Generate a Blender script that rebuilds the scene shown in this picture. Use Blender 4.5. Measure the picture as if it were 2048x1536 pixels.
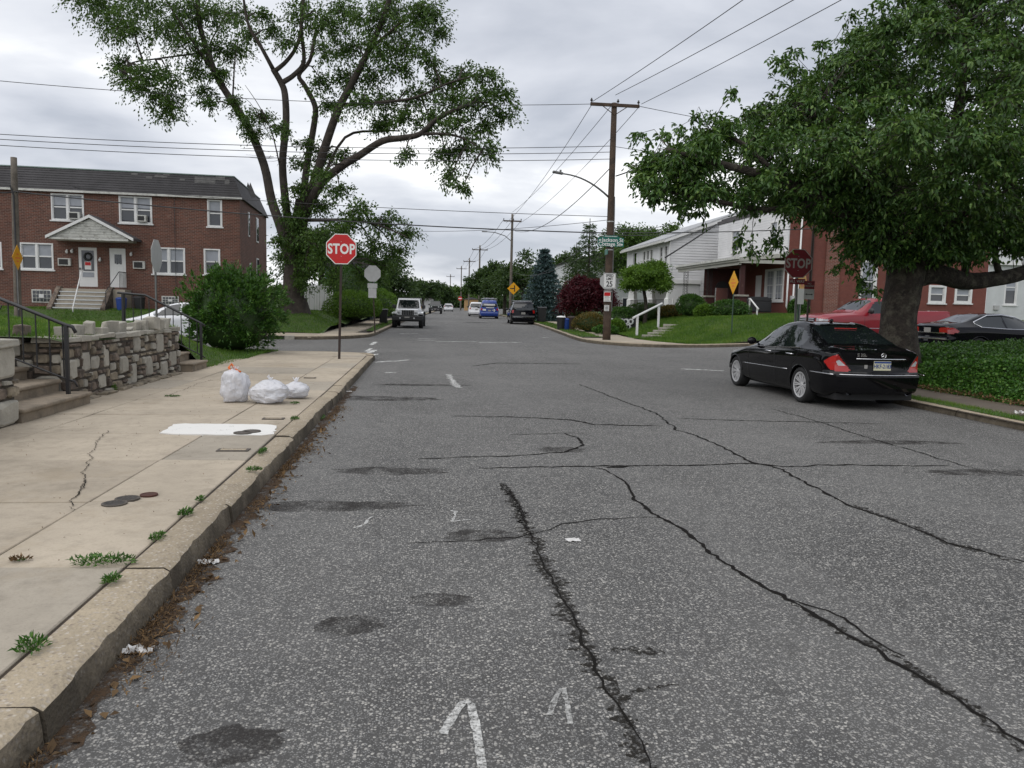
import bpy, math, random
import numpy as np
from mathutils import Vector, Matrix

for o in list(bpy.data.objects):
    bpy.data.objects.remove(o, do_unlink=True)
S = bpy.context.scene
COL = S.collection
R = math.radians

# ------------------------------------------------------------------ camera
FPX, CAM_H = 1538.0, 1.62
YAW, PITCH, ROLL = R(6.45), R(5.83), R(1.3)
_f = np.array([math.sin(YAW)*math.cos(PITCH), math.cos(YAW)*math.cos(PITCH), -math.sin(PITCH)])
_r0 = np.array([math.cos(YAW), -math.sin(YAW), 0.0])
_u0 = np.cross(_r0, _f)
_r = _r0*math.cos(ROLL) + _u0*math.sin(ROLL)
_u = -_r0*math.sin(ROLL) + _u0*math.cos(ROLL)
CAM = np.array([0, 0, CAM_H])
cd = bpy.data.cameras.new('camera')
cam = bpy.data.objects.new('camera', cd)
COL.objects.link(cam)
m = Matrix.Identity(4)
for i in range(3):
    m[i][0], m[i][1], m[i][2], m[i][3] = _r[i], _u[i], -_f[i], CAM[i]
cam.matrix_world = m
cd.sensor_width = 36.0
cd.lens = 36.0*FPX/2048.0
cd.clip_start = 0.05
cd.clip_end = 6000
S.camera = cam

# ------------------------------------------------------------------ sky, sun, exposure
SUN_EL, SUN_AZ = 58.0, -128.0          # azimuth measured from +Y towards +X
w = bpy.data.worlds.new('World')
S.world = w
w.use_nodes = True
nt = w.node_tree
nt.nodes.clear()
def wn(t, **k):
    n = nt.nodes.new(t)
    for a, b in k.items():
        setattr(n, a, b)
    return n
L = nt.links.new
sky = wn('ShaderNodeTexSky', sky_type='NISHITA', sun_disc=False, sun_elevation=R(SUN_EL), sun_rotation=R(SUN_AZ))
bg1 = wn('ShaderNodeBackground'); bg1.inputs[1].default_value = 0.10
L(sky.outputs[0], bg1.inputs[0])
tc = wn('ShaderNodeTexCoord')
sp = wn('ShaderNodeSeparateXYZ'); L(tc.outputs['Generated'], sp.inputs[0])
zz = wn('ShaderNodeMath', operation='ABSOLUTE'); L(sp.outputs[2], zz.inputs[0])
za = wn('ShaderNodeMath', operation='ADD'); za.inputs[1].default_value = 0.22; L(zz.outputs[0], za.inputs[0])
dx = wn('ShaderNodeMath', operation='DIVIDE'); L(sp.outputs[0], dx.inputs[0]); L(za.outputs[0], dx.inputs[1])
dy = wn('ShaderNodeMath', operation='DIVIDE'); L(sp.outputs[1], dy.inputs[0]); L(za.outputs[0], dy.inputs[1])
cb = wn('ShaderNodeCombineXYZ'); L(dx.outputs[0], cb.inputs[0]); L(dy.outputs[0], cb.inputs[1])
mp = wn('ShaderNodeMapping'); mp.inputs['Location'].default_value = (3.4, 1.9, 0.3); mp.inputs['Scale'].default_value = (0.8, 1.0, 1.0)
L(cb.outputs[0], mp.inputs[0])
n1 = wn('ShaderNodeTexNoise'); n1.inputs['Scale'].default_value = 1.25; n1.inputs['Detail'].default_value = 7; n1.inputs['Roughness'].default_value = 0.5
n1.inputs['Distortion'].default_value = 0.25
L(mp.outputs[0], n1.inputs['Vector'])
rp = wn('ShaderNodeValToRGB')
e = rp.color_ramp.elements
e[0].position = 0.37; e[0].color = (0.41, 0.435, 0.49, 1)
e[1].position = 0.635; e[1].color = (0.92, 0.92, 0.915, 1)
x = e.new(0.46); x.color = (0.55, 0.57, 0.62, 1)
x = e.new(0.55); x.color = (0.68, 0.695, 0.73, 1)
L(n1.outputs[0], rp.inputs[0])
bg2 = wn('ShaderNodeBackground'); bg2.inputs[1].default_value = 1.0
L(rp.outputs[0], bg2.inputs[0])
mx = wn('ShaderNodeMixShader'); mx.inputs[0].default_value = 0.93
L(bg1.outputs[0], mx.inputs[1]); L(bg2.outputs[0], mx.inputs[2])
wo = wn('ShaderNodeOutputWorld'); L(mx.outputs[0], wo.inputs[0])

sl = bpy.data.lights.new('sun', 'SUN')
sl.energy = 1.5; sl.angle = R(95); sl.color = (1.0, 0.965, 0.92)
so = bpy.data.objects.new('sun', sl); COL.objects.link(so)
sd = Vector((math.cos(R(SUN_EL))*math.sin(R(SUN_AZ)), math.cos(R(SUN_EL))*math.cos(R(SUN_AZ)), math.sin(R(SUN_EL))))
so.rotation_euler = sd.to_track_quat('Z', 'Y').to_euler()
so.location = (0, 0, 60)
vs = S.view_settings
vs.view_transform = 'Standard'; vs.look = 'None'; vs.exposure = 0.44; vs.gamma = 1.0; vs.use_curve_mapping = False
S.render.engine = 'CYCLES'
S.cycles.max_bounces = 6
S.cycles.transparent_max_bounces = 12

# ------------------------------------------------------------------ helpers
def ray(px, py):
    return _f + _r*(px-1024)/FPX - _u*(py-768)/FPX
def on_ground(px, py, z=0.0):
    d = ray(px, py); t = (z-CAM_H)/d[2]; return Vector(CAM + d*t)
def at(px, py, Y):
    d = ray(px, py); return Vector(CAM + d*(Y/d[1]))
def ss(a, b, x):
    t = np.clip((np.asarray(x, float)-a)/(b-a), 0, 1); return t*t*(3-2*t)
def gz(x, y):
    return 0.2*ss(34, 58, y) + 0.42*ss(10, 22, x)*(1-ss(40, 50, y))*ss(4, 20, y)
def gzf(x, y): return float(gz(x, y))

class MB:
    def __init__(s): s.v = []; s.f = []; s.mi = []
    def add(s, vs, fs, mi=0):
        o = len(s.v); s.v.extend([tuple(p) for p in vs])
        for q in fs: s.f.append(tuple(i+o for i in q)); s.mi.append(mi)
    def box(s, c, d, rz=0.0, rx=0.0, ry=0.0, mi=0, jit=0.0, rnd=None):
        M = Matrix.Rotation(rz, 3, 'Z') @ Matrix.Rotation(ry, 3, 'Y') @ Matrix.Rotation(rx, 3, 'X')
        P = []
        for k in ((-1,-1,-1),(1,-1,-1),(1,1,-1),(-1,1,-1),(-1,-1,1),(1,-1,1),(1,1,1),(-1,1,1)):
            p = Vector((k[0]*d[0]/2, k[1]*d[1]/2, k[2]*d[2]/2))
            if jit: p += Vector((rnd.uniform(-jit, jit), rnd.uniform(-jit, jit), rnd.uniform(-jit, jit)))
            P.append(M @ p + Vector(c))
        s.add(P, [(0,3,2,1),(4,5,6,7),(0,1,5,4),(1,2,6,5),(2,3,7,6),(3,0,4,7)], mi)
        return s
    def b2(s, x0, x1, y0, y1, z0, z1, mi=0):
        return s.box(((x0+x1)/2, (y0+y1)/2, (z0+z1)/2), (abs(x1-x0), abs(y1-y0), abs(z1-z0)), mi=mi)
    def tube(s, pts, rad, n=8, caps=True, mi=0):
        pts = [Vector(p) for p in pts]
        if not hasattr(rad, '__len__'): rad = [rad]*len(pts)
        T = []
        for i in range(len(pts)):
            d = pts[min(i+1, len(pts)-1)] - pts[max(i-1, 0)]
            T.append(d.normalized() if d.length > 1e-9 else Vector((0,0,1)))
        a = Vector((1,0,0)) if abs(T[0].x) < 0.9 else Vector((0,1,0))
        N = (a - T[0]*a.dot(T[0])).normalized()
        V = []; F = []
        for i, p in enumerate(pts):
            N = (N - T[i]*N.dot(T[i]))
            N = N.normalized() if N.length > 1e-6 else T[i].orthogonal().normalized()
            B = T[i].cross(N)
            for k in range(n):
                t = 2*math.pi*k/n
                V.append(p + (N*math.cos(t) + B*math.sin(t))*rad[i])
        for i in range(len(pts)-1):
            for k in range(n):
                F.append((i*n+k, i*n+(k+1) % n, (i+1)*n+(k+1) % n, (i+1)*n+k))
        if caps:
            F.append(tuple(range(n-1, -1, -1))); F.append(tuple((len(pts)-1)*n+k for k in range(n)))
        s.add(V, F, mi); return s
    def cyl(s, p0, p1, r0, r1=None, n=12, mi=0):
        return s.tube([p0, p1], [r0, r0 if r1 is None else r1], n, mi=mi)
    def prism(s, poly, fn0, fn1, mi=0):
        n = len(poly)
        V = [fn0(*p) for p in poly] + [fn1(*p) for p in poly]
        F = [tuple(range(n-1, -1, -1)), tuple(range(n, 2*n))] + [(i, (i+1) % n, n+(i+1) % n, n+i) for i in range(n)]
        s.add(V, F, mi); return s
    def plate(s, poly, y0, y1, mi=0):      # polygon in x,z extruded along y
        return s.prism(poly, lambda a, b: (a, y0, b), lambda a, b: (a, y1, b), mi)
    def slab(s, poly, z0, z1, mi=0):       # polygon in x,y extruded along z
        return s.prism(poly, lambda a, b: (a, b, z0), lambda a, b: (a, b, z1), mi)
    def side(s, poly, x0, x1, mi=0):       # polygon in y,z extruded along x
        return s.prism(poly, lambda a, b: (x0, a, b), lambda a, b: (x1, a, b), mi)
    def grid(s, xs, ys, fn, mi=0):
        nx, ny = len(xs), len(ys)
        V = [fn(a, b) for b in ys for a in xs]
        F = [(j*nx+i, j*nx+i+1, (j+1)*nx+i+1, (j+1)*nx+i) for j in range(ny-1) for i in range(nx-1)]
        s.add(V, F, mi); return s
    def lathe(s, prof, n=24, axis='z', c=(0,0,0), mi=0):
        V = []; F = []; m_ = len(prof)
        for k in range(n):
            t = 2*math.pi*k/n
            for r_, h in prof:
                a, b = r_*math.cos(t), r_*math.sin(t)
                p = (a, b, h) if axis == 'z' else ((h, a, b) if axis == 'x' else (a, h, b))
                V.append((p[0]+c[0], p[1]+c[1], p[2]+c[2]))
        for k in range(n):
            for i in range(m_-1):
                F.append((k*m_+i, ((k+1) % n)*m_+i, ((k+1) % n)*m_+i+1, k*m_+i+1))
        s.add(V, F, mi); return s
    def blob(s, c, r, n=10, m_=7, jit=0.0, rnd=None, mi=0):
        V = []; F = []
        for i in range(m_+1):
            ph = math.pi*i/m_
            for k in range(n):
                t = 2*math.pi*k/n; q = 1+(rnd.uniform(-jit, jit) if jit else 0)
                V.append((c[0]+r[0]*q*math.sin(ph)*math.cos(t), c[1]+r[1]*q*math.sin(ph)*math.sin(t), c[2]+r[2]*q*math.cos(ph)))
        for i in range(m_):
            for k in range(n):
                F.append((i*n+k, (i+1)*n+k, (i+1)*n+(k+1) % n, i*n+(k+1) % n))
        s.add(V, F, mi); return s
    def build(s, name, mat, parent=None, smooth=False, bevel=0.0, loc=None, rz=0.0, seg=2, sharp=None):
        me = bpy.data.meshes.new(name)
        me.from_pydata(s.v, [], s.f)
        mats = mat if isinstance(mat, (list, tuple)) else [mat]
        for q in mats: me.materials.append(q)
        if len(mats) > 1: me.polygons.foreach_set('material_index', s.mi)
        if smooth: me.polygons.foreach_set('use_smooth', [True]*len(s.f))
        me.update()
        if sharp: me.set_sharp_from_angle(angle=R(sharp))
        o = bpy.data.objects.new(name, me); COL.objects.link(o)
        if parent: o.parent = parent
        if loc is not None: o.location = loc
        if rz: o.rotation_euler = (0, 0, rz)
        if bevel:
            b = o.modifiers.new('bevel', 'BEVEL'); b.width = bevel; b.segments = seg; b.limit_method = 'ANGLE'; b.angle_limit = R(35)
        return o

def np_mesh(name, V, F, mat, parent=None, smooth=False):
    """V (N,3), F (M,k) with constant k"""
    V = np.asarray(V, np.float32); F = np.asarray(F, np.int32)
    me = bpy.data.meshes.new(name)
    k = F.shape[1]; M_ = len(F)
    me.vertices.add(len(V)); me.vertices.foreach_set('co', V.ravel())
    me.loops.add(M_*k); me.loops.foreach_set('vertex_index', F.ravel())
    me.polygons.add(M_); me.polygons.foreach_set('loop_start', np.arange(0, M_*k, k, dtype=np.int32))
    me.polygons.foreach_set('loop_total', np.full(M_, k, np.int32))
    if smooth: me.polygons.foreach_set('use_smooth', np.ones(M_, bool))
    me.materials.append(mat)
    me.update(calc_edges=True); me.validate()
    o = bpy.data.objects.new(name, me); COL.objects.link(o)
    if parent: o.parent = parent
    return o

def tag(o, label=None, cat=None, group=None, kind=None):
    if label: o['label'] = label
    if cat: o['category'] = cat
    if group: o['group'] = group
    if kind: o['kind'] = kind
    return o
def thing(name, label, cat, loc=(0,0,0), rz=0.0, group=None):
    o = bpy.data.objects.new(name, None); COL.objects.link(o)
    o.empty_display_size = 0.3
    o.location = loc; o.rotation_euler = (0, 0, rz)
    return tag(o, label, cat, group)
def stuff(o): o['kind'] = 'stuff'; return o
def structure(o): o['kind'] = 'structure'; return o
def copy_tree(o, parent=None):
    c = o.copy(); COL.objects.link(c); c.parent = parent
    for ch in list(o.children): copy_tree(ch, c)
    return c
def text(name, s, size, mat, parent, loc, rot=(R(90), 0, 0), bold=0.0, ext=0.0015, sx=1.0, align='CENTER', sp=1.0):
    cu = bpy.data.curves.new(name, 'FONT'); cu.body = s; cu.size = size; cu.extrude = ext; cu.offset = bold
    cu.align_x = align; cu.align_y = 'CENTER'; cu.space_character = sp
    cu.resolution_u = 3
    cu.materials.append(mat)
    tmp = bpy.data.objects.new(name, cu); COL.objects.link(tmp)
    me = bpy.data.meshes.new_from_object(tmp.evaluated_get(bpy.context.evaluated_depsgraph_get()))
    bpy.data.objects.remove(tmp, do_unlink=True)
    o = bpy.data.objects.new(name, me); COL.objects.link(o); o.parent = parent
    o.location = loc; o.rotation_euler = rot; o.scale = (sx, 1, 1)
    return o

# ------------------------------------------------------------------ materials
def new_mat(name):
    m_ = bpy.data.materials.new(name); m_.use_nodes = True
    t = m_.node_tree; t.nodes.clear()
    o = t.nodes.new('ShaderNodeOutputMaterial'); b = t.nodes.new('ShaderNodeBsdfPrincipled')
    t.links.new(b.outputs[0], o.inputs[0])
    return m_, t, b, o
class NT:
    def __init__(s, t): s.t = t
    def n(s, ty, ins=None, **k):
        q = s.t.nodes.new(ty)
        for a, b in k.items(): setattr(q, a, b)
        for a, b in (ins or {}).items():
            if isinstance(b, bpy.types.NodeSocket): s.t.links.new(b, q.inputs[a])
            else: q.inputs[a].default_value = b
        return q
    def l(s, a, b): s.t.links.new(a, b)
    def ramp(s, fac, stops):
        q = s.t.nodes.new('ShaderNodeValToRGB'); s.t.links.new(fac, q.inputs[0])
        el = q.color_ramp.elements
        while len(el) < len(stops): el.new(0.5)
        for e_, (p, c) in zip(el, stops):
            e_.position = p; e_.color = (c, c, c, 1) if not hasattr(c, '__len__') else (*c, 1)
        return q.outputs[0]
    def noise(s, vec, scale, detail=4, rough=0.55):
        q = s.n('ShaderNodeTexNoise', {'Scale': scale, 'Detail': detail, 'Roughness': rough}); s.l(vec, q.inputs['Vector']); return q.outputs[0]
    def mix(s, fac, a, b, mode='MIX'):
        q = s.t.nodes.new('ShaderNodeMix'); q.data_type = 'RGBA'; q.blend_type = mode
        for i, v_ in ((0, fac), (6, a), (7, b)):
            if isinstance(v_, bpy.types.NodeSocket): s.l(v_, q.inputs[i])
            else: q.inputs[i].default_value = (*v_, 1) if hasattr(v_, '__len__') else v_
        return q.outputs[2]
    def math(s, op, a, b=0.0, clamp=False):
        q = s.t.nodes.new('ShaderNodeMath'); q.operation = op; q.use_clamp = clamp
        for i, v_ in ((0, a), (1, b)):
            if isinstance(v_, bpy.types.NodeSocket): s.l(v_, q.inputs[i])
            else: q.inputs[i].default_value = v_
        return q.outputs[0]
    def bump(s, b, h, strength, dist=0.01):
        q = s.n('ShaderNodeBump', {'Strength': strength, 'Distance': dist}); s.l(h, q.inputs['Height'])
        s.l(q.outputs[0], b.inputs['Normal']); return q

def pm(name, col, rough=0.6, metal=0.0, var=0.25, vs_=3.0, bump=0.0, bs=40.0, coat=0.0, spec=0.5, col2=None, rand=0.0, dirt=None, world=False):
    """principled material, large and fine tone variation, bump, per-object randomness"""
    m_, t, b, o = new_mat(name); N = NT(t)
    if world: vec = N.n('ShaderNodeNewGeometry').outputs['Position']
    else: vec = N.n('ShaderNodeTexCoord').outputs['Object']
    c2 = col2 or tuple(c*(1-var) for c in col)
    f = N.noise(vec, vs_, 5, 0.6)
    base = N.mix(N.ramp(f, [(0.35, 0.0), (0.65, 1.0)]), col, c2)
    fine = N.noise(vec, bs, 3, 0.6)
    base = N.mix(N.math('MULTIPLY', N.math('SUBTRACT', 1.0, fine), var*0.9), base, (0, 0, 0))
    if dirt:
        g = N.noise(vec, dirt[1], 6, 0.65)
        base = N.mix(N.ramp(g, [(dirt[2], 0.0), (dirt[2]+0.15, dirt[3])]), base, dirt[0])
    if rand:
        rn = N.n('ShaderNodeObjectInfo').outputs['Random']
        base = N.mix(1.0, base, N.ramp(rn, [(0, 1-rand), (1, 1+rand)]), 'MULTIPLY')
    N.l(base, b.inputs['Base Color'])
    b.inputs['Roughness'].default_value = rough; b.inputs['Metallic'].default_value = metal
    b.inputs['Coat Weight'].default_value = coat; b.inputs['Coat Roughness'].default_value = 0.04
    b.inputs['Specular IOR Level'].default_value = spec
    if bump: N.bump(b, fine, bump, 0.01)
    return m_

def asphalt_mat():
    m_, t, b, o = new_mat('asphalt'); N = NT(t)
    P = N.n('ShaderNodeNewGeometry').outputs['Position']
    v1 = N.n('ShaderNodeTexVoronoi', {'Scale': 80.0, 'Randomness': 1.0}); N.l(P, v1.inputs['Vector'])
    v2 = N.n('ShaderNodeTexVoronoi', {'Scale': 160.0, 'Randomness': 1.0}); N.l(P, v2.inputs['Vector'])
    def spk(v, lo, hi):
        s_ = N.n('ShaderNodeSeparateColor'); N.l(v.outputs['Color'], s_.inputs[0])
        return s_, N.ramp(s_.outputs[0], [(lo, 0.0), (hi, 1.0)])
    s1, k1 = spk(v1, 0.58, 0.92)
    s2, k2 = spk(v2, 0.55, 0.97)
    inside = N.ramp(v1.outputs['Distance'], [(0.40, 1.0), (0.62, 0.0)])
    inside2 = N.ramp(v2.outputs['Distance'], [(0.40, 1.0), (0.62, 0.0)])
    stone = N.mix(s1.outputs[1], (0.26, 0.254, 0.24), (0.45, 0.432, 0.395))
    big = N.noise(P, 0.35, 5, 0.6); med = N.noise(P, 2.2, 5, 0.65)
    binder = N.mix(N.ramp(big, [(0.35, 0.0), (0.7, 1.0)]), (0.053, 0.052, 0.050), (0.101, 0.099, 0.095))
    binder = N.mix(N.ramp(med, [(0.3, 0.35), (0.55, 0.0)]), binder, (0.035, 0.035, 0.036))
    c = N.mix(N.math('MULTIPLY', k2, inside2), binder, (0.29, 0.288, 0.28))
    c = N.mix(N.math('MULTIPLY', k1, inside), c, stone)
    # worn, bleached wheel tracks and stains of their own shape
    mpt = N.n('ShaderNodeMapping', {'Scale': (0.75, 0.05, 1.0)}); N.l(P, mpt.inputs[0])
    trk = N.noise(mpt.outputs[0], 1.0, 3, 0.5)
    c = N.mix(N.ramp(trk, [(0.45, 0.0), (0.66, 0.30)]), c, (0.165, 0.162, 0.155))
    ptc = N.noise(P, 5.5, 4, 0.7)
    c = N.mix(N.ramp(ptc, [(0.28, 0.45), (0.46, 0.0)]), c, (0.055, 0.053, 0.051))
    st = N.noise(P, 0.9, 6, 0.7)
    c = N.mix(N.ramp(st, [(0.60, 0.0), (0.74, 0.45)]), c, (0.045, 0.044, 0.043))
    N.l(c, b.inputs['Base Color'])
    b.inputs['Roughness'].default_value = 0.82; b.inputs['Specular IOR Level'].default_value = 0.3
    h = N.math('ADD', N.math('MULTIPLY', N.math('SUBTRACT', 1.0, v1.outputs['Distance']), 0.8), N.math('MULTIPLY', N.noise(P, 130, 2), 0.5))
    N.bump(b, h, 0.55, 0.006)
    return m_
def concrete_mat(name, col, agg=False, rand=0.07):
    m_, t, b, o = new_mat(name); N = NT(t)
    P = N.n('ShaderNodeNewGeometry').outputs['Position']
    big = N.noise(P, 0.8, 6, 0.65); fine = N.noise(P, 60, 3, 0.7); mid = N.noise(P, 7, 6, 0.7)
    c = N.mix(N.ramp(big, [(0.33, 0.0), (0.68, 1.0)]), tuple(x_*0.80 for x_ in col), tuple(x_*1.08 for x_ in col))
    c = N.mix(N.ramp(mid, [(0.30, 0.40), (0.52, 0.0)]), c, tuple(x_*0.55 for x_ in col))
    c = N.mix(N.ramp(fine, [(0.25, 0.30), (0.5, 0.0)]), c, tuple(x_*0.45 for x_ in col))
    sm = N.noise(P, 2.1, 7, 0.75)
    c = N.mix(N.ramp(sm, [(0.54, 0.0), (0.72, 0.5)]), c, (0.16, 0.135, 0.10))
    st2 = N.noise(P, 0.55, 6, 0.75)
    c = N.mix(N.ramp(st2, [(0.56, 0.0), (0.70, 0.4)]), c, (0.27, 0.21, 0.13))
    rn = N.n('ShaderNodeObjectInfo').outputs['Random']
    c = N.mix(1.0, c, N.ramp(rn, [(0, 1-rand), (1, 1+rand)]), 'MULTIPLY')
    h = fine
    if agg:
        v = N.n('ShaderNodeTexVoronoi', {'Scale': 55.0}); N.l(P, v.inputs['Vector'])
        s_ = N.n('ShaderNodeSeparateColor'); N.l(v.outputs['Color'], s_.inputs[0])
        stn = N.mix(s_.outputs[1], (0.20, 0.16, 0.12), (0.52, 0.47, 0.40))
        k = N.math('MULTIPLY', N.ramp(s_.outputs[0], [(0.45, 0.0), (0.6, 1.0)]), N.ramp(v.outputs['Distance'], [(0.35, 0.8), (0.6, 0.0)]))
        c = N.mix(k, c, stn)
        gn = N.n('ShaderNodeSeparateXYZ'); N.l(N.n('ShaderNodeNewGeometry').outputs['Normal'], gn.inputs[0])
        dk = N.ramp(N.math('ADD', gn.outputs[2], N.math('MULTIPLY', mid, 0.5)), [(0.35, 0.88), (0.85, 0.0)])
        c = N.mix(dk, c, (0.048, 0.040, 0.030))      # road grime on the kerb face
        h = N.math('ADD', v.outputs['Distance'], fine)
    N.l(c, b.inputs['Base Color']); b.inputs['Roughness'].default_value = 0.88
    b.inputs['Specular IOR Level'].default_value = 0.25
    N.bump(b, h, 0.5 if agg else 0.28, 0.008 if agg else 0.004)
    return m_
def brick_mat(name, c1, c2, mortar, scale=1.0, bl=0.215, bh=0.075):
    m_, t, b, o = new_mat(name); N = NT(t)
    v = N.n('ShaderNodeTexCoord').outputs['Object']
    s_ = N.n('ShaderNodeSeparateXYZ'); N.l(v, s_.inputs[0])
    cc = N.n('ShaderNodeCombineXYZ'); N.l(N.math('ADD', s_.outputs[0], s_.outputs[1]), cc.inputs[0]); N.l(s_.outputs[2], cc.inputs[1])
    q = N.n('ShaderNodeTexBrick', {'Color1': (*c1, 1), 'Color2': (*c2, 1), 'Mortar': (*mortar, 1), 'Scale': 1.0, 'Mortar Size': 0.008, 'Mortar Smooth': 0.2, 'Bias': 0.0, 'Brick Width': bl, 'Row Height': bh})
    N.l(cc.outputs[0], q.inputs['Vector'])
    big = N.noise(v, 0.5, 6, 0.7); mid = N.noise(v, 2.5, 5, 0.7)
    c = N.mix(N.ramp(big, [(0.35, 0.0), (0.7, 0.55)]), q.outputs[0], tuple(x_*0.45 for x_ in c1))
    c = N.mix(N.ramp(mid, [(0.60, 0.0), (0.75, 0.35)]), c, (0.36, 0.27, 0.21))
    mp_ = N.n('ShaderNodeMapping', {'Scale': (1.2, 1.2, 14.0)}); N.l(v, mp_.inputs[0])
    row = N.noise(mp_.outputs[0], 1.0, 4, 0.7)
    c = N.mix(N.ramp(row, [(0.55, 0.0), (0.75, 0.4)]), c, tuple(x_*0.4 for x_ in c1))
    N.l(c, b.inputs['Base Color']); b.inputs['Roughness'].default_value = 0.85
    N.bump(b, N.math('SUBTRACT', 1.0, q.outputs[1]), 0.5, 0.01)
    return m_
def leaf_mat(name, c1, c2, c3=None, trans=0.35, rough=0.5, tint=(0.10, 0.16, 0.02), share=0.4, nsc=0.9):
    m_, t, b, o = new_mat(name); N = NT(t)
    g = N.n('ShaderNodeNewGeometry')
    rn = g.outputs['Random Per Island']
    big = N.ramp(N.noise(g.outputs['Position'], nsc, 4, 0.65), [(0.28, 0.0), (0.72, 1.0)]) if share > .5 else N.noise(g.outputs['Position'], nsc, 3, 0.6)
    f = N.math('ADD', N.math('MULTIPLY', rn, 1-share), N.math('MULTIPLY', big, share))
    c = N.ramp(f, [(0.15, c1), (0.55, c2), (0.92, c3 or tuple(x_*1.5 for x_ in c2))])
    N.l(c, b.inputs['Base Color']); b.inputs['Roughness'].default_value = rough; b.inputs['Specular IOR Level'].default_value = 0.35
    tr = N.n('ShaderNodeBsdfTranslucent'); N.l(N.mix(0.5, c, tint), tr.inputs[0])
    ms = N.n('ShaderNodeMixShader', {0: trans}); N.l(b.outputs[0], ms.inputs[1]); N.l(tr.outputs[0], ms.inputs[2])
    N.l(ms.outputs[0], o.inputs[0])
    return m_
def worn_paint(name, col, lo=0.42, hi=0.55, scale=9.0):
    m_, t, b, o = new_mat(name); N = NT(t)
    P = N.n('ShaderNodeNewGeometry').outputs['Position']
    f = N.math('ADD', N.math('MULTIPLY', N.noise(P, scale, 6, 0.7), 0.6), N.math('MULTIPLY', N.noise(P, 70, 3, 0.7), 0.4))
    b.inputs['Base Color'].default_value = (*col, 1); b.inputs['Roughness'].default_value = 0.9; b.inputs['Specular IOR Level'].default_value = 0.08
    tr = N.n('ShaderNodeBsdfTransparent')
    ms = N.n('ShaderNodeMixShader'); N.l(N.ramp(f, [(lo, 0.0), (hi, 1.0)]), ms.inputs[0])
    N.l(tr.outputs[0], ms.inputs[1]); N.l(b.outputs[0], ms.inputs[2]); N.l(ms.outputs[0], o.inputs[0])
    return m_
def glass_mat(name, col, rough=0.03, spec=0.8):
    m_, t, b, o = new_mat(name); N = NT(t)
    v = N.n('ShaderNodeTexCoord').outputs['Object']
    c = N.mix(N.noise(v, 2.0, 3), tuple(x_*0.6 for x_ in col), col)
    N.l(c, b.inputs['Base Color']); b.inputs['Roughness'].default_value = rough; b.inputs['Specular IOR Level'].default_value = spec
    return m_
def bag_mat():
    m_, t, b, o = new_mat('bag_plastic'); N = NT(t)
    v = N.n('ShaderNodeTexCoord').outputs['Object']
    f = N.noise(v, 6, 5, 0.6); f2 = N.noise(v, 11, 3)
    c = N.mix(N.ramp(f, [(0.45, 0.0), (0.70, 0.30)]), (0.78, 0.78, 0.81), (0.50, 0.55, 0.57))
    c = N.mix(N.ramp(f2, [(0.64, 0.0), (0.75, 0.22)]), c, (0.50, 0.38, 0.34))
    N.l(c, b.inputs['Base Color']); b.inputs['Roughness'].default_value = 0.32
    tr = N.n('ShaderNodeBsdfTranslucent', {0: (0.8, 0.8, 0.82, 1)})
    ms = N.n('ShaderNodeMixShader', {0: 0.35}); N.l(b.outputs[0], ms.inputs[1]); N.l(tr.outputs[0], ms.inputs[2]); N.l(ms.outputs[0], o.inputs[0])
    N.bump(b, N.noise(v, 22, 4, 0.5), 0.3, 0.012); b.inputs['Roughness'].default_value = 0.22
    return m_

M = {}
M['asphalt'] = asphalt_mat()
M['concrete'] = concrete_mat('concrete', (0.415, 0.358, 0.280))
M['concrete2'] = concrete_mat('concrete_grey', (0.36, 0.32, 0.26))
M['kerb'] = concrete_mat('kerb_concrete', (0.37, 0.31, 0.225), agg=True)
M['whitepatch'] = worn_paint('white_patch', (0.68, 0.67, 0.64), 0.31, 0.42, 7)
M['soil'] = pm('soil', (0.075, 0.055, 0.038), 0.95, var=0.5, vs_=5, bump=0.6, bs=60, world=True)
M['turf'] = pm('turf', (0.05, 0.105, 0.015), 0.95, var=0.4, vs_=1.2, bump=0.6, bs=70, col2=(0.065, 0.090, 0.025), world=True)
M['grass'] = leaf_mat('grass_blades', (0.038, 0.100, 0.010), (0.092, 0.195, 0.016), (0.22, 0.29, 0.055), trans=0.35, share=0.6, nsc=0.8)
M['brick'] = brick_mat('brick_red', (0.165, 0.060, 0.038), (0.082, 0.036, 0.027), (0.25, 0.19, 0.155))
M['brick2'] = brick_mat('brick_painted', (0.20, 0.062, 0.045), (0.17, 0.055, 0.042), (0.16, 0.06, 0.045))
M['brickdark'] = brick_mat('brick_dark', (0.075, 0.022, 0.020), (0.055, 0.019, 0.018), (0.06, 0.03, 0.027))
M['shingle'] = pm('roof_shingle', (0.092, 0.088, 0.092), 0.9, var=0.25, vs_=1.5, bump=0.5, bs=25)
M['shingle2'] = pm('roof_shingle_pale', (0.19, 0.185, 0.18), 0.9, var=0.3, vs_=5, bump=0.4, bs=25)
M['trim'] = pm('white_trim', (0.74, 0.74, 0.73), 0.5, var=0.08, vs_=2)
M['trimworn'] = pm('weathered_white_trim', (0.66, 0.66, 0.62), 0.65, var=0.2, vs_=3, dirt=((0.22, 0.21, 0.18), 5, 0.52, 0.7))
M['siding'] = pm('white_siding', (0.74, 0.74, 0.75), 0.55, var=0.10, vs_=0.8)
M['stucco'] = pm('pale_stucco', (0.58, 0.60, 0.60), 0.9, var=0.12, vs_=1.5, bump=0.3, bs=50)
M['glass'] = glass_mat('window_glass', (0.05, 0.055, 0.065))
M['glasscurtain'] = pm('window_blind', (0.34, 0.36, 0.40), 0.35, var=0.15, vs_=4)
M['black'] = pm('black_iron', (0.018, 0.018, 0.020), 0.45, var=0.2, vs_=6)
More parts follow.
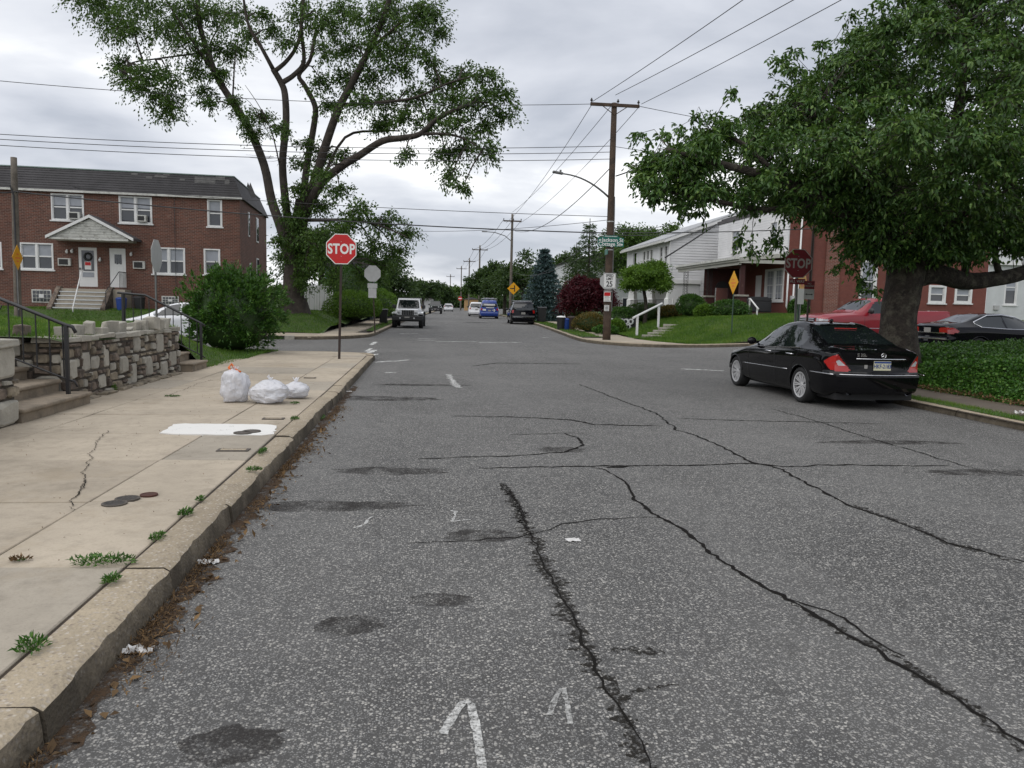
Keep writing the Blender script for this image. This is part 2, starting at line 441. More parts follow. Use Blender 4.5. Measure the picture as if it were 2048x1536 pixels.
M['rubber'] = pm('tyre_rubber', (0.016, 0.016, 0.017), 0.75, var=0.25, vs_=8, bump=0.2, bs=60)
M['darkplastic'] = pm('dark_plastic', (0.022, 0.022, 0.024), 0.5, var=0.2)
M['alu'] = pm('alloy', (0.62, 0.62, 0.63), 0.35, metal=0.35, var=0.1)
M['chrome'] = pm('chrome', (0.75, 0.75, 0.77), 0.12, metal=1.0, var=0.03)
M['signback'] = pm('sign_aluminium', (0.48, 0.48, 0.47), 0.5, metal=0.3, var=0.12, vs_=4)
M['signred'] = pm('sign_red', (0.50, 0.004, 0.006), 0.5, var=0.06)
M['signred2'] = pm('sign_red_dark', (0.16, 0.012, 0.020), 0.5, var=0.15, vs_=6)  # darker, duller red than the bright stop sign
M['signwhite'] = pm('sign_white', (0.74, 0.74, 0.72), 0.45, var=0.05)
M['signgrey'] = pm('sign_letter_grey', (0.30, 0.29, 0.27), 0.5, var=0.05)
M['signyellow'] = pm('sign_yellow', (0.76, 0.36, 0.004), 0.45, var=0.08)
M['signgreen'] = pm('sign_green', (0.010, 0.13, 0.095), 0.45, var=0.08)
M['signblack'] = pm('sign_black', (0.012, 0.012, 0.013), 0.5, var=0.05)
M['postbrown'] = pm('rusted_post', (0.040, 0.024, 0.018), 0.7, var=0.3, vs_=5, bump=0.2, bs=40)
M['postgrey'] = pm('galvanised_post', (0.20, 0.20, 0.195), 0.5, metal=0.5, var=0.2, vs_=4)
M['postgreen'] = pm('green_post', (0.045, 0.085, 0.060), 0.6, var=0.25, vs_=4)
M['polewood'] = pm('pole_wood', (0.105, 0.070, 0.048), 0.9, var=0.45, vs_=4, bump=0.6, bs=30, dirt=((0.045, 0.032, 0.025), 2, 0.5, 0.7))
M['polewood2'] = pm('pole_wood_grey', (0.19, 0.165, 0.135), 0.9, var=0.4, vs_=4, bump=0.5, bs=30)
M['wire'] = pm('cable_black', (0.035, 0.035, 0.038), 0.6, var=0.1)
M['bark'] = pm('bark', (0.070, 0.056, 0.045), 0.95, var=0.55, vs_=3, bump=1.0, bs=14, dirt=((0.11, 0.095, 0.08), 4, 0.55, 0.6))
M['bark2'] = pm('bark_dark', (0.075, 0.060, 0.048), 0.95, var=0.6, vs_=7, bump=1.0, bs=24, dirt=((0.125, 0.115, 0.085), 5, 0.50, 0.75))
for n_ in M['bark2'].node_tree.nodes:
    if n_.type == 'BUMP': n_.inputs['Distance'].default_value = 0.05
M['leafA'] = leaf_mat('leaf_elm', (0.026, 0.058, 0.010), (0.056, 0.118, 0.018), (0.115, 0.195, 0.032))
M['leafB'] = leaf_mat('leaf_cherry', (0.024, 0.060, 0.014), (0.062, 0.138, 0.030), (0.19, 0.29, 0.065), trans=0.28, rough=0.34)
M['leafC'] = leaf_mat('leaf_bush', (0.018, 0.056, 0.010), (0.044, 0.122, 0.018), (0.13, 0.25, 0.04), trans=0.25, rough=0.42)
M['leafD'] = leaf_mat('leaf_lime', (0.045, 0.11, 0.010), (0.10, 0.20, 0.018), (0.18, 0.31, 0.04))
M['leafM'] = leaf_mat('leaf_maroon', (0.032, 0.005, 0.009), (0.070, 0.009, 0.016), (0.13, 0.018, 0.026), tint=(0.10, 0.01, 0.015))
M['leafS'] = leaf_mat('spruce_needles', (0.030, 0.062, 0.062), (0.062, 0.108, 0.112), (0.12, 0.18, 0.19), trans=0.1)
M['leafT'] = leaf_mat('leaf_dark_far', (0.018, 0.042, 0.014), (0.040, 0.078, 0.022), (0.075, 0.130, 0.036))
M['leafI'] = leaf_mat('leaf_ivy', (0.022, 0.068, 0.010), (0.052, 0.145, 0.020), (0.15, 0.28, 0.05), trans=0.2, rough=0.4)
M['leafO'] = leaf_mat('leaf_orange_green', (0.05, 0.06, 0.012), (0.12, 0.10, 0.02), (0.22, 0.14, 0.03), tint=(0.15, 0.1, 0.02))
M['litter'] = leaf_mat('dry_leaf', (0.055, 0.034, 0.018), (0.12, 0.075, 0.035), (0.26, 0.16, 0.07), trans=0.1, rough=0.9, tint=(0.2, 0.1, 0.03))
M['bag'] = bag_mat()
M['paper'] = pm('paper_white', (0.70, 0.69, 0.67), 0.8, var=0.15, vs_=20)
M['orange'] = pm('orange_plastic', (0.75, 0.16, 0.02), 0.4, var=0.1)
M['blueplastic'] = pm('blue_plastic', (0.008, 0.045, 0.24), 0.45, var=0.15)
M['crack'] = worn_paint('crack_dirt', (0.011, 0.010, 0.009), 0.26, 0.36, 12)
M['crackwide'] = worn_paint('crack_ravelled', (0.026, 0.024, 0.021), 0.45, 0.55, 30)
M['tar'] = worn_paint('tar_stain', (0.042, 0.039, 0.037), 0.42, 0.66, 4)
M['chalk2'] = worn_paint('fainter_spray_paint', (0.50, 0.50, 0.48), 0.41, 0.64, 34)
M['roadpaint'] = worn_paint('worn_road_paint', (0.62, 0.62, 0.60), 0.40, 0.52, 6)
M['chalk'] = worn_paint('faint_spray_paint', (0.56, 0.56, 0.54), 0.39, 0.58, 34)
M['stone_pale'] = pm('stone_pale', (0.43, 0.405, 0.345), 0.88, var=0.25, vs_=4, bump=0.5, bs=30, rand=0.12, dirt=((0.17, 0.16, 0.13), 6, 0.55, 0.5))
M['stone_tan'] = pm('stone_tan', (0.35, 0.295, 0.215), 0.9, var=0.45, vs_=5, bump=0.8, bs=22, rand=0.22, dirt=((0.07, 0.058, 0.045), 7, 0.5, 0.7))
M['stone_brown'] = pm('stone_brown', (0.23, 0.18, 0.14), 0.9, var=0.5, vs_=6, bump=0.9, bs=20, rand=0.25, dirt=((0.05, 0.04, 0.034), 6, 0.48, 0.7))
M['mortar'] = pm('mortar_dark', (0.115, 0.098, 0.080), 0.95, var=0.5, vs_=8, bump=0.7, bs=35)
M['ironcover'] = pm('cast_iron', (0.15, 0.13, 0.11), 0.7, metal=0.4, var=0.4, vs_=20, bump=0.5, bs=80)
M['rust'] = pm('rust', (0.10, 0.035, 0.022), 0.85, var=0.4, vs_=15)
def paint(name, col, rough=0.28, metal=0.0):
    m_ = pm(name, col, rough, metal=metal, var=0.06, vs_=1.5, coat=1.0, spec=0.0 if max(col) < 0.03 else 0.4)
    m_.node_tree.nodes['Principled BSDF'].inputs['Coat IOR'].default_value = 1.38
    return m_
M['p_black'] = paint('paint_black', (0.0035, 0.0035, 0.0045), 0.3)
M['p_white'] = paint('paint_white', (0.70, 0.71, 0.73))
M['p_red'] = paint('paint_red', (0.25, 0.011, 0.020), 0.3)
M['p_navy'] = paint('paint_black_blue', (0.004, 0.004, 0.007), 0.3)
M['p_blue'] = paint('paint_blue', (0.010, 0.045, 0.27), 0.35)
M['p_green'] = paint('paint_dark_green', (0.020, 0.032, 0.022), 0.4)
M['p_sheen'] = paint('paint_roof_sheen', (0.45, 0.46, 0.48), 0.3)  # pale tone painted in for the reflection on the van roof
M['carglass'] = glass_mat('car_glass', (0.010, 0.014, 0.015), 0.02, 0.9)
M['tailred'] = pm('tail_lamp_red', (0.42, 0.012, 0.010), 0.15, var=0.15, vs_=12, coat=1.0)
M['lampclear'] = pm('lamp_clear', (0.55, 0.56, 0.58), 0.12, var=0.3, vs_=20, coat=1.0)
M['plate'] = pm('plate', (0.62, 0.60, 0.42), 0.4, var=0.1)
M['plateblue'] = pm('plate_blue', (0.02, 0.06, 0.25), 0.4)

# ================================================================== GROUND
rng = np.random.default_rng(7)
rnd = random.Random(7)

def sheet(name, xs, ys, fn, mat):
    mb = MB(); mb.grid(xs, ys, fn); return mb.build(name, mat, smooth=True)
structure(sheet('ground', np.linspace(-1500, 1500, 7), np.linspace(-300, 3000, 7), lambda a, b: (a, b, -0.12), M['turf']))
road = structure(sheet('road', np.concatenate([np.linspace(-60, -4, 8), np.linspace(-1.6, 8.6, 24), np.linspace(10, 60, 26)]),
                       np.concatenate([np.linspace(-8, 22, 40), np.linspace(23, 70, 48), np.linspace(75, 300, 20)]),
                       lambda a, b: (a, b, gzf(a, b)), M['asphalt']))

FDX = 0.04                                     # the far street drifts right
XL_near, XR_near = -1.40, 8.50
def xl_far(y): return -2.45 + FDX*(y-38)
def xr_far(y): return 7.25 + FDX*(y-36)
def arc(c, r, a0, a1, n=8):
    return [(c[0]+r*math.cos(R(a0+(a1-a0)*i/n)), c[1]+r*math.sin(R(a0+(a1-a0)*i/n))) for i in range(n+1)]

def kerb_run(name, pts, cuts, side, width=0.22, h=0.15, rough=0.012, fine=0.12, inner=None):
    """pts: 2-D polyline along the road edge; side=+1 block lies left of travel; cuts: stone lengths"""
    root = bpy.data.objects.new(name, None); COL.objects.link(root); structure(root)
    P = np.array(pts, float)
    seg = np.linalg.norm(np.diff(P, axis=0), axis=1); cum = np.concatenate([[0], np.cumsum(seg)])
    def pos(s):
        s = min(max(s, 0), cum[-1]); i = min(np.searchsorted(cum, s, 'right')-1, len(seg)-1)
        t = (s-cum[i])/max(seg[i], 1e-9); p = P[i]*(1-t)+P[i+1]*t
        d = (P[i+1]-P[i])/max(seg[i], 1e-9); return p, np.array([-d[1], d[0]])*side
    s = 0.0; k = 0
    while s < cum[-1]-0.05:
        ln = cuts[k % len(cuts)]*rnd.uniform(0.92, 1.08); e = min(s+ln, cum[-1]); k += 1
        n = max(2, int((e-s)/fine)+1)
        mb = MB(); V = []; dz = rnd.uniform(-0.008, 0.008); off = rnd.uniform(-0.012, 0.012)
        ph = [rnd.uniform(0, 6.28) for _ in range(4)]
        for i in range(n+1):
            q = s+0.006+(e-s-0.012)*i/n
            p, nn = pos(q); g = gzf(p[0], p[1])
            chip = rough*(.9+.8*math.sin(q*3.1+ph[0])+.6*math.sin(q*8.7+ph[1])+.45*math.sin(q*21+ph[2]))*.55+abs(rnd.gauss(0, rough*.40)); chip = max(0, chip)
            wd = width if inner is None or p[1] > 21.5 else abs(p[0]-inner)
            endf = 1.0 if 0 < i < n else 0.0
            for o_, z_ in ((0.0, -0.03), (0.004+chip*.4+rnd.uniform(0, rough*.25), h*0.45), (0.012+chip, h*0.86+dz), (0.04+chip*1.3, h+dz-0.002), (wd*0.6, h+dz+rnd.uniform(-.003, .003)), (wd-0.012, h+dz), (wd, h+dz-0.012), (wd, -0.03)):
                pp = p + nn*(o_+(off if o_ < wd*.5 else 0)); V.append((pp[0], pp[1], g+z_))
        F = []
        for i in range(n):
            for j in range(7):
                a = i*8+j; F.append((a, a+8, a+9, a+1) if side > 0 else (a, a+1, a+9, a+8))
        F.append(tuple(range(8)) if side > 0 else tuple(range(7, -1, -1)))
        F.append(tuple(n*8+j for j in (range(7, -1, -1) if side > 0 else range(8))))
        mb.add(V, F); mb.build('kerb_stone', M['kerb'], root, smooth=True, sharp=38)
        s = e
    return root

k_nl = [(-1.33, -3.0), (-1.35, 2.7), (-1.40, 6.6), (-1.41, 14), (-1.42, 22.0)] + arc((-2.62, 22.0), 1.2, 0, 90)[1:] + [(-12, 22.65), (-45, 20.7)]
kerb_run('kerb', k_nl, [1.9, 1.15, 1.1, 1.55, 1.4, 1.4, 2.8, 2.6, 0.8, 0.75, 0.9, 2.2, 1.6, 2.4], 1, rough=0.016, fine=0.06, inner=-1.622)
k_fl = [(-45, 30.6), (-5.8, 32.85)] + [(-4.8, 33.05), (-3.9, 33.7), (-3.12, 34.8), (-2.62, 36.2), (-2.47, 37.7)] + [(xl_far(y), y) for y in (42, 60, 90, 140, 250)]
kerb_run('kerb', k_fl, [3.0], 1, fine=0.5)
k_nr = [(8.50, -3.0), (8.50, 18.9)] + [(8.56, 20.2), (8.9, 21.3), (9.8, 22.0), (11.2, 22.3)] + [(45, 24.2)]
kerb_run('kerb', k_nr, [2.4, 2.6, 2.2], -1, h=0.105, fine=0.2)
k_fr = [(45, 33.4), (12.9, 31.55), (9.6, 31.4), (8.5, 32.0), (7.7, 33.3), (7.28, 35.0), (7.26, 36.2)] + [(xr_far(y), y) for y in (42, 60, 90, 140, 250)]
kerb_run('kerb', k_fr, [2.4], -1, fine=0.5)

# ------------------------------------------------------------------ pavements
def slabs(name, xs_of, ys, bed, mats, z0=0.15, gap=0.007):
    """pavement: one object for each slab; xs_of(j) gives column edges for row j"""
    root = structure(bed)
    for j in range(len(ys)-1):
        xs = xs_of(j)
        for i in range(len(xs)-1):
            x0, x1 = xs[i], xs[i+1]; y0, y1 = ys[j], ys[j+1]
            n = 2
            dz = [rnd.uniform(-0.006, 0.006) for _ in range(4)]
            sk = rnd.uniform(-0.02, 0.02)
            mb = MB()
            q = [(x0+gap, y0+gap+sk), (x1-gap, y0+gap), (x1-gap, y1-gap), (x0+gap, y1-gap+sk)]
            g = [gzf(*p) for p in q]
            V = [(p[0], p[1], z0-0.08+g[a]) for a, p in enumerate(q)] + [(p[0], p[1], z0+dz[a]+g[a]) for a, p in enumerate(q)]
            mb.add(V, [(0,3,2,1),(4,5,6,7),(0,1,5,4),(1,2,6,5),(2,3,7,6),(3,0,4,7)])
            mb.build('slab', mats[0] if rnd.random() < 0.85 else mats[1], root, bevel=0.006, seg=1)
    return root
def bed_sheet(name, poly, z, mat=None):
    mb = MB(); mb.add([(a, b, z+gzf(a, b)) for a, b in poly], [tuple(range(len(poly)))]); return mb.build(name, mat or M['soil'])

ys_nl = [-2.8, -1.4, 0.0, 1.45, 2.9, 4.30, 5.70, 7.20, 8.62, 10.05, 11.5, 12.95, 14.4, 15.85, 17.3, 18.75, 20.2, 21.9]
side_nl = slabs('pavement', lambda j: [-4.87, -4.13, -2.39, -1.628], ys_nl,
      bed_sheet('pavement', [(-5.1, -3), (-1.5, -3), (-1.5, 22.0), (-2.6, 23.1), (-4.6, 23.0), (-5.1, 22.5)], 0.136), [M['concrete'], M['concrete2']])
mb = MB(); mb.slab([(-4.35, 21.92), (-1.66, 21.92), (-1.68, 22.1), (-1.95, 22.6), (-2.35, 22.92), (-2.7, 22.98), (-4.35, 22.9)], 0.07, 0.152)
mb.build('slab', M['concrete'], side_nl, bevel=0.006)
mb = MB()                                           # grey strip of pavement inset along the corner
mb.slab([(-1.64, 20.9), (-1.64, 21.4), (-2.5, 21.5), (-2.5, 21.05)], 0.10, 0.158); mb.build('slab', M['concrete2'], side_nl, bevel=0.004)
mb = MB()
cr4 = [(-2.86, 8.56), (-2.91, 9.28), (-1.72, 9.24), (-1.66, 8.48)]; pq = []
for k in range(4):
    a_, b_ = cr4[k], cr4[(k+1) % 4]
    for q_ in range(1, 12): f_ = .02+.96*q_/12; pq.append((a_[0]+(b_[0]-a_[0])*f_+rnd.gauss(0, .012), a_[1]+(b_[1]-a_[1])*f_+rnd.gauss(0, .012)))
mb.slab(pq[::-1], 0.10, 0.1595); mb.build('patch', M['whitepatch'], side_nl)

ys_fl = [32.9, 34.4, 35.9]
side_fl = slabs('pavement', lambda j: list(np.arange(-24.3, -4.7, 1.5)), [33.05, 34.5, 35.9],
      bed_sheet('pavement', [(-45, 30.9), (-5.7, 33.1), (-3.35, 35.1), (-2.8, 36.5), (-2.65, 38.0), (-2.4, 45), (-1.75, 62), (-3.5, 62), (-4.7, 45), (-4.4, 36.2), (-45, 34)], 0.10), [M['concrete'], M['concrete2']])
mb = MB(); mb.slab([(-4.78, 33.32), (-4.05, 33.88), (-3.32, 34.9), (-2.85, 36.2), (-2.71, 37.4), (-4.78, 37.4)], 0.05, 0.16); mb.build('slab', M['concrete'], side_fl, bevel=0.006)
for k, y in enumerate(np.arange(37.42, 62, 1.5)):
    mb = MB(); x0 = xl_far(y)-2.35; g = gzf(0, y)
    mb.slab([(x0, y), (x0+1.45, y), (x0+1.5, y+1.48), (x0+0.06, y+1.48)], 0.04+g, 0.158+g)
    mb.build('slab', M['concrete2'] if k in (1, 4) else M['concrete'], side_fl, bevel=0.006)
side_fr = structure(bed_sheet('pavement', [(7.35, 36.3), (7.9, 33.4), (8.7, 32.1), (9.7, 31.55), (11.3, 31.7), (11.0, 33.5), (10.6, 36), (11.2, 62), (8.4, 62)], 0.10))
mb = MB()
q = [(7.52, 36.4), (7.55, 35.1), (7.92, 33.55), (8.68, 32.3), (9.75, 31.68), (11.0, 31.75), (10.3, 33.6), (9.9, 36.4)]
mb.slab(q, 0.05, 0.158); mb.build('slab', M['concrete'], side_fr, bevel=0.006)
for k, y in enumerate(np.arange(36.42, 66, 1.5)):
    mb = MB(); x0 = xr_far(y)+1.35; g = gzf(8, y)
    mb.slab([(x0, y), (x0+1.4, y), (x0+1.46, y+1.48), (x0+0.06, y+1.48)], 0.04+g, 0.158+g)
    mb.build('slab', M['concrete2'] if k % 4 == 2 else M['concrete'], side_fr, bevel=0.006)
dirty = concrete_mat('dirty_concrete', (0.15, 0.125, 0.10))
side_nr = slabs('pavement', lambda j: [9.05, 10.12], list(np.arange(-2, 20.6, 1.5)),
      bed_sheet('pavement', [(8.4, -3), (10.4, -3), (10.6, 22), (9.9, 21.9), (8.95, 21.1), (8.5, 20.1)], 0.10), [dirty, dirty], z0=0.112)

# ------------------------------------------------------------------ lawns
def h_nl(x, y):
    wdt = 0.25 + 1.7*ss(15.8, 18.5, y)
    return 0.165 + 0.86*ss(-4.62, -4.62-wdt, x)*(1-ss(18.2, 23.0, y)) + 0.16*ss(-6.5, -12, x)*(1-ss(17, 21, y)) + 0.03*np.sin(x*1.7+y)
def h_fl(x, y):
    e = 36.0 + 0.057*(x+5.6)
    return 0.17 + gz(x, y) + 0.80*ss(e-0.2, e+3.6, y)*ss(-3.9, -6.4, x-FDX*(y-38)) + 0.02*np.sin(x*2.1+y*1.3)
def h_fr(x, y):
    return 0.165 + gz(x, y) + 0.86*ss(31.3, 39.5, y+0.35*np.minimum(x-12, 4))*ss(9.9, 15.5, x) + 0.03*np.sin(x*1.4+y*0.8)
def lawn(name, xs, ys, fn, keep):
    mb = MB(); nx = len(xs); idx = {}
    for j in range(len(ys)-1):
        for i in range(nx-1):
            cx, cy = (xs[i]+xs[i+1])/2, (ys[j]+ys[j+1])/2
            if not keep(cx, cy): continue
            q = []
            for a, b in ((i, j), (i+1, j), (i+1, j+1), (i, j+1)):
                if (a, b) not in idx:
                    idx[(a, b)] = len(mb.v); mb.v.append((xs[a], ys[b], float(fn(xs[a], ys[b]))))
                q.append(idx[(a, b)])
            mb.f.append(tuple(q)); mb.mi.append(0)
    return structure(mb.build(name, M['turf'], smooth=True))
keep_nl = lambda x, y: (x < -4.9 if y < 16.2 else x < -4.62+0.07*(y-17)) and y < 22.95+0.057*(x+4) and not (9.3 < y < 10.95 and x > -7.4) and not (15.95 < y < 17.05 and x > -6.3)
lawn('lawn', np.concatenate([np.arange(-45, -16, 3.0), np.arange(-16, -4.3, 0.18)]), np.arange(-3, 23.1, 0.18), h_nl, keep_nl)
keep_fl = lambda x, y: y > 36.0+0.057*(x+5.6) and x < xl_far(y)-2.3
lawn('lawn', np.concatenate([np.arange(-45, -14, 2.0), np.arange(-14, -1.5, 0.3)]), np.concatenate([np.arange(33, 48, 0.3), np.arange(48, 70, 0.6), np.arange(70, 130, 4)]), h_fl, keep_fl)
keep_flv = lambda x, y: y > 39.2 and xl_far(y)-0.86 < x < xl_far(y)-0.2
lawn('lawn', np.arange(-3.0, 2.2, 0.1), np.arange(39.2, 110, 0.8), lambda a, b: 0.165+gz(a, b), keep_flv)
keep_fr = lambda x, y: y > 31.75+0.057*(x-12.9) and (x > 10.95-(0.35*(y-31.8) if y < 34 else 0.75) if y < 36.5 else x > xr_far(y)+2.8)
lawn('lawn', np.concatenate([np.arange(9.0, 22, 0.25), np.arange(22, 60, 3)]), np.concatenate([np.arange(31.5, 56, 0.25), np.arange(56, 130, 4)]), h_fr, keep_fr)
keep_frv = lambda x, y: (37.0 < y < 110) and xr_far(y)+0.2 < x < xr_far(y)+1.3
lawn('lawn', np.arange(7.2, 12.2, 0.12), np.arange(37, 110, 0.8), lambda a, b: 0.165+gz(a, b), keep_frv)
keep_nrv = lambda x, y: 8.66 < x < 9.04 and y < 20.4
lawn('lawn', np.arange(8.68, 9.1, 0.08), np.arange(-2, 20.6, 0.4), lambda a, b: 0.115+gz(a, b), keep_nrv)

def grass(n, box, keep, fn, h, wd, label, dens=None, mat='grass', lean=0.35, z=0.0):
    X = rng.uniform(box[0], box[1], n); Y = rng.uniform(box[2], box[3], n)
    k = np.array([keep(a, b) for a, b in zip(X, Y)])
    if dens is not None: k &= rng.random(n) < dens(X, Y)
    X, Y = X[k], Y[k]; n = len(X)
    Z = np.array(fn(X, Y), float) - 0.012 + z
    a = rng.uniform(0, 6.283, n); hh = h*rng.uniform(0.45, 1.25, n); ww = wd*rng.uniform(0.7, 1.3, n)
    lx, ly = rng.normal(0, lean, n)*hh, rng.normal(0, lean, n)*hh
    B = np.stack([X, Y, Z], 1); d = np.stack([np.cos(a)*ww/2, np.sin(a)*ww/2, 0*a], 1)
    T = B + np.stack([lx, ly, hh], 1)
    V = np.empty((n*3, 3)); V[0::3] = B-d; V[1::3] = B+d; V[2::3] = T
    o = np_mesh('lawn_grass', V, np.arange(n*3).reshape(-1, 3), M[mat])
    return tag(o, label, 'grass', kind='stuff')
grass(150000, (-17, -4.2, 9.5, 23.2), keep_nl, h_nl, 0.075, 0.012, 'short green grass on the raised corner lawn behind the stone wall')
grass(120000, (-24, -2.2, 34.5, 44), lambda x, y: keep_fl(x, y) and y < 41.0+0.057*(x+9.5), h_fl, 0.08, 0.022, 'mown grass rising to the brick building and the tall tree')
grass(60000, (-10, 1, 41, 75), lambda x, y: keep_fl(x, y) and x > -8, h_fl, 0.09, 0.03, 'grass beside the clipped hedge further along the left pavement')
grass(16000, (-3, 0.6, 39.2, 80), keep_flv, lambda a, b: 0.165+gz(a, b), 0.09, 0.025, 'narrow grass verge beside the white off-roader')
grass(150000, (9.2, 24, 31.5, 50), lambda x, y: keep_fr(x, y) and not (x > 17 and y > 41), h_fr, 0.13, 0.022, 'grassy bank sloping up to the porch of the brick house')
grass(22000, (7.3, 11, 37, 80), keep_frv, lambda a, b: 0.165+gz(a, b), 0.10, 0.025, 'grass verge beside the kerb under the speed limit pole')
grass(26000, (8.5, 9.05, 5, 20.5), keep_nrv, lambda a, b: 0.115+gz(a, b), 0.06, 0.010, 'thin worn grass strip behind the kerb by the black sedan',
      dens=lambda X, Y: 0.35+0.5*(np.sin(X*9+Y*2.3) > 0))

# ------------------------------------------------------------------ cracks, stains, paint (flat sheets on the road)
def ribbon(pts, wfun, z=0.004, step=0.05, wob=0.02, seed=1, jw=.5):
    r_ = random.Random(seed); P = [np.array(p[:2], float) for p in pts]; D = []
    for i in range(len(P)-1):
        n = max(1, int(np.linalg.norm(P[i+1]-P[i])/step))
        for k in range(n): D.append(P[i]+(P[i+1]-P[i])*k/n)
    D.append(P[-1]); D = np.array(D)
    o_ = 0.0; J = []
    for i in range(len(D)):
        o_ = o_*0.75 + r_.gauss(0, wob); J.append(o_)
    V = []; F = []
    for i in range(len(D)):
        d = D[min(i+1, len(D)-1)]-D[max(i-1, 0)]; d = d/max(np.linalg.norm(d), 1e-9); nrm = np.array([-d[1], d[0]])
        t = i/max(1, len(D)-1); w_ = wfun(t)*r_.uniform(1-jw, 1+jw)/2
        c = D[i]+nrm*J[i]
        for s_ in (-1, 1):
            q = c+nrm*w_*s_*r_.uniform(1-.6*jw, 1+.6*jw); V.append((q[0], q[1], gzf(q[0], q[1])+z))
        if i: a = 2*i; F.append((a-2, a-1, a+1, a))
    return V, F
def zpx(a, b): return (800+a/1.641, 650+b/1.641)
def road_ribbon(name, px, wfun, mat, z=0.004, conv=zpx, step=0.05, wob=0.02, seed=1, jw=.5):
    pts = [on_ground(*conv(*p)) for p in px]
    mb = MB(); V, F = ribbon(pts, wfun, z, step, wob, seed, jw); mb.add(V, F); return mb.build(name, M[mat], road)
CR = [
 ([(630,468),(670,475),(740,520),(770,545),(775,575),(855,625),(975,705),(1130,820),(1270,900),(1450,1010),(1650,1110),(1800,1210),(1980,1340),(2060,1400)], 0.027, 'crack'),
 ([(1270,900),(1400,940),(1490,990),(1640,1090)], 0.016, 'crack'),
 ([(590,195),(690,235),(850,295),(910,345),(1000,375),(1100,420),(1150,450),(1260,475),(1340,525),(1480,590),(1640,650),(1800,715),(2060,785)], 0.030, 'crack'),
 ([(260,470),(600,464),(900,462),(1150,455),(1260,466),(1500,460),(1800,463)], 0.034, 'crack'),
 ([(60,440),(400,428),(540,418),(600,395),(580,370),(540,355)], 0.03, 'crack'),
 ([(170,300),(380,303),(560,312),(640,328),(870,332)], 0.045, 'crack'),
 ([(910,308),(1300,318),(1600,325)], 0.035, 'crack'),
 ([(20,715),(380,700),(450,680),(520,660),(640,640),(850,630)], 0.012, 'crack'),
 ([(350,360),(620,355)], 0.016, 'crack'),
 ([(1220,275),(1410,330),(1600,390),(1860,465),(1990,490)], 0.022, 'crack'),
 ([(240,135),(320,125),(590,128)], 0.10, 'crack'),
 ([(680,470),(760,462)], 0.05, 'crack'),
 ([(335,520),(385,590),(410,660),(450,720),(480,800),(540,920),(600,1050),(680,1190),(740,1290),(800,1400),(850,1500)], 0.085, 'crackwide'),
 ([(345,525),(390,600),(415,670)], 0.05, 'crackwide'),
 ([(690,1065),(780,1065),(870,1075)], 0.05, 'crackwide'), ([(760,1215),(850,1185),(920,1180)], 0.022, 'crackwide'),
 ([(335,520),(385,590),(410,660),(450,720),(480,800),(540,920),(600,1050),(680,1190),(740,1290),(800,1400),(850,1500)], 0.013, 'crack'),
 ([(1270,900),(1450,1010),(1650,1110),(1800,1210),(1980,1340),(2060,1400)], 0.05, 'crackwide'),
 ([(1480,590),(1640,650),(1800,715),(2060,785)], 0.06, 'crackwide'),
]
for i, (p, w_, mt) in enumerate(CR):
    road_ribbon('crack', p, lambda t, w_=w_: w_*(1.0-0.5*abs(2*t-1)**3), mt, z=0.004 if mt == 'crack' else 0.0025, wob=0.010 if mt == 'crack' else 0.012, seed=i+3, step=0.05 if mt == 'crack' else 0.022, jw=.5 if mt == 'crack' else .8)
def stain(px, py, rx, ry, seed, mat='tar', z=0.002):
    r_ = random.Random(seed); c = on_ground(px, py); mb = MB(); n = 26
    P = [(c.x+rx*math.cos(6.283*k/n)*r_.uniform(.75, 1.15), c.y+ry*math.sin(6.283*k/n)*r_.uniform(.75, 1.15)) for k in range(n)]
    mb.add([(a, b, gzf(a, b)+z) for a, b in P], [tuple(range(n))]); mb.build('stain', M[mat], road)
for i, s_ in enumerate([(965,1072,.26,.16),(780,942,.6,.18),(640,1012,.75,.16),(760,797,1.1,.35),(470,1490,.20,.13),(840,770,1.0,.2),(1975,945,.7,.16),(880,1200,.2,.1),(700,1250,.2,.12),
                         (1080,655,1.6,1.2),(950,650,1.0,1.6),(1120,900,.3,.2),(1780,885,1.0,.15)]):
    stain(*s_, seed=i)
idp = lambda a, b: (a, b)
road_ribbon('spray_mark', [(886,1470),(898,1448),(912,1424),(924,1409),(935,1404),(943,1412),(950,1450),(958,1495),(968,1560)], lambda t: 0.034, 'chalk', conv=idp, z=0.005, wob=0.0006, step=0.02, jw=.15)
road_ribbon('spray_mark', [(1099,1432),(1106,1412),(1114,1392),(1122,1380),(1128,1380),(1134,1410),(1141,1450)], lambda t: 0.022, 'chalk2', conv=idp, z=0.005, wob=0.0006, step=0.02, seed=4, jw=.2)
road_ribbon('spray_mark', [(902,1022),(914,1024),(905,1044),(942,1040)], lambda t: 0.020, 'chalk', conv=idp, z=0.005, wob=0.003, step=0.02, seed=5)
road_ribbon('spray_mark', [(708,1057),(728,1050),(742,1034)], lambda t: 0.020, 'chalk', conv=idp, z=0.005, wob=0.003, step=0.02, seed=6)
road_ribbon('spray_mark', [(897,749),(907,765),(918,776)], lambda t: 0.12, 'chalk', conv=idp, z=0.005, wob=0.01, seed=7)
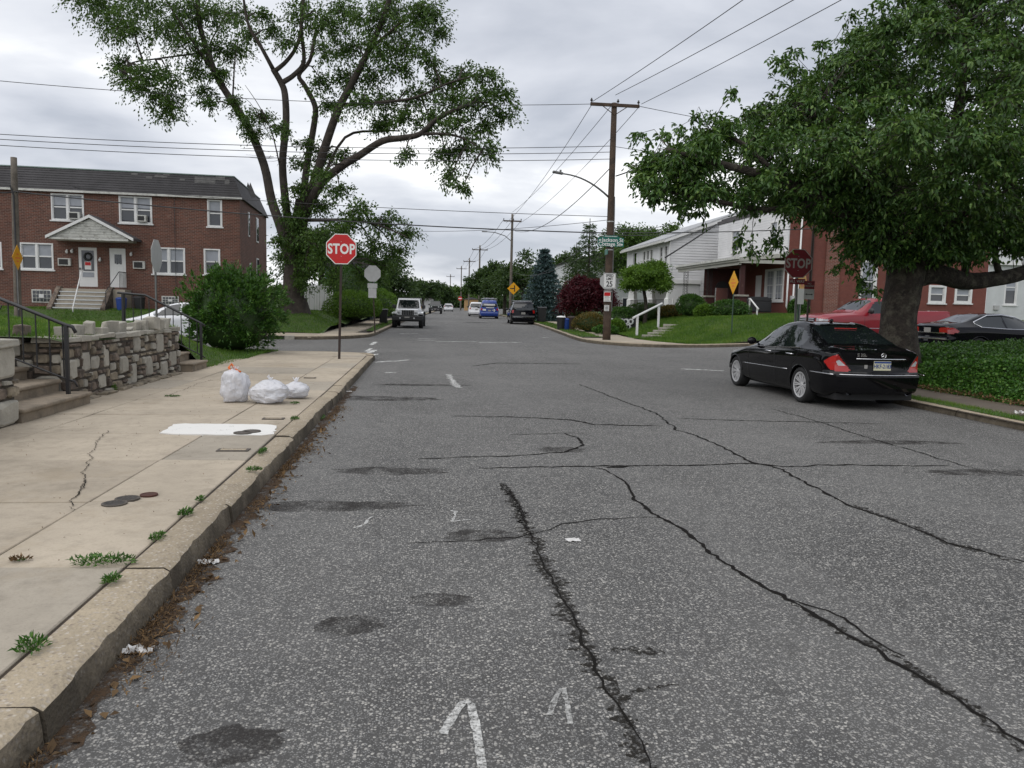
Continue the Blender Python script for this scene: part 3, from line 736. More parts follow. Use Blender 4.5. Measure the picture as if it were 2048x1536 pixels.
for i, (a, b, w_) in enumerate([((872,684),(952,683),.22),((958,685),(1042,685),.20),((836,678),(872,678),.14),((836,681),(873,681),.14),((800,669),(836,669),.2),
      ((852,647),(952,647),.25),((956,647),(1012,647),.18),((1362,738),(1448,742),.16),((750,725),(786,722),.16),((770,746),(792,745),.1),((787,723),(818,720),.1),((690,1),(690,1),0),
      ((1085,676),(1098,676),.2),((1160,686),(1172,686),.1),((742,690),(752,684),.16),((736,706),(750,700),.18),((740,712),(756,708),.12),((732,703),(742,697),.14),((905,636),(918,636),.2)]):
    if w_ == 0: continue
    road_ribbon('road_marking', [a, b], lambda t, w_=w_: w_, 'roadpaint', conv=idp, z=0.006, wob=0.004, seed=20+i, step=0.08)
# cracks and holes in the near pavement
for i, p in enumerate([[(182,905),(176,930),(170,960),(160,985),(146,1000),(142,1022)], [(215,862),(195,880),(186,905)], [(143,1000),(160,988),(170,960)], [(425,760),(395,768),(330,795)]]):
    pts = [on_ground(a, b, 0.15) for a, b in p]
    mb = MB(); V, F = ribbon(pts, lambda t: 0.006, 0.157, 0.02, 0.008, 50+i); mb.add(V, F); mb.build('crack', M['crack'], side_nl)

# ================================================================== STONE WALL AND STEPS (near left)
def rubble(parent, O, ud, nd, U, V, slabs_, seed, cell=0.075):
    """stones laid over a face: O origin, ud along, nd outwards; slabs_ are tall pale stones (u0,v0,u1,v1)"""
    r_ = random.Random(seed); nu, nv = int(U/cell), int(V/cell)
    used = np.zeros((nu, nv), bool); rects = []
    for a, b, c, d in slabs_:
        i0, i1 = max(0, round(a/cell)), min(nu, max(round(a/cell)+1, round(c/cell))); j0, j1 = max(0, round(b/cell)), min(nv, max(round(b/cell)+1, round(d/cell)))
        if i1 <= i0 or j1 <= j0 or used[i0:i1, j0:j1].any(): continue
        used[i0:i1, j0:j1] = True; rects.append((i0, j0, i1, j1, 'stone_pale'))
    for j in range(nv):
        i = 0
        while i < nu:
            if used[i, j]: i += 1; continue
            w_ = r_.choice([2, 2, 3, 3, 4, 4]); h_ = r_.choice([1, 1, 2, 2, 2])
            w2 = 0
            while w2 < w_ and i+w2 < nu and not used[i+w2, j]: w2 += 1
            h2 = 1
            while h2 < h_ and j+h2 < nv and not used[i:i+w2, j+h2].any(): h2 += 1
            used[i:i+w2, j:j+h2] = True
            rects.append((i, j, i+w2, j+h2, r_.choice(['stone_tan', 'stone_tan', 'stone_brown', 'stone_brown', 'stone_pale']))); i += w2
    ud, nd = Vector(ud), Vector(nd); up = Vector((0, 0, 1)); O = Vector(O)
    for i0, j0, i1, j1, mt in rects:
        u0, u1, v0, v1 = i0*cell, i1*cell, j0*cell, j1*cell
        g = 0.009; pr = r_.uniform(0.02, 0.06); q = 0.018
        us, vs_ = u1-u0, v1-v0
        # outline with clipped, uneven corners
        P = []
        for (a, b, sa, sb) in ((u0+g, v0+g, 1, 1), (u1-g, v0+g, -1, 1), (u1-g, v1-g, -1, -1), (u0+g, v1-g, 1, -1)):
            cu, cv = us*r_.uniform(.06, .24), vs_*r_.uniform(.06, .24)
            p1 = (a+sa*cu+r_.uniform(-.004, .004), b+r_.uniform(0, .012)*sb); p2 = (a+r_.uniform(0, .012)*sa, b+sb*cv)
            P += [p2, p1] if sa*sb > 0 else [p1, p2]
        cx, cy = (u0+u1)/2, (v0+v1)/2
        n = len(P); mb = MB()
        V_ = [O+ud*a+up*b-nd*0.08 for a, b in P]
        V_ += [O+ud*a+up*b+nd*(pr*0.45+r_.uniform(-.006, .006)) for a, b in P]
        V_ += [O+ud*(cx+(a-cx)*0.84)+up*(cy+(b-cy)*0.84)+nd*(pr+r_.uniform(-.008, .008)) for a, b in P]
        F = [(k, (k+1) % n, n+(k+1) % n, n+k) for k in range(n)] + [(n+k, n+(k+1) % n, 2*n+(k+1) % n, 2*n+k) for k in range(n)] + [tuple(range(2*n, 3*n))]
        if ud.cross(up).dot(nd) < 0: F = [tuple(reversed(f_)) for f_ in F]
        mb.add(V_, F); mb.build('stone', M[mt], parent, smooth=False)

def wall_uv(px, py, X0=-4.85):
    d = ray(px, py); t = X0/d[0]; q = CAM+d*t; return q[1]-11.1, q[2]-0.15
wall = thing('stone_wall', 'rubble stone garden wall with pale upright slabs and jagged coping', 'wall', (0, 0, 0))
mb = MB(); mb.b2(-5.28, -4.882, 11.14, 15.88, 0.1, 0.97); mb.b2(-7.6, -5.2, 11.14, 11.5, 0.1, 0.97); mb.build('mortar_core', M['mortar'], wall)
tall = []
for a, b, c, d in [(1310,270,1380,425),(1535,240,1605,410),(1015,380,1085,550),(820,420,900,590),(1180,450,1255,610),(1290,520,1360,720),(1420,455,1490,660),(1565,500,1645,690),(1660,400,1735,550),(975,615,1050,780),(625,470,740,655),(520,670,665,900),(1745,180,1810,290),(1775,460,1810,640),(910,460,1000,590)]:
    u0, v1 = wall_uv(a/4.876, 620+b/4.876); u1, v0 = wall_uv(c/4.876, 620+d/4.876)
    tall.append((max(0, u0), max(0, v0), u1, v1))
rubble(wall, (-4.89, 11.1, 0.15), (0, 1, 0), (1, 0, 0), 4.8, 0.84, tall, 5)
rubble(wall, (-7.5, 11.14, 0.15), (1, 0, 0), (0, -1, 0), 2.62, 0.84, [(2.2, 0.0, 2.6, 0.36), (0.6, 0.5, 1.1, 0.75), (1.4, 0.62, 2.0, 0.8)], 6)
r_ = random.Random(12)
y = 11.02                                           # flat cap stones and the jagged merlons on them
while y < 15.85:
    ln = r_.uniform(0.3, 0.6); y1 = min(y+ln, 15.92)
    mb = MB(); mb.box((-5.07+r_.uniform(-.02, .02), (y+y1)/2, 1.005+r_.uniform(-.012, .012)), (0.46, y1-y-0.015, 0.075), jit=0.012, rnd=r_); mb.build('cap_stone', M['stone_pale'], wall, bevel=0.012)
    y = y1
for y, h_, w_ in [(11.25,.16,.30),(11.72,.20,.42),(12.15,.22,.20),(12.42,.10,.26),(12.85,.20,.42),(13.3,.18,.34),(13.62,.10,.2),(13.95,.22,.36),(14.25,.30,.30),(14.55,.36,.36),(14.88,.28,.26),(15.2,.32,.34),(15.6,.28,.30)]:
    mb = MB(); h_ *= .62 if y > 13.6 else .9; c = (-4.98+r_.uniform(-.07, .07), y, 1.035+h_/2)
    mb.box(c, (0.17*r_.uniform(.7, 1.2), w_*0.80, h_), jit=0.026, rnd=r_, rz=r_.uniform(-.12, .12)); mb.build('coping_stone', M['stone_pale'], wall, bevel=0.015)
for x, h_, w_ in [(-5.55,.20,.16),(-6.15,.24,.34),(-6.7,.12,.4)]:
    mb = MB(); mb.box((x, 11.33, 1.0+h_/2), (w_, 0.24, h_), jit=0.02, rnd=r_); mb.build('coping_stone', M['stone_pale' if x < -5.6 else 'stone_brown'], wall, bevel=0.012)
for x in (-5.75, -6.35, -6.98):
    mb = MB(); mb.box((x, 11.3, 0.99), (0.6, 0.42, 0.08), jit=0.01, rnd=r_); mb.build('cap_stone', M['stone_pale'], wall, bevel=0.012)
for y in np.arange(11.6, 15.9, 0.62):
    mb = MB(); mb.box((-4.80, y, 0.16), (0.16, 0.45, 0.05), jit=0.02, rnd=r_); mb.build('footing_stone', M['stone_tan'], wall, bevel=0.012)

wl = thing('stone_pillar', 'stone gate pier at the left edge of the picture beside the steps', 'pillar', (0, 0, 0))
mb = MB(); mb.b2(-5.1, -4.64, 6.5, 9.24, 0.1, 1.03); mb.build('mortar_core', M['mortar'], wl)
rubble(wl, (-4.64, 6.5, 0.15), (0, 1, 0), (1, 0, 0), 2.78, 0.90, [(2.35, 0.52, 2.78, 0.90), (2.35, 0.0, 2.78, 0.27), (1.9, 0.3, 2.3, 0.55)], 9)
for y in (6.8, 7.5, 8.2, 8.9):
    mb = MB(); mb.box((-4.86, y+0.02, 1.08), (0.60, 0.68, 0.10), jit=0.015, rnd=r_); mb.build('cap_stone', M['stone_pale'], wl, bevel=0.015)

stepm = pm('step_concrete', (0.30, 0.245, 0.18), 0.9, var=0.3, vs_=4, bump=0.4, bs=50, dirt=((0.12, 0.10, 0.075), 5, 0.5, 0.6), world=True)
st = thing('garden_steps', 'brownish concrete steps climbing between the stone pier and the stone wall', 'steps')
for i in range(6):
    x0 = -4.55-0.40*i; z1 = 0.15+0.165*(i+1)
    mb = MB(); mb.b2(-7.5, x0-0.035, 9.27, 11.08, z1-0.165, z1-0.055); mb.build('riser', stepm, st)
    mb = MB(); mb.b2(x0-0.46, x0, 9.26, 11.09, z1-0.055, z1); mb.build('tread', stepm, st, bevel=0.022, seg=3)
st2 = thing('garden_steps', 'short concrete steps just past the far end of the stone wall', 'steps')
for i in range(5):
    x0 = -4.62-0.36*i; z1 = 0.15+0.17*(i+1)
    mb = MB(); mb.b2(x0-0.4, x0-0.03, 15.98, 17.0, z1-0.17, z1-0.05); mb.build('riser', stepm, st2)
    mb = MB(); mb.b2(x0-0.42, x0, 15.97, 17.02, z1-0.05, z1); mb.build('tread', stepm, st2, bevel=0.02)

def railing(label, top, low_off, spacing, posts, y, scroll=False):
    t = thing('iron_railing', label, 'railing')
    mb = MB(); mb.tube([(x, y, z) for x, z in top], 0.024, 8)
    mb.build('handrail', M['black'], t, smooth=True)
    mb = MB(); mb.tube([(x, y, z-low_off) for x, z in top], 0.013, 6); mb.build('lower_rail', M['black'], t, smooth=True)
    xs_, zs_ = [p[0] for p in top], [p[1] for p in top]
    o_ = np.argsort(xs_); fx = np.array(xs_)[o_]; fz = np.array(zs_)[o_]
    x = max(xs_)-spacing
    while x > min(xs_):
        zt = float(np.interp(x, fx, fz)); mb = MB(); mb.cyl((x, y, zt-low_off), (x, y, zt), 0.010, n=6); mb.build('baluster', M['black'], t); x -= spacing
    for px_, zb in posts:
        zt = float(np.interp(px_, fx, fz)); mb = MB(); mb.box((px_, y, (zb+zt)/2), (0.045, 0.045, zt-zb)); mb.build('post', M['black'], t)
    if scroll:
        for cx in (-5.66, -6.45):
            zt = float(np.interp(cx, fx, fz))-0.42
            for s_ in (-1, 1):
                mb = MB(); mb.tube([(cx+s_*0.02+s_*0.09*(1-math.exp(-k*.16))*math.cos(k*0.5+1.5), y, zt-0.12*s_+0.07*math.sin(k*0.5)*s_*math.exp(-k*.05)) for k in range(16)], 0.008, 5); mb.build('scroll', M['black'], t)
            mb = MB(); mb.tube([(cx-0.16, y, zt-0.30), (cx+0.16, y, zt+0.28)], 0.009, 5); mb.build('cross_bar', M['black'], t)
            mb = MB(); mb.tube([(cx+0.16, y, zt-0.30), (cx-0.16, y, zt+0.28)], 0.009, 5); mb.build('cross_bar', M['black'], t)
    return t
railing('black wrought iron handrail on the steps at the left edge', [(-4.60, 1.13), (-4.64, 1.21), (-4.72, 1.23), (-6.9, 2.12)], 0.72, 0.165, [(-4.72, 0.31), (-6.4, 0.97)], 10.75, scroll=True)
railing('black iron handrail on the steps past the stone wall, by the bush', [(-4.66, 1.04), (-4.74, 1.10), (-5.85, 1.66), (-6.4, 1.70)], 0.68, 0.16, [(-4.74, 0.16), (-6.3, 0.95)], 16.95)

# pavement fittings
def disc(name, x, y, r, mat, z=0.158, holes=False, parent=None):
    mb = MB(); mb.lathe([(0, z+0.002), (r*0.8, z+0.002), (r*0.82, z+0.005), (r, z+0.004), (r, z-0.01)], 24, c=(x, y, 0)); o = mb.build(name, mat, parent)
    if holes:
        for a in range(-2, 3):
            for b in range(-2, 3):
                if a*a+b*b > 5: continue
                mb = MB(); mb.lathe([(0, z+0.0065), (r*0.095, z+0.0065)], 8, c=(x+a*r*0.3, y+b*r*0.3, 0)); mb.build('hole', M['signblack'], o)
    return o
p = on_ground(229, 1009, .15); tag(disc('drain_cover', p.x, p.y, 0.085, M['ironcover'], holes=True), 'round perforated iron drain cover nearest the camera', 'drain cover')
p = on_ground(255, 999, .15); tag(disc('drain_cover', p.x, p.y, 0.085, M['ironcover'], holes=True), 'round perforated iron drain cover, middle of the three on the pavement', 'drain cover')
p = on_ground(298, 991, .15); tag(disc('vent_cap', p.x, p.y, 0.062, M['rust']), 'small rusty round cap beside the two drain covers', 'cap')
p = on_ground(486, 868, .15); tag(disc('drain_cover', p.x, p.y, 0.10, M['ironcover'], z=0.166), 'grey round cover set in the white pavement patch, left one', 'drain cover')
p = on_ground(503, 865, .15); tag(disc('drain_cover', p.x, p.y, 0.10, M['ironcover'], z=0.166), 'grey round cover set in the white pavement patch, right one', 'drain cover')
for px_, py_, w_, lab in ((547, 838, .26, 'small rectangular iron valve box near the kerb beyond the white patch'), (467, 901, .30, 'small rusty rectangular valve box before the white patch'), (620, 756, .22, 'dark little valve lid on the pavement behind the bags')):
    p = on_ground(px_, py_, .15); t = thing('valve_box', lab, 'valve box', (p.x, p.y, 0.156))
    mb = MB(); mb.box((0, 0, 0.0), (w_, 0.13, 0.008)); mb.build('frame', M['ironcover'], t)
    mb = MB(); mb.box((0, 0, 0.002), (w_-0.06, 0.08, 0.008)); mb.build('lid', M['kerb'], t)

# ================================================================== BUILDING HELPERS
def wall_panel(mb, x0, x1, z0, z1, holes, y=0.0, depth=0.12, axis='x', mi=0):
    """outer face with openings, plus the reveals; holes (x0,x1,z0,z1). axis 'x': face looks to -y; axis 'y': runs along y, looks to -x"""
    def P(a, d, z): return (a, y+d, z) if axis == 'x' else (y+d, a, z)
    xs = sorted({x0, x1, *[h[0] for h in holes], *[h[1] for h in holes]}); zs = sorted({z0, z1, *[h[2] for h in holes], *[h[3] for h in holes]})
    flip = axis != 'x'
    def q(*p): mb.add(p if not flip else p[::-1], [(0, 1, 2, 3)], mi)
    for i in range(len(xs)-1):
        for j in range(len(zs)-1):
            a, b, c, d = xs[i], xs[i+1], zs[j], zs[j+1]; mx_, mz = (a+b)/2, (c+d)/2
            if any(h[0] < mx_ < h[1] and h[2] < mz < h[3] for h in holes): continue
            q(P(a, 0, c), P(b, 0, c), P(b, 0, d), P(a, 0, d))
    for h in holes:
        a, b, c, d = h
        q(P(a, 0, c), P(a, 0, d), P(a, depth, d), P(a, depth, c)); q(P(b, 0, d), P(b, 0, c), P(b, depth, c), P(b, depth, d))
        q(P(a, 0, d), P(b, 0, d), P(b, depth, d), P(a, depth, d)); q(P(b, 0, c), P(a, 0, c), P(a, depth, c), P(b, depth, c))

def window(parent, x0, x1, z0, z1, y=0.0, units=1, blind=0.5, axis='x', sill=True, fw=0.07, grid=None, bm='glasscurtain', proud=0.02):
    """double-hung window set in an opening; local coordinates of the building"""
    def bx(mb, a, b, c, d, d0, d1):
        if axis == 'x': mb.b2(a, b, y+d0, y+d1, c, d)
        else: mb.b2(y+d0, y+d1, a, b, c, d)
    mb = MB()
    bx(mb, x0, x0+fw, z0, z1, -proud, 0.1); bx(mb, x1-fw, x1, z0, z1, -proud, 0.1)
    bx(mb, x0+fw, x1-fw, z1-fw, z1, -proud, 0.1); bx(mb, x0+fw, x1-fw, z0, z0+fw, -proud, 0.1)
    w_ = mb.build('window', M['trim'], parent, bevel=0.008)
    wu = (x1-x0-2*fw)/units
    for k in range(units):
        a, b = x0+fw+wu*k, x0+fw+wu*(k+1)
        if k: mb = MB(); bx(mb, a-0.05, a+0.05, z0+fw, z1-fw, -proud+0.004, 0.09); mb.build('mullion', M['trim'], w_)
        zm = (z0+z1)/2; pa = 0.05 if k else 0.0; pb = 0.05 if k < units-1 else 0.0
        mb = MB(); bx(mb, a+pa, b-pb, z0+fw, z1-fw, 0.075, 0.085); mb.build('pane', M['glass'], w_)
        if blind:
            mb = MB(); bx(mb, a+pa+0.03, b-pb-0.03, z1-fw-(z1-z0-2*fw)*blind, z1-fw, 0.066, 0.072); mb.build('blind', M[bm], w_)
        mb = MB(); bx(mb, a+pa, b-pb, zm-0.03, zm+0.03, 0.03, 0.064); bx(mb, a+pa, a+pa+0.035, z0+fw, z1-fw, 0.03, 0.064); bx(mb, b-pb-0.035, b-pb, z0+fw, z1-fw, 0.03, 0.064)
        mb.build('sash', M['trim'], w_)
        if grid:
            mb = MB()
            for i in range(1, grid[0]): q = a+(b-a)*i/grid[0]; bx(mb, q-0.012, q+0.012, z0+fw, z1-fw, 0.05, 0.062)
            for i in range(1, grid[1]): q = z0+(z1-z0)*i/grid[1]; bx(mb, a, b, q-0.012, q+0.012, 0.052, 0.060)
            mb.build('muntin', M['trim'], w_)
    if sill:
        mb = MB(); bx(mb, x0-0.06, x1+0.06, z0-0.07, z0-0.003, -proud-0.05, 0.05); mb.build('sill', M['trim'], w_, bevel=0.006)
    return w_
def ac_unit(parent, x0, x1, z0, z1, y=0.0, proud=0.28):
    mb = MB(); mb.b2(x0, x1, y-proud, y+0.05, z0, z1); a = mb.build('air_conditioner', M['trimworn'], parent, bevel=0.012)
    mb = MB(); mb.b2(x0+0.05, x1-0.2*(x1-x0), y-proud-0.006, y-proud+0.02, z0+0.05, z1-0.05); mb.build('grille', M['signblack'], a)

# ================================================================== BRICK APARTMENT ROW (left)
bl = thing('brick_row_building', 'two-storey red brick row building with grey shingled mansard roof', 'building', at(482, 600, 41.0).to_2d().to_3d(), R(3.3))
wins = [(-8.82,-7.33,5.28,6.56,2),(-5.73,-4.18,5.26,6.58,2),(-1.57,-.85,5.24,6.58,1),(-10.30,-8.79,2.85,4.14,2),(-4.23,-2.67,2.80,4.12,2),(-1.78,-.98,2.84,4.13,1),(-12.6,-11.1,2.84,4.13,2),(-13.5,-12.0,5.27,6.56,2),(-17,-15.5,5.27,6.56,2),(-17,-15.5,2.84,4.13,2)]
doors = [(-7.67,-6.81,2.07,4.00),(-6.24,-5.48,2.07,4.00)]
mb = MB(); holes = [w_[:4] for w_ in wins]+doors
wall_panel(mb, -26, 0, 0.3, 6.75, holes); 
sidew = [(2.3,2.75,5.0,6.3),(5.0,5.8,4.9,6.3),(2.6,3.3,2.7,3.6),(5.0,5.8,2.7,4.0)]
fl = MB(); wall_panel(fl, 0, 9.2, 0.3, 6.75, [(-h[1]+0, -h[0], h[2], h[3]) for h in []], axis='y')
mb.add([(0, 0, 0.3), (0, 9.2, 0.3), (0, 9.2, 6.75), (0, 0, 6.75)], [(0, 1, 2, 3)]); mb.add([(0, 9.2, 0.3), (-26, 9.2, 0.3), (-26, 9.2, 6.75), (0, 9.2, 6.75)], [(0, 1, 2, 3)])
mb.build('wall', M['brick'], bl)
for w_ in wins: window(bl, *w_[:4], units=w_[4], blind=0.5 if w_[2] < 5 else 0.42)
for a, b, c, d in sidew:
    mb = MB(); mb.b2(0.01, 0.05, a, b, c, d); w_ = mb.build('window', M['trim'], bl)
    mb = MB(); mb.b2(0.045, 0.06, a+.08, b-.08, c+.08, d-.08); mb.build('pane', M['glass'], w_)
mb = MB()                                             # mansard: sloped skirt, front and side, flat deck
E_, T_ = 6.70, 7.80; so_, si_ = -0.14, 0.34
mb.add([(-26, so_, E_), (-so_, so_, E_), (-si_, si_, T_), (-26, si_, T_)], [(0,1,2,3)])
mb.add([(-so_, so_, E_), (-so_, 9.3, E_), (-si_, 9.0, T_), (-si_, si_, T_)], [(0,1,2,3)])
mb.add([(-26, si_, T_), (-si_, si_, T_), (-si_, 9.0, T_), (-26, 9.0, T_)], [(0,1,2,3)])
mb.add([(-26, so_, E_), (-26, 0.2, E_), (-0.2, 0.2, E_), (-so_, so_, E_)], [(0,1,2,3)]); mb.add([(-so_, so_, E_), (-0.2, 0.2, E_), (-0.2, 9.2, E_), (-so_, 9.3, E_)], [(0,1,2,3)])
roof = mb.build('roof', M['shingle'], bl)
def on_roof(u, t): return (u, so_+(si_-so_)*t-0.012, E_+(T_-E_)*t+0.012)
for u0, u1, t0, t1 in [(-2.2,-1.2,.62,.92),(-1.2,-.75,.80,.98),(-.75,-.52,.62,.85),(-2.9,-2.65,.70,.80),(-4.1,-3.5,.80,.92),(-4.5,-4.2,.72,.82),(-3.7,-3.4,.9,.98),(-5.2,-4.9,.85,.95)]:
    mb = MB(); mb.add([on_roof(u0, t0), on_roof(u1, t0), on_roof(u1, t1), on_roof(u0, t1)], [(0,1,2,3)]); mb.build('shingle_patch', M['shingle2'], roof)
r_ = random.Random(3)
for k in range(9):                                    # shingle courses, proud lower edges
    t = k/9; mb = MB(); p = on_roof(0, t); mb.b2(-26, 0.1-0.42*t, p[1]-0.004, p[1]+0.02, p[2]-0.008, p[2]+0.008); mb.build('shingle_course', M['shingle'], roof)
mb = MB(); mb.b2(-26, -si_+0.03, si_-0.04, si_+0.06, T_, T_+0.05); mb.b2(-si_-0.06, -si_+0.04, si_+0.06, 9, T_, T_+0.05); mb.build('roof_edge', pm('verdigris_edge', (0.22, 0.30, 0.27), 0.6), roof)
mb = MB(); mb.b2(-26, 0.14, -0.20, -0.10, 6.62, 6.72); mb.build('gutter', M['trimworn'], bl)
mb = MB(); mb.cyl((-3.12, -0.06, 2.2), (-3.12, -0.06, 6.6), 0.012, n=6); mb.build('cable', M['wire'], bl)
for u in (-0.55, -0.42):
    mb = MB(); mb.add([(u, 4.5, T_-0.5), (u+.5, 4.9, T_-0.4), (u+.2, 4.7, T_+0.4)], [(0,1,2)]); mb.build('roof_vent', M['shingle2'], roof)
ac_unit(bl, -7.98, -7.46, 5.34, 5.68, proud=0.22); ac_unit(bl, -4.86, -4.42, 5.34, 5.66, proud=0.22); ac_unit(bl, -8.57, -7.99, 3.07, 3.44, proud=0.12); ac_unit(bl, -5.12, -4.56, 3.02, 3.40, proud=0.12)
# doors
mb = MB(); mb.b2(-7.67, -6.81, 0.02, 0.08, 2.07, 4.0); d1 = mb.build('door', M['trim'], bl, bevel=0.008)
mb = MB(); mb.b2(-7.52, -6.96, 0.0, 0.03, 2.85, 3.85); mb.build('door_glass', M['glass'], d1)
mb = MB(); mb.lathe([(0.16+0.05*math.cos(t), 0.05*math.sin(t)) for t in np.linspace(0, 6.283, 9)], 20, axis='y', c=(-7.22, -0.03, 3.55)); mb.build('wreath', M['signblack'], d1)
mb = MB(); mb.b2(-7.38, -7.08, -0.02, -0.005, 2.92, 3.30); mb.build('notice', M['signwhite'], d1)
mb = MB(); mb.b2(-7.36, -7.10, -0.03, -0.022, 3.12, 3.28); mb.build('notice_panel', M['signred'], d1)
mb = MB(); mb.box((-7.60, -0.02, 2.95), (0.04, 0.06, 0.1)); mb.build('handle', M['black'], d1)
mb = MB(); mb.b2(-7.5, -6.98, 0.0, 0.03, 2.55, 2.78); mb.build('door_glass', M['glasscurtain'], d1)
mb = MB(); mb.b2(-6.24, -5.48, 0.02, 0.08, 2.07, 4.0); d2 = mb.build('door', M['trim'], bl, bevel=0.008)
for k in range(4):
    mb = MB(); mb.b2(-6.0+0.085*k, -5.93+0.085*k, 0.0, 0.03, 3.25-0.03*(k % 2), 3.7); mb.build('door_light', M['glass'], d2)
for zz0, zz1 in ((2.25, 2.62), (2.7, 3.12)):
    for xx0 in (-6.12, -5.83): mb = MB(); mb.b2(xx0, xx0+0.22, 0.012, 0.03, zz0, zz1); mb.build('door_panel', M['trim'], d2, bevel=0.006)
for u, z in ((-7.92, 3.78), (-8.15, 3.75), (-5.2, 3.72), (-6.65, 3.4)):
    mb = MB(); mb.blob((u, -0.1, z), (0.07, 0.07, 0.09), 8, 6); mb.box((u, -0.03, z+0.1), (0.06, 0.08, 0.05)); mb.build('wall_lamp', M['trim'], bl, smooth=True)
# gabled canopy over the doors
cp = MB(); cp.plate([(-8.49, 4.40), (-4.98, 4.40), (-6.66, 5.30)], -1.2, -1.12); can = cp.build('canopy', M['trimworn'], bl)
for k in range(6):
    z0 = 4.50+0.12*k; hw = 1.60*(1-(z0-4.40)/0.92)
    if hw > 0.15: mb = MB(); mb.box((-6.72, -1.215, z0), (2*hw, 0.03, 0.09), rx=R(8)); mb.build('clapboard', M['trimworn'], can)
for s_ in (-1, 1):
    xe = -6.66+s_*1.95; mb = MB()
    mb.prism([(-6.66, 5.36), (xe, 4.32), (xe, 4.44), (-6.66, 5.50)], lambda a, b: (a, -1.30, b), lambda a, b: (a, 0.0, b)); mb.build('canopy_roof', M['shingle'], can)
    mb = MB(); mb.prism([(-6.66, 5.33), (xe, 4.29), (xe, 4.43), (-6.66, 5.47)], lambda a, b: (a, -1.37, b), lambda a, b: (a, -1.31, b)); mb.build('bargeboard', M['trim'], can)
mb = MB(); mb.b2(-8.5, -4.95, -1.28, 0.0, 4.28, 4.38); mb.build('canopy_soffit', M['trimworn'], can)
# stoop
stp = MB(); stp.b2(-8.25, -5.25, -1.0, -0.01, 0.8, 1.96); stoop = stp.build('stoop', M['concrete2'], bl, bevel=0.01)
for k in range(5):
    mb = MB(); z1 = 1.96-0.19*(k+1); mb.b2(-8.1, -6.05, -1.0-0.22*(k+1), -1.0-0.22*k, 0.7, z1); s_ = mb.build('step', M['concrete2'], stoop)
    mb = MB(); mb.b2(-8.12, -6.03, -1.03-0.22*(k+1), -1.0-0.22*k, z1+0.003, z1+0.05); mb.build('tread', M['stucco'], s_, bevel=0.008)
for x in (-8.24, -5.90):
    mb = MB(); mb.side([(-0.7, 0.8), (-2.2, 0.8), (-2.2, 1.06), (-1.0, 2.06), (-0.7, 2.06)], x-0.10, x+0.10); mb.build('cheek_wall', M['stone_brown'], stoop, bevel=0.01)
for k in range(6):
    mb = MB(); mb.cyl((-5.5, -.95+0.18*k, 1.96), (-5.5, -.95+0.18*k, 2.8), 0.012, n=6); mb.build('baluster', M['black'], stoop)
mb = MB(); mb.tube([(-5.5, 0, 2.82), (-5.5, -1.0, 2.82), (-5.8, -2.0, 1.85), (-5.8, -2.05, 1.2)], 0.02, 6); mb.build('handrail', M['black'], stoop)
mb = MB(); mb.tube([(-7.15, -0.9, 2.85), (-7.15, -1.15, 2.75), (-7.0, -2.75, 1.05), (-7.0, -2.75, 0.85)], 0.028, 8); mb.build('pipe_rail', M['trim'], stoop, smooth=True)
for u0, u1, z0, z1 in ((-9.8, -8.99, 1.28, 1.84), (-3.79, -3.05, 1.30, 1.66)):
    mb = MB(); mb.b2(u0-0.04, u1+0.04, -0.03, 0.02, z0-0.04, z1+0.04); w_ = mb.build('block_window', M['trimworn'], bl)
    for i in range(5):
        for j in range(3):
            if i in (2,) and j == 1: continue
            a = (u1-u0)/5; b = (z1-z0)/3
            mb = MB(); mb.b2(u0+a*i+.012, u0+a*(i+1)-.012, -0.045, 0.0, z0+b*j+.012, z0+b*(j+1)-.012); mb.build('glass_block', M['glass'], w_, bevel=0.01)
    mb = MB(); mb.b2(u0+a*2-.03, u0+a*3+.03, -0.06, 0.0, z0+b+.01, z0+2*b-.01); mb.build('vent', M['trim'], w_)

# ================================================================== CORNER BRICK HOUSE (right)
def A41(px, py): q = at(px, py, 41.0); return q.x, q.z
bx0 = A41(1572, 600)[0]
HB = thing('brick_corner_house', 'red brick corner house with deep front porch behind the red pickup', 'house', (bx0, 41.0, 0), 0)
def wb(px0, py0, px1, py1):
    a, b = A41(px0, py0); c, d = A41(px1, py1); return (a-bx0, c-bx0, d, b)
W_ = A41(1975, 560)[0]-bx0
bw = [wb(1858, 570, 1890, 607), wb(1910, 574, 1942, 607), wb(1722, 520, 1750, 607), (8.3, 9.3, 5.2, 6.6), (4.3, 5.3, 5.2, 6.6)]
mb = MB(); wall_panel(mb, 0, W_, 0.5, 7.4, bw); mb.build('wall', M['brick2'], HB); mb = MB()
wall_panel(mb, 0, 10.5, 0.5, 4.75, [(0.35, 2.75, 2.2, 4.05), (3.3, 4.2, 1.58, 3.75)], axis='y')
mb.build('wall', M['brick2'], HB); mb = MB(); mb.add([(W_, 0, .5), (W_, 10.5, .5), (W_, 10.5, 7.4), (W_, 0, 7.4)], [(0,1,2,3)])
mb.build('wall', M['brick2'], HB)
for b_ in bw: window(HB, *b_, fw=0.13, blind=0.45, proud=0.05)
mb = MB(); mb.b2(-0.10, W_+0.1, -0.15, 10.6, 7.4, 7.6); mb.b2(0.1, W_-0.1, 0.1, 10.4, 7.6, 7.75); mb.build('roof', M['shingle'], HB)
mb = MB(); mb.b2(-0.035, 0.02, 0.02, 10.4, 4.76, 7.38); up = mb.build('upper_panel', M['siding'], HB)
for y0, y1 in ((1.2, 2.2), (6.5, 7.9)): window(HB, y0, y1, 5.35, 6.75, y=-0.15, axis='y', fw=0.09, blind=0.45)
for k in range(17): mb = MB(); mb.b2(-0.055, -0.036, 0.02, 10.4, 4.80+0.15*k, 4.93+0.15*k); mb.build('siding_board', M['siding'], up)
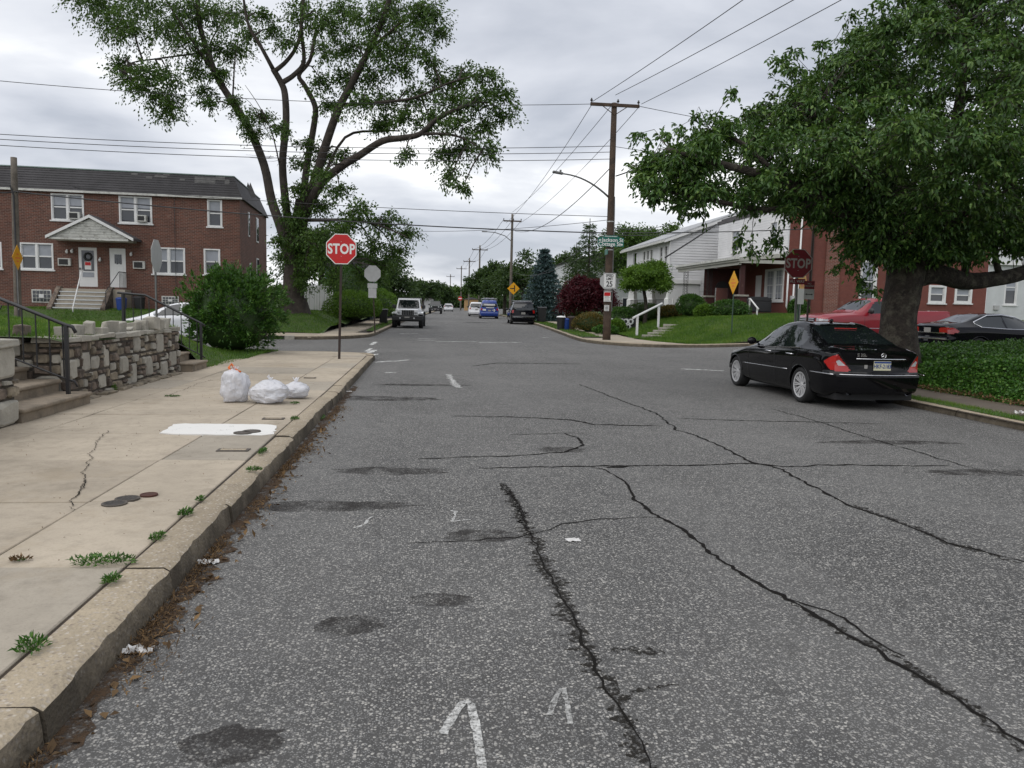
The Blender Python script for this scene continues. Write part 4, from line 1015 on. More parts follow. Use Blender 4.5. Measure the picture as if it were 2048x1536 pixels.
window(HB, 0.35, 2.75, 2.2, 4.05, y=0.0, axis='y', units=2, fw=0.12, grid=(3, 4), blind=0.95, bm='glasscurtain', proud=0.06)
mb = MB(); mb.b2(0.03, 0.08, 3.3, 4.2, 1.58, 3.75); mb.build('door', M['trim'], HB, bevel=0.01)
x0, z1 = A41(1655, 450); x1, z0 = A41(1674, 605)
exb = brick_mat('brick_exposed', (0.22, 0.07, 0.045), (0.16, 0.05, 0.035), (0.34, 0.29, 0.25))
mb = MB(); mb.b2(x0-bx0, x1-bx0, -0.10, 0.05, 0.7, 6.9); mb.build('chimney_breast', exb, HB)
px_, pz = A41(1583, 600); px_ -= bx0
for dx_, z0, z1 in ((-0.32, 1.5, 4.4), (0.30, 1.4, 7.0), (0.05, 2.5, 3.5)):
    mb = MB(); mb.tube([(px_+dx_, -0.08, z1), (px_+dx_, -0.08, 1.9), (px_+dx_*0.4, -0.08, 1.6), (px_+dx_*0.4, -0.08, 1.1)], 0.05 if dx_ else 0.025, 8); mb.build('conduit', M['trim'], HB, smooth=True)
mb = MB(); mb.b2(px_-0.13, px_+0.2, -0.16, -0.02, 2.15, 2.5); mt_ = mb.build('meter', M['signback'], HB, bevel=0.02)
mb = MB(); mb.lathe([(0, -0.10), (0.09, -0.09), (0.11, 0.0)], 14, axis='y', c=(px_+.03, -0.16, 2.30)); mb.build('meter_dial', M['lampclear'], mt_, smooth=True)
mb = MB(); mb.cyl((A41(1627, 460)[0]-bx0, -0.07, 1.0), (A41(1627, 460)[0]-bx0, -0.07, 7.2), 0.05, n=8); mb.build('downpipe', M['postbrown'], HB)
# porch
cream = pm('cream_fascia', (0.47, 0.46, 0.41), 0.6, var=0.15, vs_=2)
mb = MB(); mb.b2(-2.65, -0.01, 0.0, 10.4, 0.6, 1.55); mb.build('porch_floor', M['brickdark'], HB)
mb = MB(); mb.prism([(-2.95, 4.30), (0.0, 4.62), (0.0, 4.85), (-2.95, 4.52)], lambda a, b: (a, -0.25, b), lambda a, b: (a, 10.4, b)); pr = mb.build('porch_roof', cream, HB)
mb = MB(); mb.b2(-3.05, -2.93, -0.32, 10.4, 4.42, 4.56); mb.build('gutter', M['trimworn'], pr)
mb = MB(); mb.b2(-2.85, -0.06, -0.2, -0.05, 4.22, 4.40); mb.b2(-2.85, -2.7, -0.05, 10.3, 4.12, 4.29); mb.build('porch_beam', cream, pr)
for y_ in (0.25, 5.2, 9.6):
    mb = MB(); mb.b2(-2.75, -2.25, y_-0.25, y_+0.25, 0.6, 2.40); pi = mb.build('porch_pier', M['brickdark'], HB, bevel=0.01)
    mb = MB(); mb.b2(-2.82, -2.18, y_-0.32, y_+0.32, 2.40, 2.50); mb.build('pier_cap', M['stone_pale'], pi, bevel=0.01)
    if y_ > 1:
        mb = MB()
        for a in (-0.12, 0.12):
            for b in (-0.12, 0.12): mb.cyl((-2.5+a, y_+b, 2.5), (-2.5+a, y_+b, 4.15), 0.012, n=5)
        for k in range(9):
            z = 2.55+0.18*k
            mb.tube([(-2.62, y_-.12, z), (-2.38, y_-.12, z+.16)], 0.008, 4); mb.tube([(-2.38, y_-.12, z), (-2.62, y_-.12, z+.16)], 0.008, 4); mb.tube([(-2.62, y_+.12, z), (-2.62, y_-.12, z+.16)], 0.008, 4)
        mb.build('lattice_column', M['black'], pi)
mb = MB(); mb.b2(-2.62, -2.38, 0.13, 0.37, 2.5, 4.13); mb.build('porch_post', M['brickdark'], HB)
for y0, y1 in ((5.5, 9.3),):
    mb = MB(); mb.tube([(-2.5, y0, 2.35), (-2.5, y1, 2.35)], 0.02, 6); mb.tube([(-2.5, y0, 1.7), (-2.5, y1, 1.7)], 0.015, 6)
    for k in np.arange(y0, y1, 0.14): mb.cyl((-2.5, k, 1.7), (-2.5, k, 2.35), 0.008, n=4)
    mb.build('porch_railing', M['black'], HB)
mb = MB()
wall_panel(mb, -2.7, -0.05, 1.55, 4.2, [(-1.95, -1.1, 1.56, 3.0)], y=5.6)
ar = [(-1.525+0.425*math.cos(t), 3.0+0.425*math.sin(t)) for t in np.linspace(0, math.pi, 9)]
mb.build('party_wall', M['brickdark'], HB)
mb = MB(); mb.plate(ar, 5.57, 5.605); mb.build('arch', M['signblack'], HB)
mb = MB()
for k, (y0, z1) in enumerate([(-0.35, 1.42), (-0.65, 1.28), (-0.95, 1.14)]):
    q = MB(); q.b2(-2.1, 0.35, y0, y0+0.34, 0.6, z1); s_ = q.build('porch_step', M['brickdark'], HB)
    q = MB(); q.b2(-2.12, 0.37, y0-0.03, y0+0.34, z1, z1+0.05); q.build('tread', M['stone_pale'], s_, bevel=0.008)
hr = thing('handrail', 'short white handrail beside the brick porch steps', 'handrail', (bx0-2.2, 41.0, 0))
mb = MB(); mb.tube([(0, -0.1, 2.28), (0.02, -0.25, 2.28), (0.1, -1.2, 1.72)], 0.045, 8); mb.build('rail', M['trim'], hr, smooth=True)
for y_, a, b in ((-0.2, 1.2, 2.26), (-1.1, 0.85, 1.78)): mb = MB(); mb.b2(-0.02+.06*(y_ < -1), 0.05+.06*(y_ < -1), y_-0.03, y_+0.03, a, b); mb.build('post', M['trim'], hr)
gr = thing('barbecue_grill', 'barbecue grill under a black fitted cover on the brick porch', 'grill', (bx0-1.3, 41.75, 1.56))
mb = MB(); mb.b2(-0.70, 0.70, -0.3, 0.3, 0.0, 0.62); mb.prism([(-.72, .6), (.72, .6), (.66, .74), (.42, .86), (-.42, .86), (-.66, .72)], lambda a, b: (a, -.32, b), lambda a, b: (a, .32, b)); mb.build('cover', M['darkplastic'], gr, bevel=0.04, seg=3)
mb = MB(); mb.b2(-0.72, 0.72, -0.325, -0.315, 0.05, 0.1); mb.build('hem_strap', M['black'], gr)
# stucco neighbour at the right edge
sx0 = A41(1976, 560)[0]
HS = thing('stucco_house', 'pale stucco house at the right edge behind the black car', 'house', (sx0, 41.05, 0), 0)
sw = [(A41(2014, 540)[0]-sx0, A41(2040, 540)[0]-sx0, 2.3, 4.3)]
mb = MB(); wall_panel(mb, 0.02, 9, 0.5, 7.0, sw); mb.build('wall', M['stucco'], HS)
window(HS, *sw[0], fw=0.08, blind=0.6)
mb = MB(); mb.b2(-0.05+.1, 9.1, -0.15, 9.2, 7.0, 7.25); mb.build('roof', M['shingle'], HS)
mb = MB(); mb.b2(0.02, 9.0, -0.25, -0.002, 4.55, 4.75); mb.build('ledge', M['trim'], HS)
mb = MB(); mb.b2(0.5, 0.8, -0.12, -0.002, 2.0, 2.25); mb.build('vent', M['signback'], HS)

# ================================================================== WHITE SIDED HOUSE (right, further up)
wq = at(1340, 520, 54.0)
HW = thing('white_sided_house', 'white clapboard house with sloping roof and row of upper windows', 'house', (wq.x, 54.0, 0), 0)
prof = [(0, 1.0), (8, 1.0), (8, 9.2), (5.2, 8.55), (0, 6.55)]
core = MB(); core.add([(a, 0.03, b) for a, b in prof], [tuple(range(5))]); core.build('gable_wall', M['siding'], HW); core = MB()
wall_panel(core, 0, 12, 3.6, 6.6, [(0.6, 1.35, 4.7, 6.2), (1.75, 2.5, 4.7, 6.2), (4.3, 5.0, 4.7, 6.2), (5.3, 6.0, 4.7, 6.2), (6.3, 7.0, 4.7, 6.2), (9, 10, 4.7, 6.2)], axis='y')
core.build('front_wall', M['siding'], HW); core = MB()
core.add([(2.3, 0, 1.0), (2.3, 12, 1.0), (2.3, 12, 3.6), (2.3, 0, 3.6)], [(0,1,2,3)])
core.add([(0, 0, 3.6), (2.3, 0, 3.6), (2.3, 12, 3.6), (0, 12, 3.6)], [(0,1,2,3)])
core.build('wall', M['siding'], HW)
for a in (0.6, 1.75, 4.3, 5.3, 6.3): window(HW, a, a+(0.75 if a < 3 else 0.7), 4.7, 6.2, axis='y', fw=0.07, blind=0, grid=(2, 4) if a < 3 else None)
z = 1.05
sb = MB()
while z < 8.9:
    zt = z+0.19; xl = 0.0 if zt < 6.55 else min(7.9, (zt-6.55)/2.0*5.2)
    if z < 3.5: xl = 2.3
    q = MB(); q.prism([(0.0, z), (-0.045, z), (-0.006, zt), (0.0, zt)], lambda a, b: (xl, 0.03+a, b), lambda a, b: (8.0, 0.03+a, b)); q.build('siding_board', M['siding'], HW); z = zt
mb = MB(); mb.prism([(-0.5, 6.42), (5.2, 8.62), (8.3, 9.35), (8.3, 9.5), (5.2, 8.80), (-0.5, 6.60)], lambda a, b: (a, -0.25, b), lambda a, b: (a, 12.2, b)); rf = mb.build('roof', pm('pale_roof', (0.42, 0.43, 0.44), 0.7), HW)
mb = MB(); mb.prism([(-0.55, 6.30), (5.2, 8.48), (5.2, 8.66), (-0.55, 6.48)], lambda a, b: (a, -0.34, b), lambda a, b: (a, -0.26, b)); mb.build('bargeboard', M['trim'], rf)
mb = MB(); mb.b2(-0.62, -0.5, -0.3, 12.2, 6.34, 6.48); mb.build('gutter', M['trimworn'], rf)
mb = MB(); mb.tube([(-0.05, -0.05, 6.4), (-0.05, -0.05, 3.6)], 0.05, 8); mb.build('downpipe', M['trim'], HW)
for y_ in (0.5, 5.6, 11.0):
    mb = MB(); mb.lathe([(0, 1.6), (0.52, 1.6), (0.52, 2.35), (0.42, 2.4), (0.30, 3.5), (0.34, 3.55), (0, 3.55)], 4, c=(0.35, y_, 0)); mb.build('porch_column', M['trim'], HW, bevel=0.02)
mb = MB(); mb.b2(-0.1, 2.3, -0.1, 12, 0.6, 1.6); mb.build('porch_floor', M['concrete2'], HW)
mb = MB(); mb.b2(-0.15, 2.3, -0.12, -0.02, 3.45, 3.75); mb.b2(-0.2, -0.05, -0.1, 12, 3.45, 3.75); mb.build('porch_beam', M['trim'], HW)
mb = MB(); mb.b2(2.25, 2.32, 2, 3, 1.6, 3.4); mb.build('door', M['brickdark'], HW)
mb = MB()
mb.tube([(0.1, 0, 2.3), (0.1, 11, 2.3)], 0.02, 5)
for k in np.arange(0.1, 11, 0.16): mb.cyl((0.1, k, 1.6), (0.1, k, 2.3), 0.009, n=4)
mb.build('porch_railing', M['black'], HW)
# window in the flank, meter and cable
mb = MB(); mb.tube([(4.1, -0.04, 4.6), (4.1, -0.04, 7.0)], 0.03, 6); mb.build('cable', M['postgrey'], HW)
# low white wall and steps with white rail in front of it
wr = thing('handrail', 'white wooden handrail running up the grass bank steps', 'handrail')
mb = MB(); mb.tube([at(1266, 636, 37.2), at(1324, 607, 40.4)], 0.055, 6); mb.build('rail', M['trim'], wr)
for px_, Y_, zt in ((1275, 37.6, 632), (1318, 40.2, 611)):
    a = at(px_, zt, Y_); mb = MB(); mb.box((a.x, a.y, (a.z+0.2)/2), (0.10, 0.10, a.z-0.2)); mb.build('post', M['trim'], wr)
fs = thing('bank_steps', 'small pale stone steps up the grass bank beside the white rail', 'steps')
for k in range(5):
    a = at(1283, 640, 37.0+0.85*k); x_ = 10.95+0.50*k; y_ = 36.6+0.75*k; zz_ = float(h_fr(x_, y_))+0.07
    mb = MB(); mb.box((x_, y_, zz_-0.08), (0.95, 0.42, 0.20), rz=R(-20)); mb.build('step', M['stone_pale'], fs, bevel=0.01)

dr = thing('storm_drain', 'storm drain slot under the kerb at the far left corner', 'storm drain', (-6.4, 32.80, 0), R(3.3))
mb = MB(); mb.b2(-.62, .55, -.035, .05, .012, .125); mb.build('opening', M['signblack'], dr)
mb = MB(); mb.b2(.56, .95, -.04, .22, -.02, .165); mb.build('end_block', M['stone_pale'], dr, bevel=.015)
mb = MB(); mb.b2(-.66, .56, -.045, .24, .127, .168); mb.build('hood', M['kerb'], dr, bevel=.012)
# distant buildings
def simple_house(name, label, x, y, wx, wy, h, mat, roofm, rh=1.5, rz=0.0, wins=True):
    t = thing(name, label, 'house', (x, y, gzf(x, y)), rz)
    mb = MB(); mb.b2(0, wx, 0, wy, 0, h); mb.build('wall', mat, t)
    mb = MB(); mb.prism([(-.3, h+.003), (wx+.3, h+.003), (wx/2, h+rh)], lambda a, b: (a, -.3, b), lambda a, b: (a, wy+.3, b)); mb.build('roof', roofm, t)
    if wins:
        for k in range(2):
            for z in (1.2, 3.6):
                if z+1.3 > h: continue
                mb = MB(); mb.b2(wx*(.2+.4*k), wx*(.2+.4*k)+.9, -0.06, 0.02, z, z+1.3); w_ = mb.build('window', M['trim'], t)
                mb = MB(); mb.b2(wx*(.2+.4*k)+.1, wx*(.2+.4*k)+.8, -0.08, 0.0, z+.1, z+1.2); mb.build('pane', M['glass'], w_)
    return t
bluesid = pm('blue_grey_siding', (0.20, 0.26, 0.34), 0.6)
a = at(714, 590, 58); simple_house('blue_house', 'blue-grey sided house half hidden behind the hedge on the left', a.x-2.6, 60, 3.4, 9, 4.0, bluesid, M['shingle'], 1.2)
a = at(838, 600, 150); simple_house('white_garage', 'low white garage far down the street behind the off-roader', a.x-.6, 150, 3.4, 8, 2.4, M['trim'], M['shingle2'], 0.8, wins=False)
a = at(1122, 560, 78); simple_house('far_row_house', 'narrow tan house behind the dark trees on the right', a.x+1.0, 78, 9, 10, 6.0, M['stucco'], M['shingle'], 1.4)
a = at(930, 605, 180); simple_house('far_orange_shed', 'small tan shed far down the street beside the red stop sign', a.x, 180, 3.2, 4, 2.6, pm('tan_board', (0.45, 0.28, 0.12), 0.7), M['shingle'], 0.5, wins=False)

# ================================================================== SIGNS, POLES, WIRES
def octa(r): return [(r*math.cos(R(22.5+45*k)), r*math.sin(R(22.5+45*k))) for k in range(8)]
def stop_sign(name, label, loc, zc, rz=0.0, size=0.76, post='postbrown', dull=False, word=True, lean=0.0, allway=False, face=True):
    t = thing(name, label, 'stop sign', loc, rz)
    h = zc-loc[2]; lx = lean*h
    mb = MB(); top = h+size*0.30
    for dx_, dy_, w_, d_ in ((0, 0.0, 0.055, 0.008), (-0.026, 0.018, 0.008, 0.03), (0.026, 0.018, 0.008, 0.03)):
        P0, P1 = (dx_, dy_+0.02), (dx_+lean*top, dy_+0.02)
        V = [(P0[0]+a*w_/2, P0[1]+b*d_/2, -0.02) for a, b in ((-1,-1),(1,-1),(1,1),(-1,1))] + [(P1[0]+a*w_/2, P1[1]+b*d_/2, top) for a, b in ((-1,-1),(1,-1),(1,1),(-1,1))]
        mb.add(V, [(0,3,2,1),(4,5,6,7),(0,1,5,4),(1,2,6,5),(2,3,7,6),(3,0,4,7)])
    mb.build('post', M[post], t)
    r_ = size/2/math.cos(R(22.5))
    mb = MB(); mb.plate([(lx+a, h+b) for a, b in octa(r_)], -0.004, 0.003); pl = mb.build('plate', M['signback' if not face else ('signgrey' if dull else 'signwhite')], t)
    if face:
        mb = MB(); mb.plate([(lx+a, h+b) for a, b in octa(r_*0.945)], -0.0065, -0.0045); mb.build('red_field', M['signred2' if dull else 'signred'], pl)
        if word: text('lettering', 'STOP', size*0.455, M['signgrey' if dull else 'signwhite'], pl, (lx, -0.0075, h-size*0.012), bold=0.010, ext=0.0008, sx=0.80, sp=1.05)
    for dz in (-0.2, 0.2):
        mb = MB(); mb.cyl((lx, -0.012, h+dz*size*1.2), (lx, 0.0, h+dz*size*1.2), 0.009, n=6); mb.build('bolt', M['signback'], pl)
    if allway:
        zb = h-size/2-0.10
        mb = MB(); mb.b2(lx-0.23, lx+0.23, -0.004, 0.003, zb-0.075, zb+0.075); q = mb.build('plaque', M['signred2'], t)
        text('lettering', 'ALL WAY', 0.10, M['signgrey'], q, (lx, -0.0055, zb), bold=0.002)
    return t
c = at(682.5, 498, 20.1)
stop_sign('stop_sign', 'bright red stop sign on rusty post at the near left corner', (-2.22, 20.11, 0.15), c.z, rz=R(-3), lean=(c.x+2.22)/(c.z-0.15))
b_ = on_ground(750, 664, .2); c = at(745, 547, b_.y)
bs = stop_sign('stop_sign', 'grey back of a stop sign on the far left corner', (b_.x, b_.y, 0.18), c.z, face=False, size=0.76, lean=(c.x-b_.x)/(c.z-.15), rz=R(4))
for zc_, w_, h_ in ((c.z-0.58, 0.46, 0.22), (c.z-0.93, 0.38, 0.46)):
    mb = MB(); mb.b2(c.x-b_.x-w_/2, c.x-b_.x+w_/2, -0.005, 0.003, zc_-h_/2-.18, zc_+h_/2-.18); mb.build('plaque', M['signback'], bs)
c = at(1597, 527, 20.3)
sr = stop_sign('stop_sign', 'dark faded stop sign under the tree at the right corner', (c.x+0.05, 20.3, 0.13), c.z, size=0.78, dull=True, allway=True, post='postgrey', lean=-0.02)
p = at(1618, 585, 20.7); ps = thing('parking_sign', 'small maroon and grey notice on dark post near the red pickup', 'sign', (p.x, 20.7, 0.13))
mb = MB(); mb.cyl((0, 0.03, 0), (0.03, 0.03, 3.9), 0.03, n=8); mb.build('post', M['postbrown'], ps)
mb = MB(); mb.b2(-0.15, 0.15, -0.004, 0.003, p.z-0.03, p.z+0.19); q = mb.build('upper_panel', M['signred2'], ps)
text('lettering', 'NO\nPARKING', 0.07, M['signgrey'], q, (0, -0.006, p.z+0.08))
mb = MB(); mb.b2(-0.15, 0.15, -0.004, 0.003, p.z-0.32, p.z-0.035); q = mb.build('lower_panel', M['signback'], ps); 
mb = MB(); mb.b2(-0.08, 0.08, -0.007, -0.005, p.z-0.19, p.z-0.175); mb.plate([(-.11, p.z-.1825), (-.07, p.z-.155), (-.07, p.z-.21)], -0.007, -0.005); mb.plate([(.11, p.z-.1825), (.07, p.z-.21), (.07, p.z-.155)], -0.007, -0.005); mb.build('arrow', M['signblack'], q)
mb = MB(); mb.plate([(-0.9, 0), (0.2, 0.0), (0.2, 0.03), (-0.9, 0.03)], -.01, .01)

def diamond(name, label, px, py, py_base, Y, size, rz, post, blank=True, tee=False, postlen=None, cat='sign'):
    c = at(px, py, Y); zb = at(px, py_base, Y).z
    t = thing(name, label, cat, (c.x, Y, zb), rz); h = c.z-zb; r_ = size/math.sqrt(2)
    if post: mb = MB(); mb.box((0, 0.03, (h+r_*.6)/2), (0.06, 0.035, h+r_*.6)); mb.build('post', M[post], t)
    mb = MB(); mb.plate([(0, h-r_), (r_, h), (0, h+r_), (-r_, h)], -0.004, 0.004); p_ = mb.build('plate', M['signyellow'], t)
    mb = MB()
    if tee:
        mb.b2(0.05, 0.15, -0.007, -0.005, h-0.30, h+0.30); mb.b2(-0.33, 0.05, -0.007, -0.005, h-0.05, h+0.05)
        mb.build('symbol', M['signblack'], p_)
    else:
        for dz, w_ in ((0.14, 0.10), (-0.02, 0.24), (-0.16, 0.12)): mb.b2(-w_, w_, -0.007, -0.005, h+dz-0.03, h+dz+0.03)
        mb.build('lettering_bars', M['orange'], p_)
    return t
diamond('warning_sign', 'narrow turned yellow diamond sign on green post in the grass bank', 1467, 565, 668, 34.0, 0.76, R(-89), 'postgreen')
diamond('warning_sign', 'yellow diamond sign on the bare pole before the brick building', 35, 515, 620, 35.2, 0.76, R(95), 'postgrey')
diamond('warning_sign', 'yellow diamond sign half hidden behind the dark stop sign', 1605, 560, 645, 22.4, 0.76, R(50), 'postgrey')
yt = diamond('warning_sign', 'yellow diamond with black junction symbol beside the black van', 1027, 577, 640, 75.5, 0.86, 0, 'postgrey', tee=True)
p = at(1600, 595, 22.0); t = thing('blank_sign', 'plain white vertical sign panel below the dark stop sign', 'sign', (p.x, 22.0, 0.2), R(12))
mb = MB(); mb.box((0, 0.03, 0.9), (0.05, 0.03, 1.9)); mb.build('post', M['postgreen'], t)
mb = MB(); mb.b2(-0.14, 0.14, -0.003, 0.003, p.z-0.2-0.2, p.z-0.2+0.26); mb.build('plate', M['signwhite'], t, bevel=0.002)
# stop sign seen edge-on on the left
p = at(313, 512, 21.3); 
lst = stop_sign('stop_sign', 'grey stop sign seen almost edge-on above the white car', (p.x, 21.3, 0.2), p.z, rz=R(91), size=0.84, post='postgrey', face=False)

def pole(name, label, base, top, r0, r1, mat, cat='utility pole'):
    t = thing(name, label, cat, base)
    d = Vector(top)-Vector(base)
    mb = MB(); n = 10; mb.tube([Vector((0, 0, -0.2))+d*(k/n) for k in range(n+1)], [r0+(r1-r0)*k/n for k in range(n+1)], 14); mb.build('shaft', M[mat], t, smooth=True)
    return t, d
def crossarm(t, c, length, d=0.10, ang=0.0, ins=(-0.48, 0.06, 0.48), brace=True):
    mb = MB(); mb.box((c[0], c[1]-0.16, c[2]), (length, 0.10, 0.13), rz=ang); a = mb.build('crossarm', M['polewood'], t)
    for k in ins:
        x_ = c[0]+k*length*math.cos(ang); y_ = c[1]-0.16+k*length*math.sin(ang)
        mb = MB(); mb.lathe([(0, 0.06), (0.02, 0.06), (0.02, 0.12), (0.06, 0.14), (0.055, 0.19), (0.03, 0.21), (0.035, 0.25), (0, 0.26)], 10, c=(x_, y_, c[2])); mb.build('insulator', M['signblack'], a, smooth=True)
    if brace:
        for s_ in (-1, 1): mb = MB(); mb.tube([(c[0]+s_*length*0.26, c[1]-0.16, c[2]-0.04), (c[0], c[1]-0.14, c[2]-0.42)], 0.018, 6); mb.build('brace', M['polewood'], t)
pb = Vector((8.18, 34.42, 0.16)); ptop = at(1229, 197, 34.4)
up_, dv = pole('utility_pole', 'tall brown wooden utility pole carrying street name and speed limit signs', pb, ptop, 0.19, 0.125, 'polewood')
crossarm(up_, (dv.x*0.98, 0, at(1229, 212, 34.4).z-pb.z), 2.2)
tipL = at(1121, 347, 34.0); root_ = at(1218, 395, 34.4)
mb = MB(); pts = [root_-pb]
for k in range(1, 11):
    f = k/10; q = root_.lerp(tipL, f); q.z = root_.z+(tipL.z-root_.z)*(1-(1-f)**2.1); pts.append(q-pb)
mb.tube(pts, [0.045-0.015*k/10 for k in range(11)], 8); mb.build('lamp_arm', M['postgrey'], up_, smooth=True)
mb = MB(); q = tipL-pb; mb.box((q.x-0.12, q.y, q.z+0.03), (0.46, 0.22, 0.09), ry=R(8)); mb.cyl((q.x, q.y, q.z+.06), (q.x, q.y, q.z+.16), .05, n=8); mb.build('lamp_head', M['postgrey'], up_, bevel=0.02)
def on_pole(px, py, dy=-0.22): q = at(px, py, 34.42+dy); return Vector((q.x-pb.x, dy, q.z-pb.z))
a, b = on_pole(1196, 475), on_pole(1247, 494)
mb = MB(); mb.prism([(a.x, b.z), (b.x, b.z), (b.x, a.z), (b.x-.2, a.z+.04), (b.x-.32, a.z+.11), (a.x+.32, a.z+.11), (a.x+.2, a.z+.04), (a.x, a.z)], lambda x, z: (x, -0.245, z), lambda x, z: (x, -0.235, z)); sg = mb.build('street_name_sign', M['signgreen'], up_)
mxs = (a.x+b.x)/2; hz = (a.z-b.z)
text('lettering', 'Jackson St', hz*0.62, M['signwhite'], sg, (mxs+0.08, -0.249, b.z+hz*0.74), bold=0.004)
text('lettering', 'Cottage St', hz*0.62, M['signwhite'], sg, (mxs-0.06, -0.249, b.z+hz*0.27), bold=0.004)
for x_, z_, s_ in ((a.x+0.10, b.z+hz*.72, -1), (b.x-0.10, b.z+hz*.25, 1)):
    mb = MB(); mb.plate([(x_+s_*.07, z_), (x_, z_+.06), (x_, z_-.06)], -0.249, -0.246); mb.b2(x_-s_*.05, x_, -0.249, -0.246, z_-.02, z_+.02); mb.build('arrow', M['signwhite'], sg)
for k in range(12):
    mb = MB(); x_ = mxs-0.27+0.048*k; mb.b2(x_-0.016, x_+0.016, -0.249, -0.246, a.z+0.05, a.z+0.082); mb.build('lettering_mark', M['signwhite'], sg)
mb = MB(); q = on_pole(1210, 505); mb.box((q.x, q.y-0.25, q.z), (0.02, 0.55, 0.22)); mb.build('cross_street_sign', M['signgreen'], up_)
a, b = on_pole(1207, 546), on_pole(1231, 577)
mb = MB(); mb.b2(a.x, b.x, -0.225, -0.218, b.z, a.z); sg = mb.build('speed_limit_sign', M['signwhite'], up_, bevel=0.0)
mxs = (a.x+b.x)/2; hz = a.z-b.z; wz = b.x-a.x
mb = MB()
for x0, x1, z0, z1 in ((a.x+.015, b.x-.015, a.z-.03, a.z-.018), (a.x+.015, b.x-.015, b.z+.018, b.z+.03), (a.x+.015, a.x+.027, b.z+.03, a.z-.03), (b.x-.027, b.x-.015, b.z+.03, a.z-.03)): mb.b2(x0, x1, -0.229, -0.226, z0, z1)
mb.build('border', M['signblack'], sg)
text('lettering', 'SPEED', hz*0.235, M['signblack'], sg, (mxs, -0.23, b.z+hz*0.83), bold=0.003, sx=0.82)
text('lettering', 'LIMIT', hz*0.235, M['signblack'], sg, (mxs, -0.23, b.z+hz*0.62), bold=0.003, sx=0.82)
text('lettering', '25', hz*0.50, M['signblack'], sg, (mxs, -0.23, b.z+hz*0.27), bold=0.006, sx=0.9)
c = on_pole(1212, 563, 0.21); mb = MB(); mb.plate([(c.x+x_*1.0, c.z+z_) for x_, z_ in octa(0.40)], 0.0, 0.006); o = mb.build('stop_sign_back', M['signback'], up_); o.location = (0, -0.212, 0)
a, b = on_pole(1208, 584), on_pole(1221, 603)
mb = MB(); mb.b2(a.x, b.x, -0.215, -0.205, b.z, a.z); q = mb.build('notice', M['signwhite'], up_); mb = MB(); mb.b2(a.x+.015, b.x-.015, -0.219, -0.216, a.z-.17, a.z-.015); mb.build('notice_header', M['signred'], q)
for k in range(4): mb = MB(); z_ = b.z+.04+.06*k; mb.b2(a.x+.04, b.x-.04-.04*(k % 2), -0.219, -0.216, z_, z_+.02); mb.build('notice_line', M['signgrey'], q)
a, b = on_pole(1209, 610), on_pole(1218, 622)
mb = MB(); mb.b2(a.x, b.x, -0.215, -0.205, b.z, a.z); q = mb.build('paper_notice', M['signwhite'], up_)
for k in range(4): mb = MB(); z_ = b.z+.03+.06*k; mb.b2(a.x+.03, b.x-.03, -0.219, -0.216, z_, z_+.025); mb.build('notice_line', M['signblack'], q)
for z_ in (5.3, 4.05, 2.2, 1.75):
    mb = MB(); f = z_/dv.z; mb.lathe([(0.19-.06*f+.012, z_-.025), (0.19-.06*f+.012, z_+.025)], 14, c=(dv.x*f, 0, 0)); mb.build('band', M['signback'], up_)
mb = MB(); mb.tube([(dv.x*.12+.17, -.08, 1.3), (dv.x*.5+.15, -.08, 5.6), (dv.x*.62+.14, -.08, 6.4)], 0.03, 6); mb.build('riser_conduit', M['postgrey'], up_)

def far_pole(Y, px_top, py_top, label, lamp=False, arm=1.8):
    t3 = at(px_top, py_top, Y); x0 = t3.x
    t, d = pole('utility_pole', label, (x0, Y, gzf(x0, Y)), t3, 0.16, 0.11, 'polewood2')
    crossarm(t, (0, 0, d.z-0.9), arm, brace=False)
    if lamp:
        mb = MB(); mb.tube([(0, 0, d.z-2.9), (-0.7, 0, d.z-2.35), (-1.7, 0, d.z-2.05), (-2.6, 0, d.z-2.0)], 0.04, 6); mb.build('lamp_arm', M['postgrey'], t)
        mb = MB(); mb.box((-2.75, 0, d.z-2.0), (0.5, 0.2, 0.1)); mb.build('lamp_head', M['postgrey'], t)
    return t3
P2 = far_pole(77, 1025, 424, 'second wooden utility pole, with lamp arm, above the black van', True)
P3 = far_pole(120, 960, 488, 'third utility pole down the street, above the blue van', False, 2.4)
P4 = far_pole(155, 939, 514, 'fourth utility pole down the street, thin in the distance', False, 2.4)
P5 = far_pole(185, 923, 530, 'fifth utility pole down the street, very small', False, 2.4)
P6 = far_pole(230, 901, 547, 'farthest small utility pole at the end of the street', False, 2.4)
for k in (0,):
    mb = MB()
q = at(27, 305, 35.5)
lp, ld = pole('utility_pole', 'slim grey pole without crossarm before the brick building on the left', (q.x-0.1, 35.5, 0.3), q, 0.15, 0.12, 'polewood2')
mb = MB(); mb.tube([(.1, -.15, 0), (.1, -.15, 5.5), (.0, -.2, 5.9)], .035, 6); mb.build('riser_cable', M['wire'], lp)

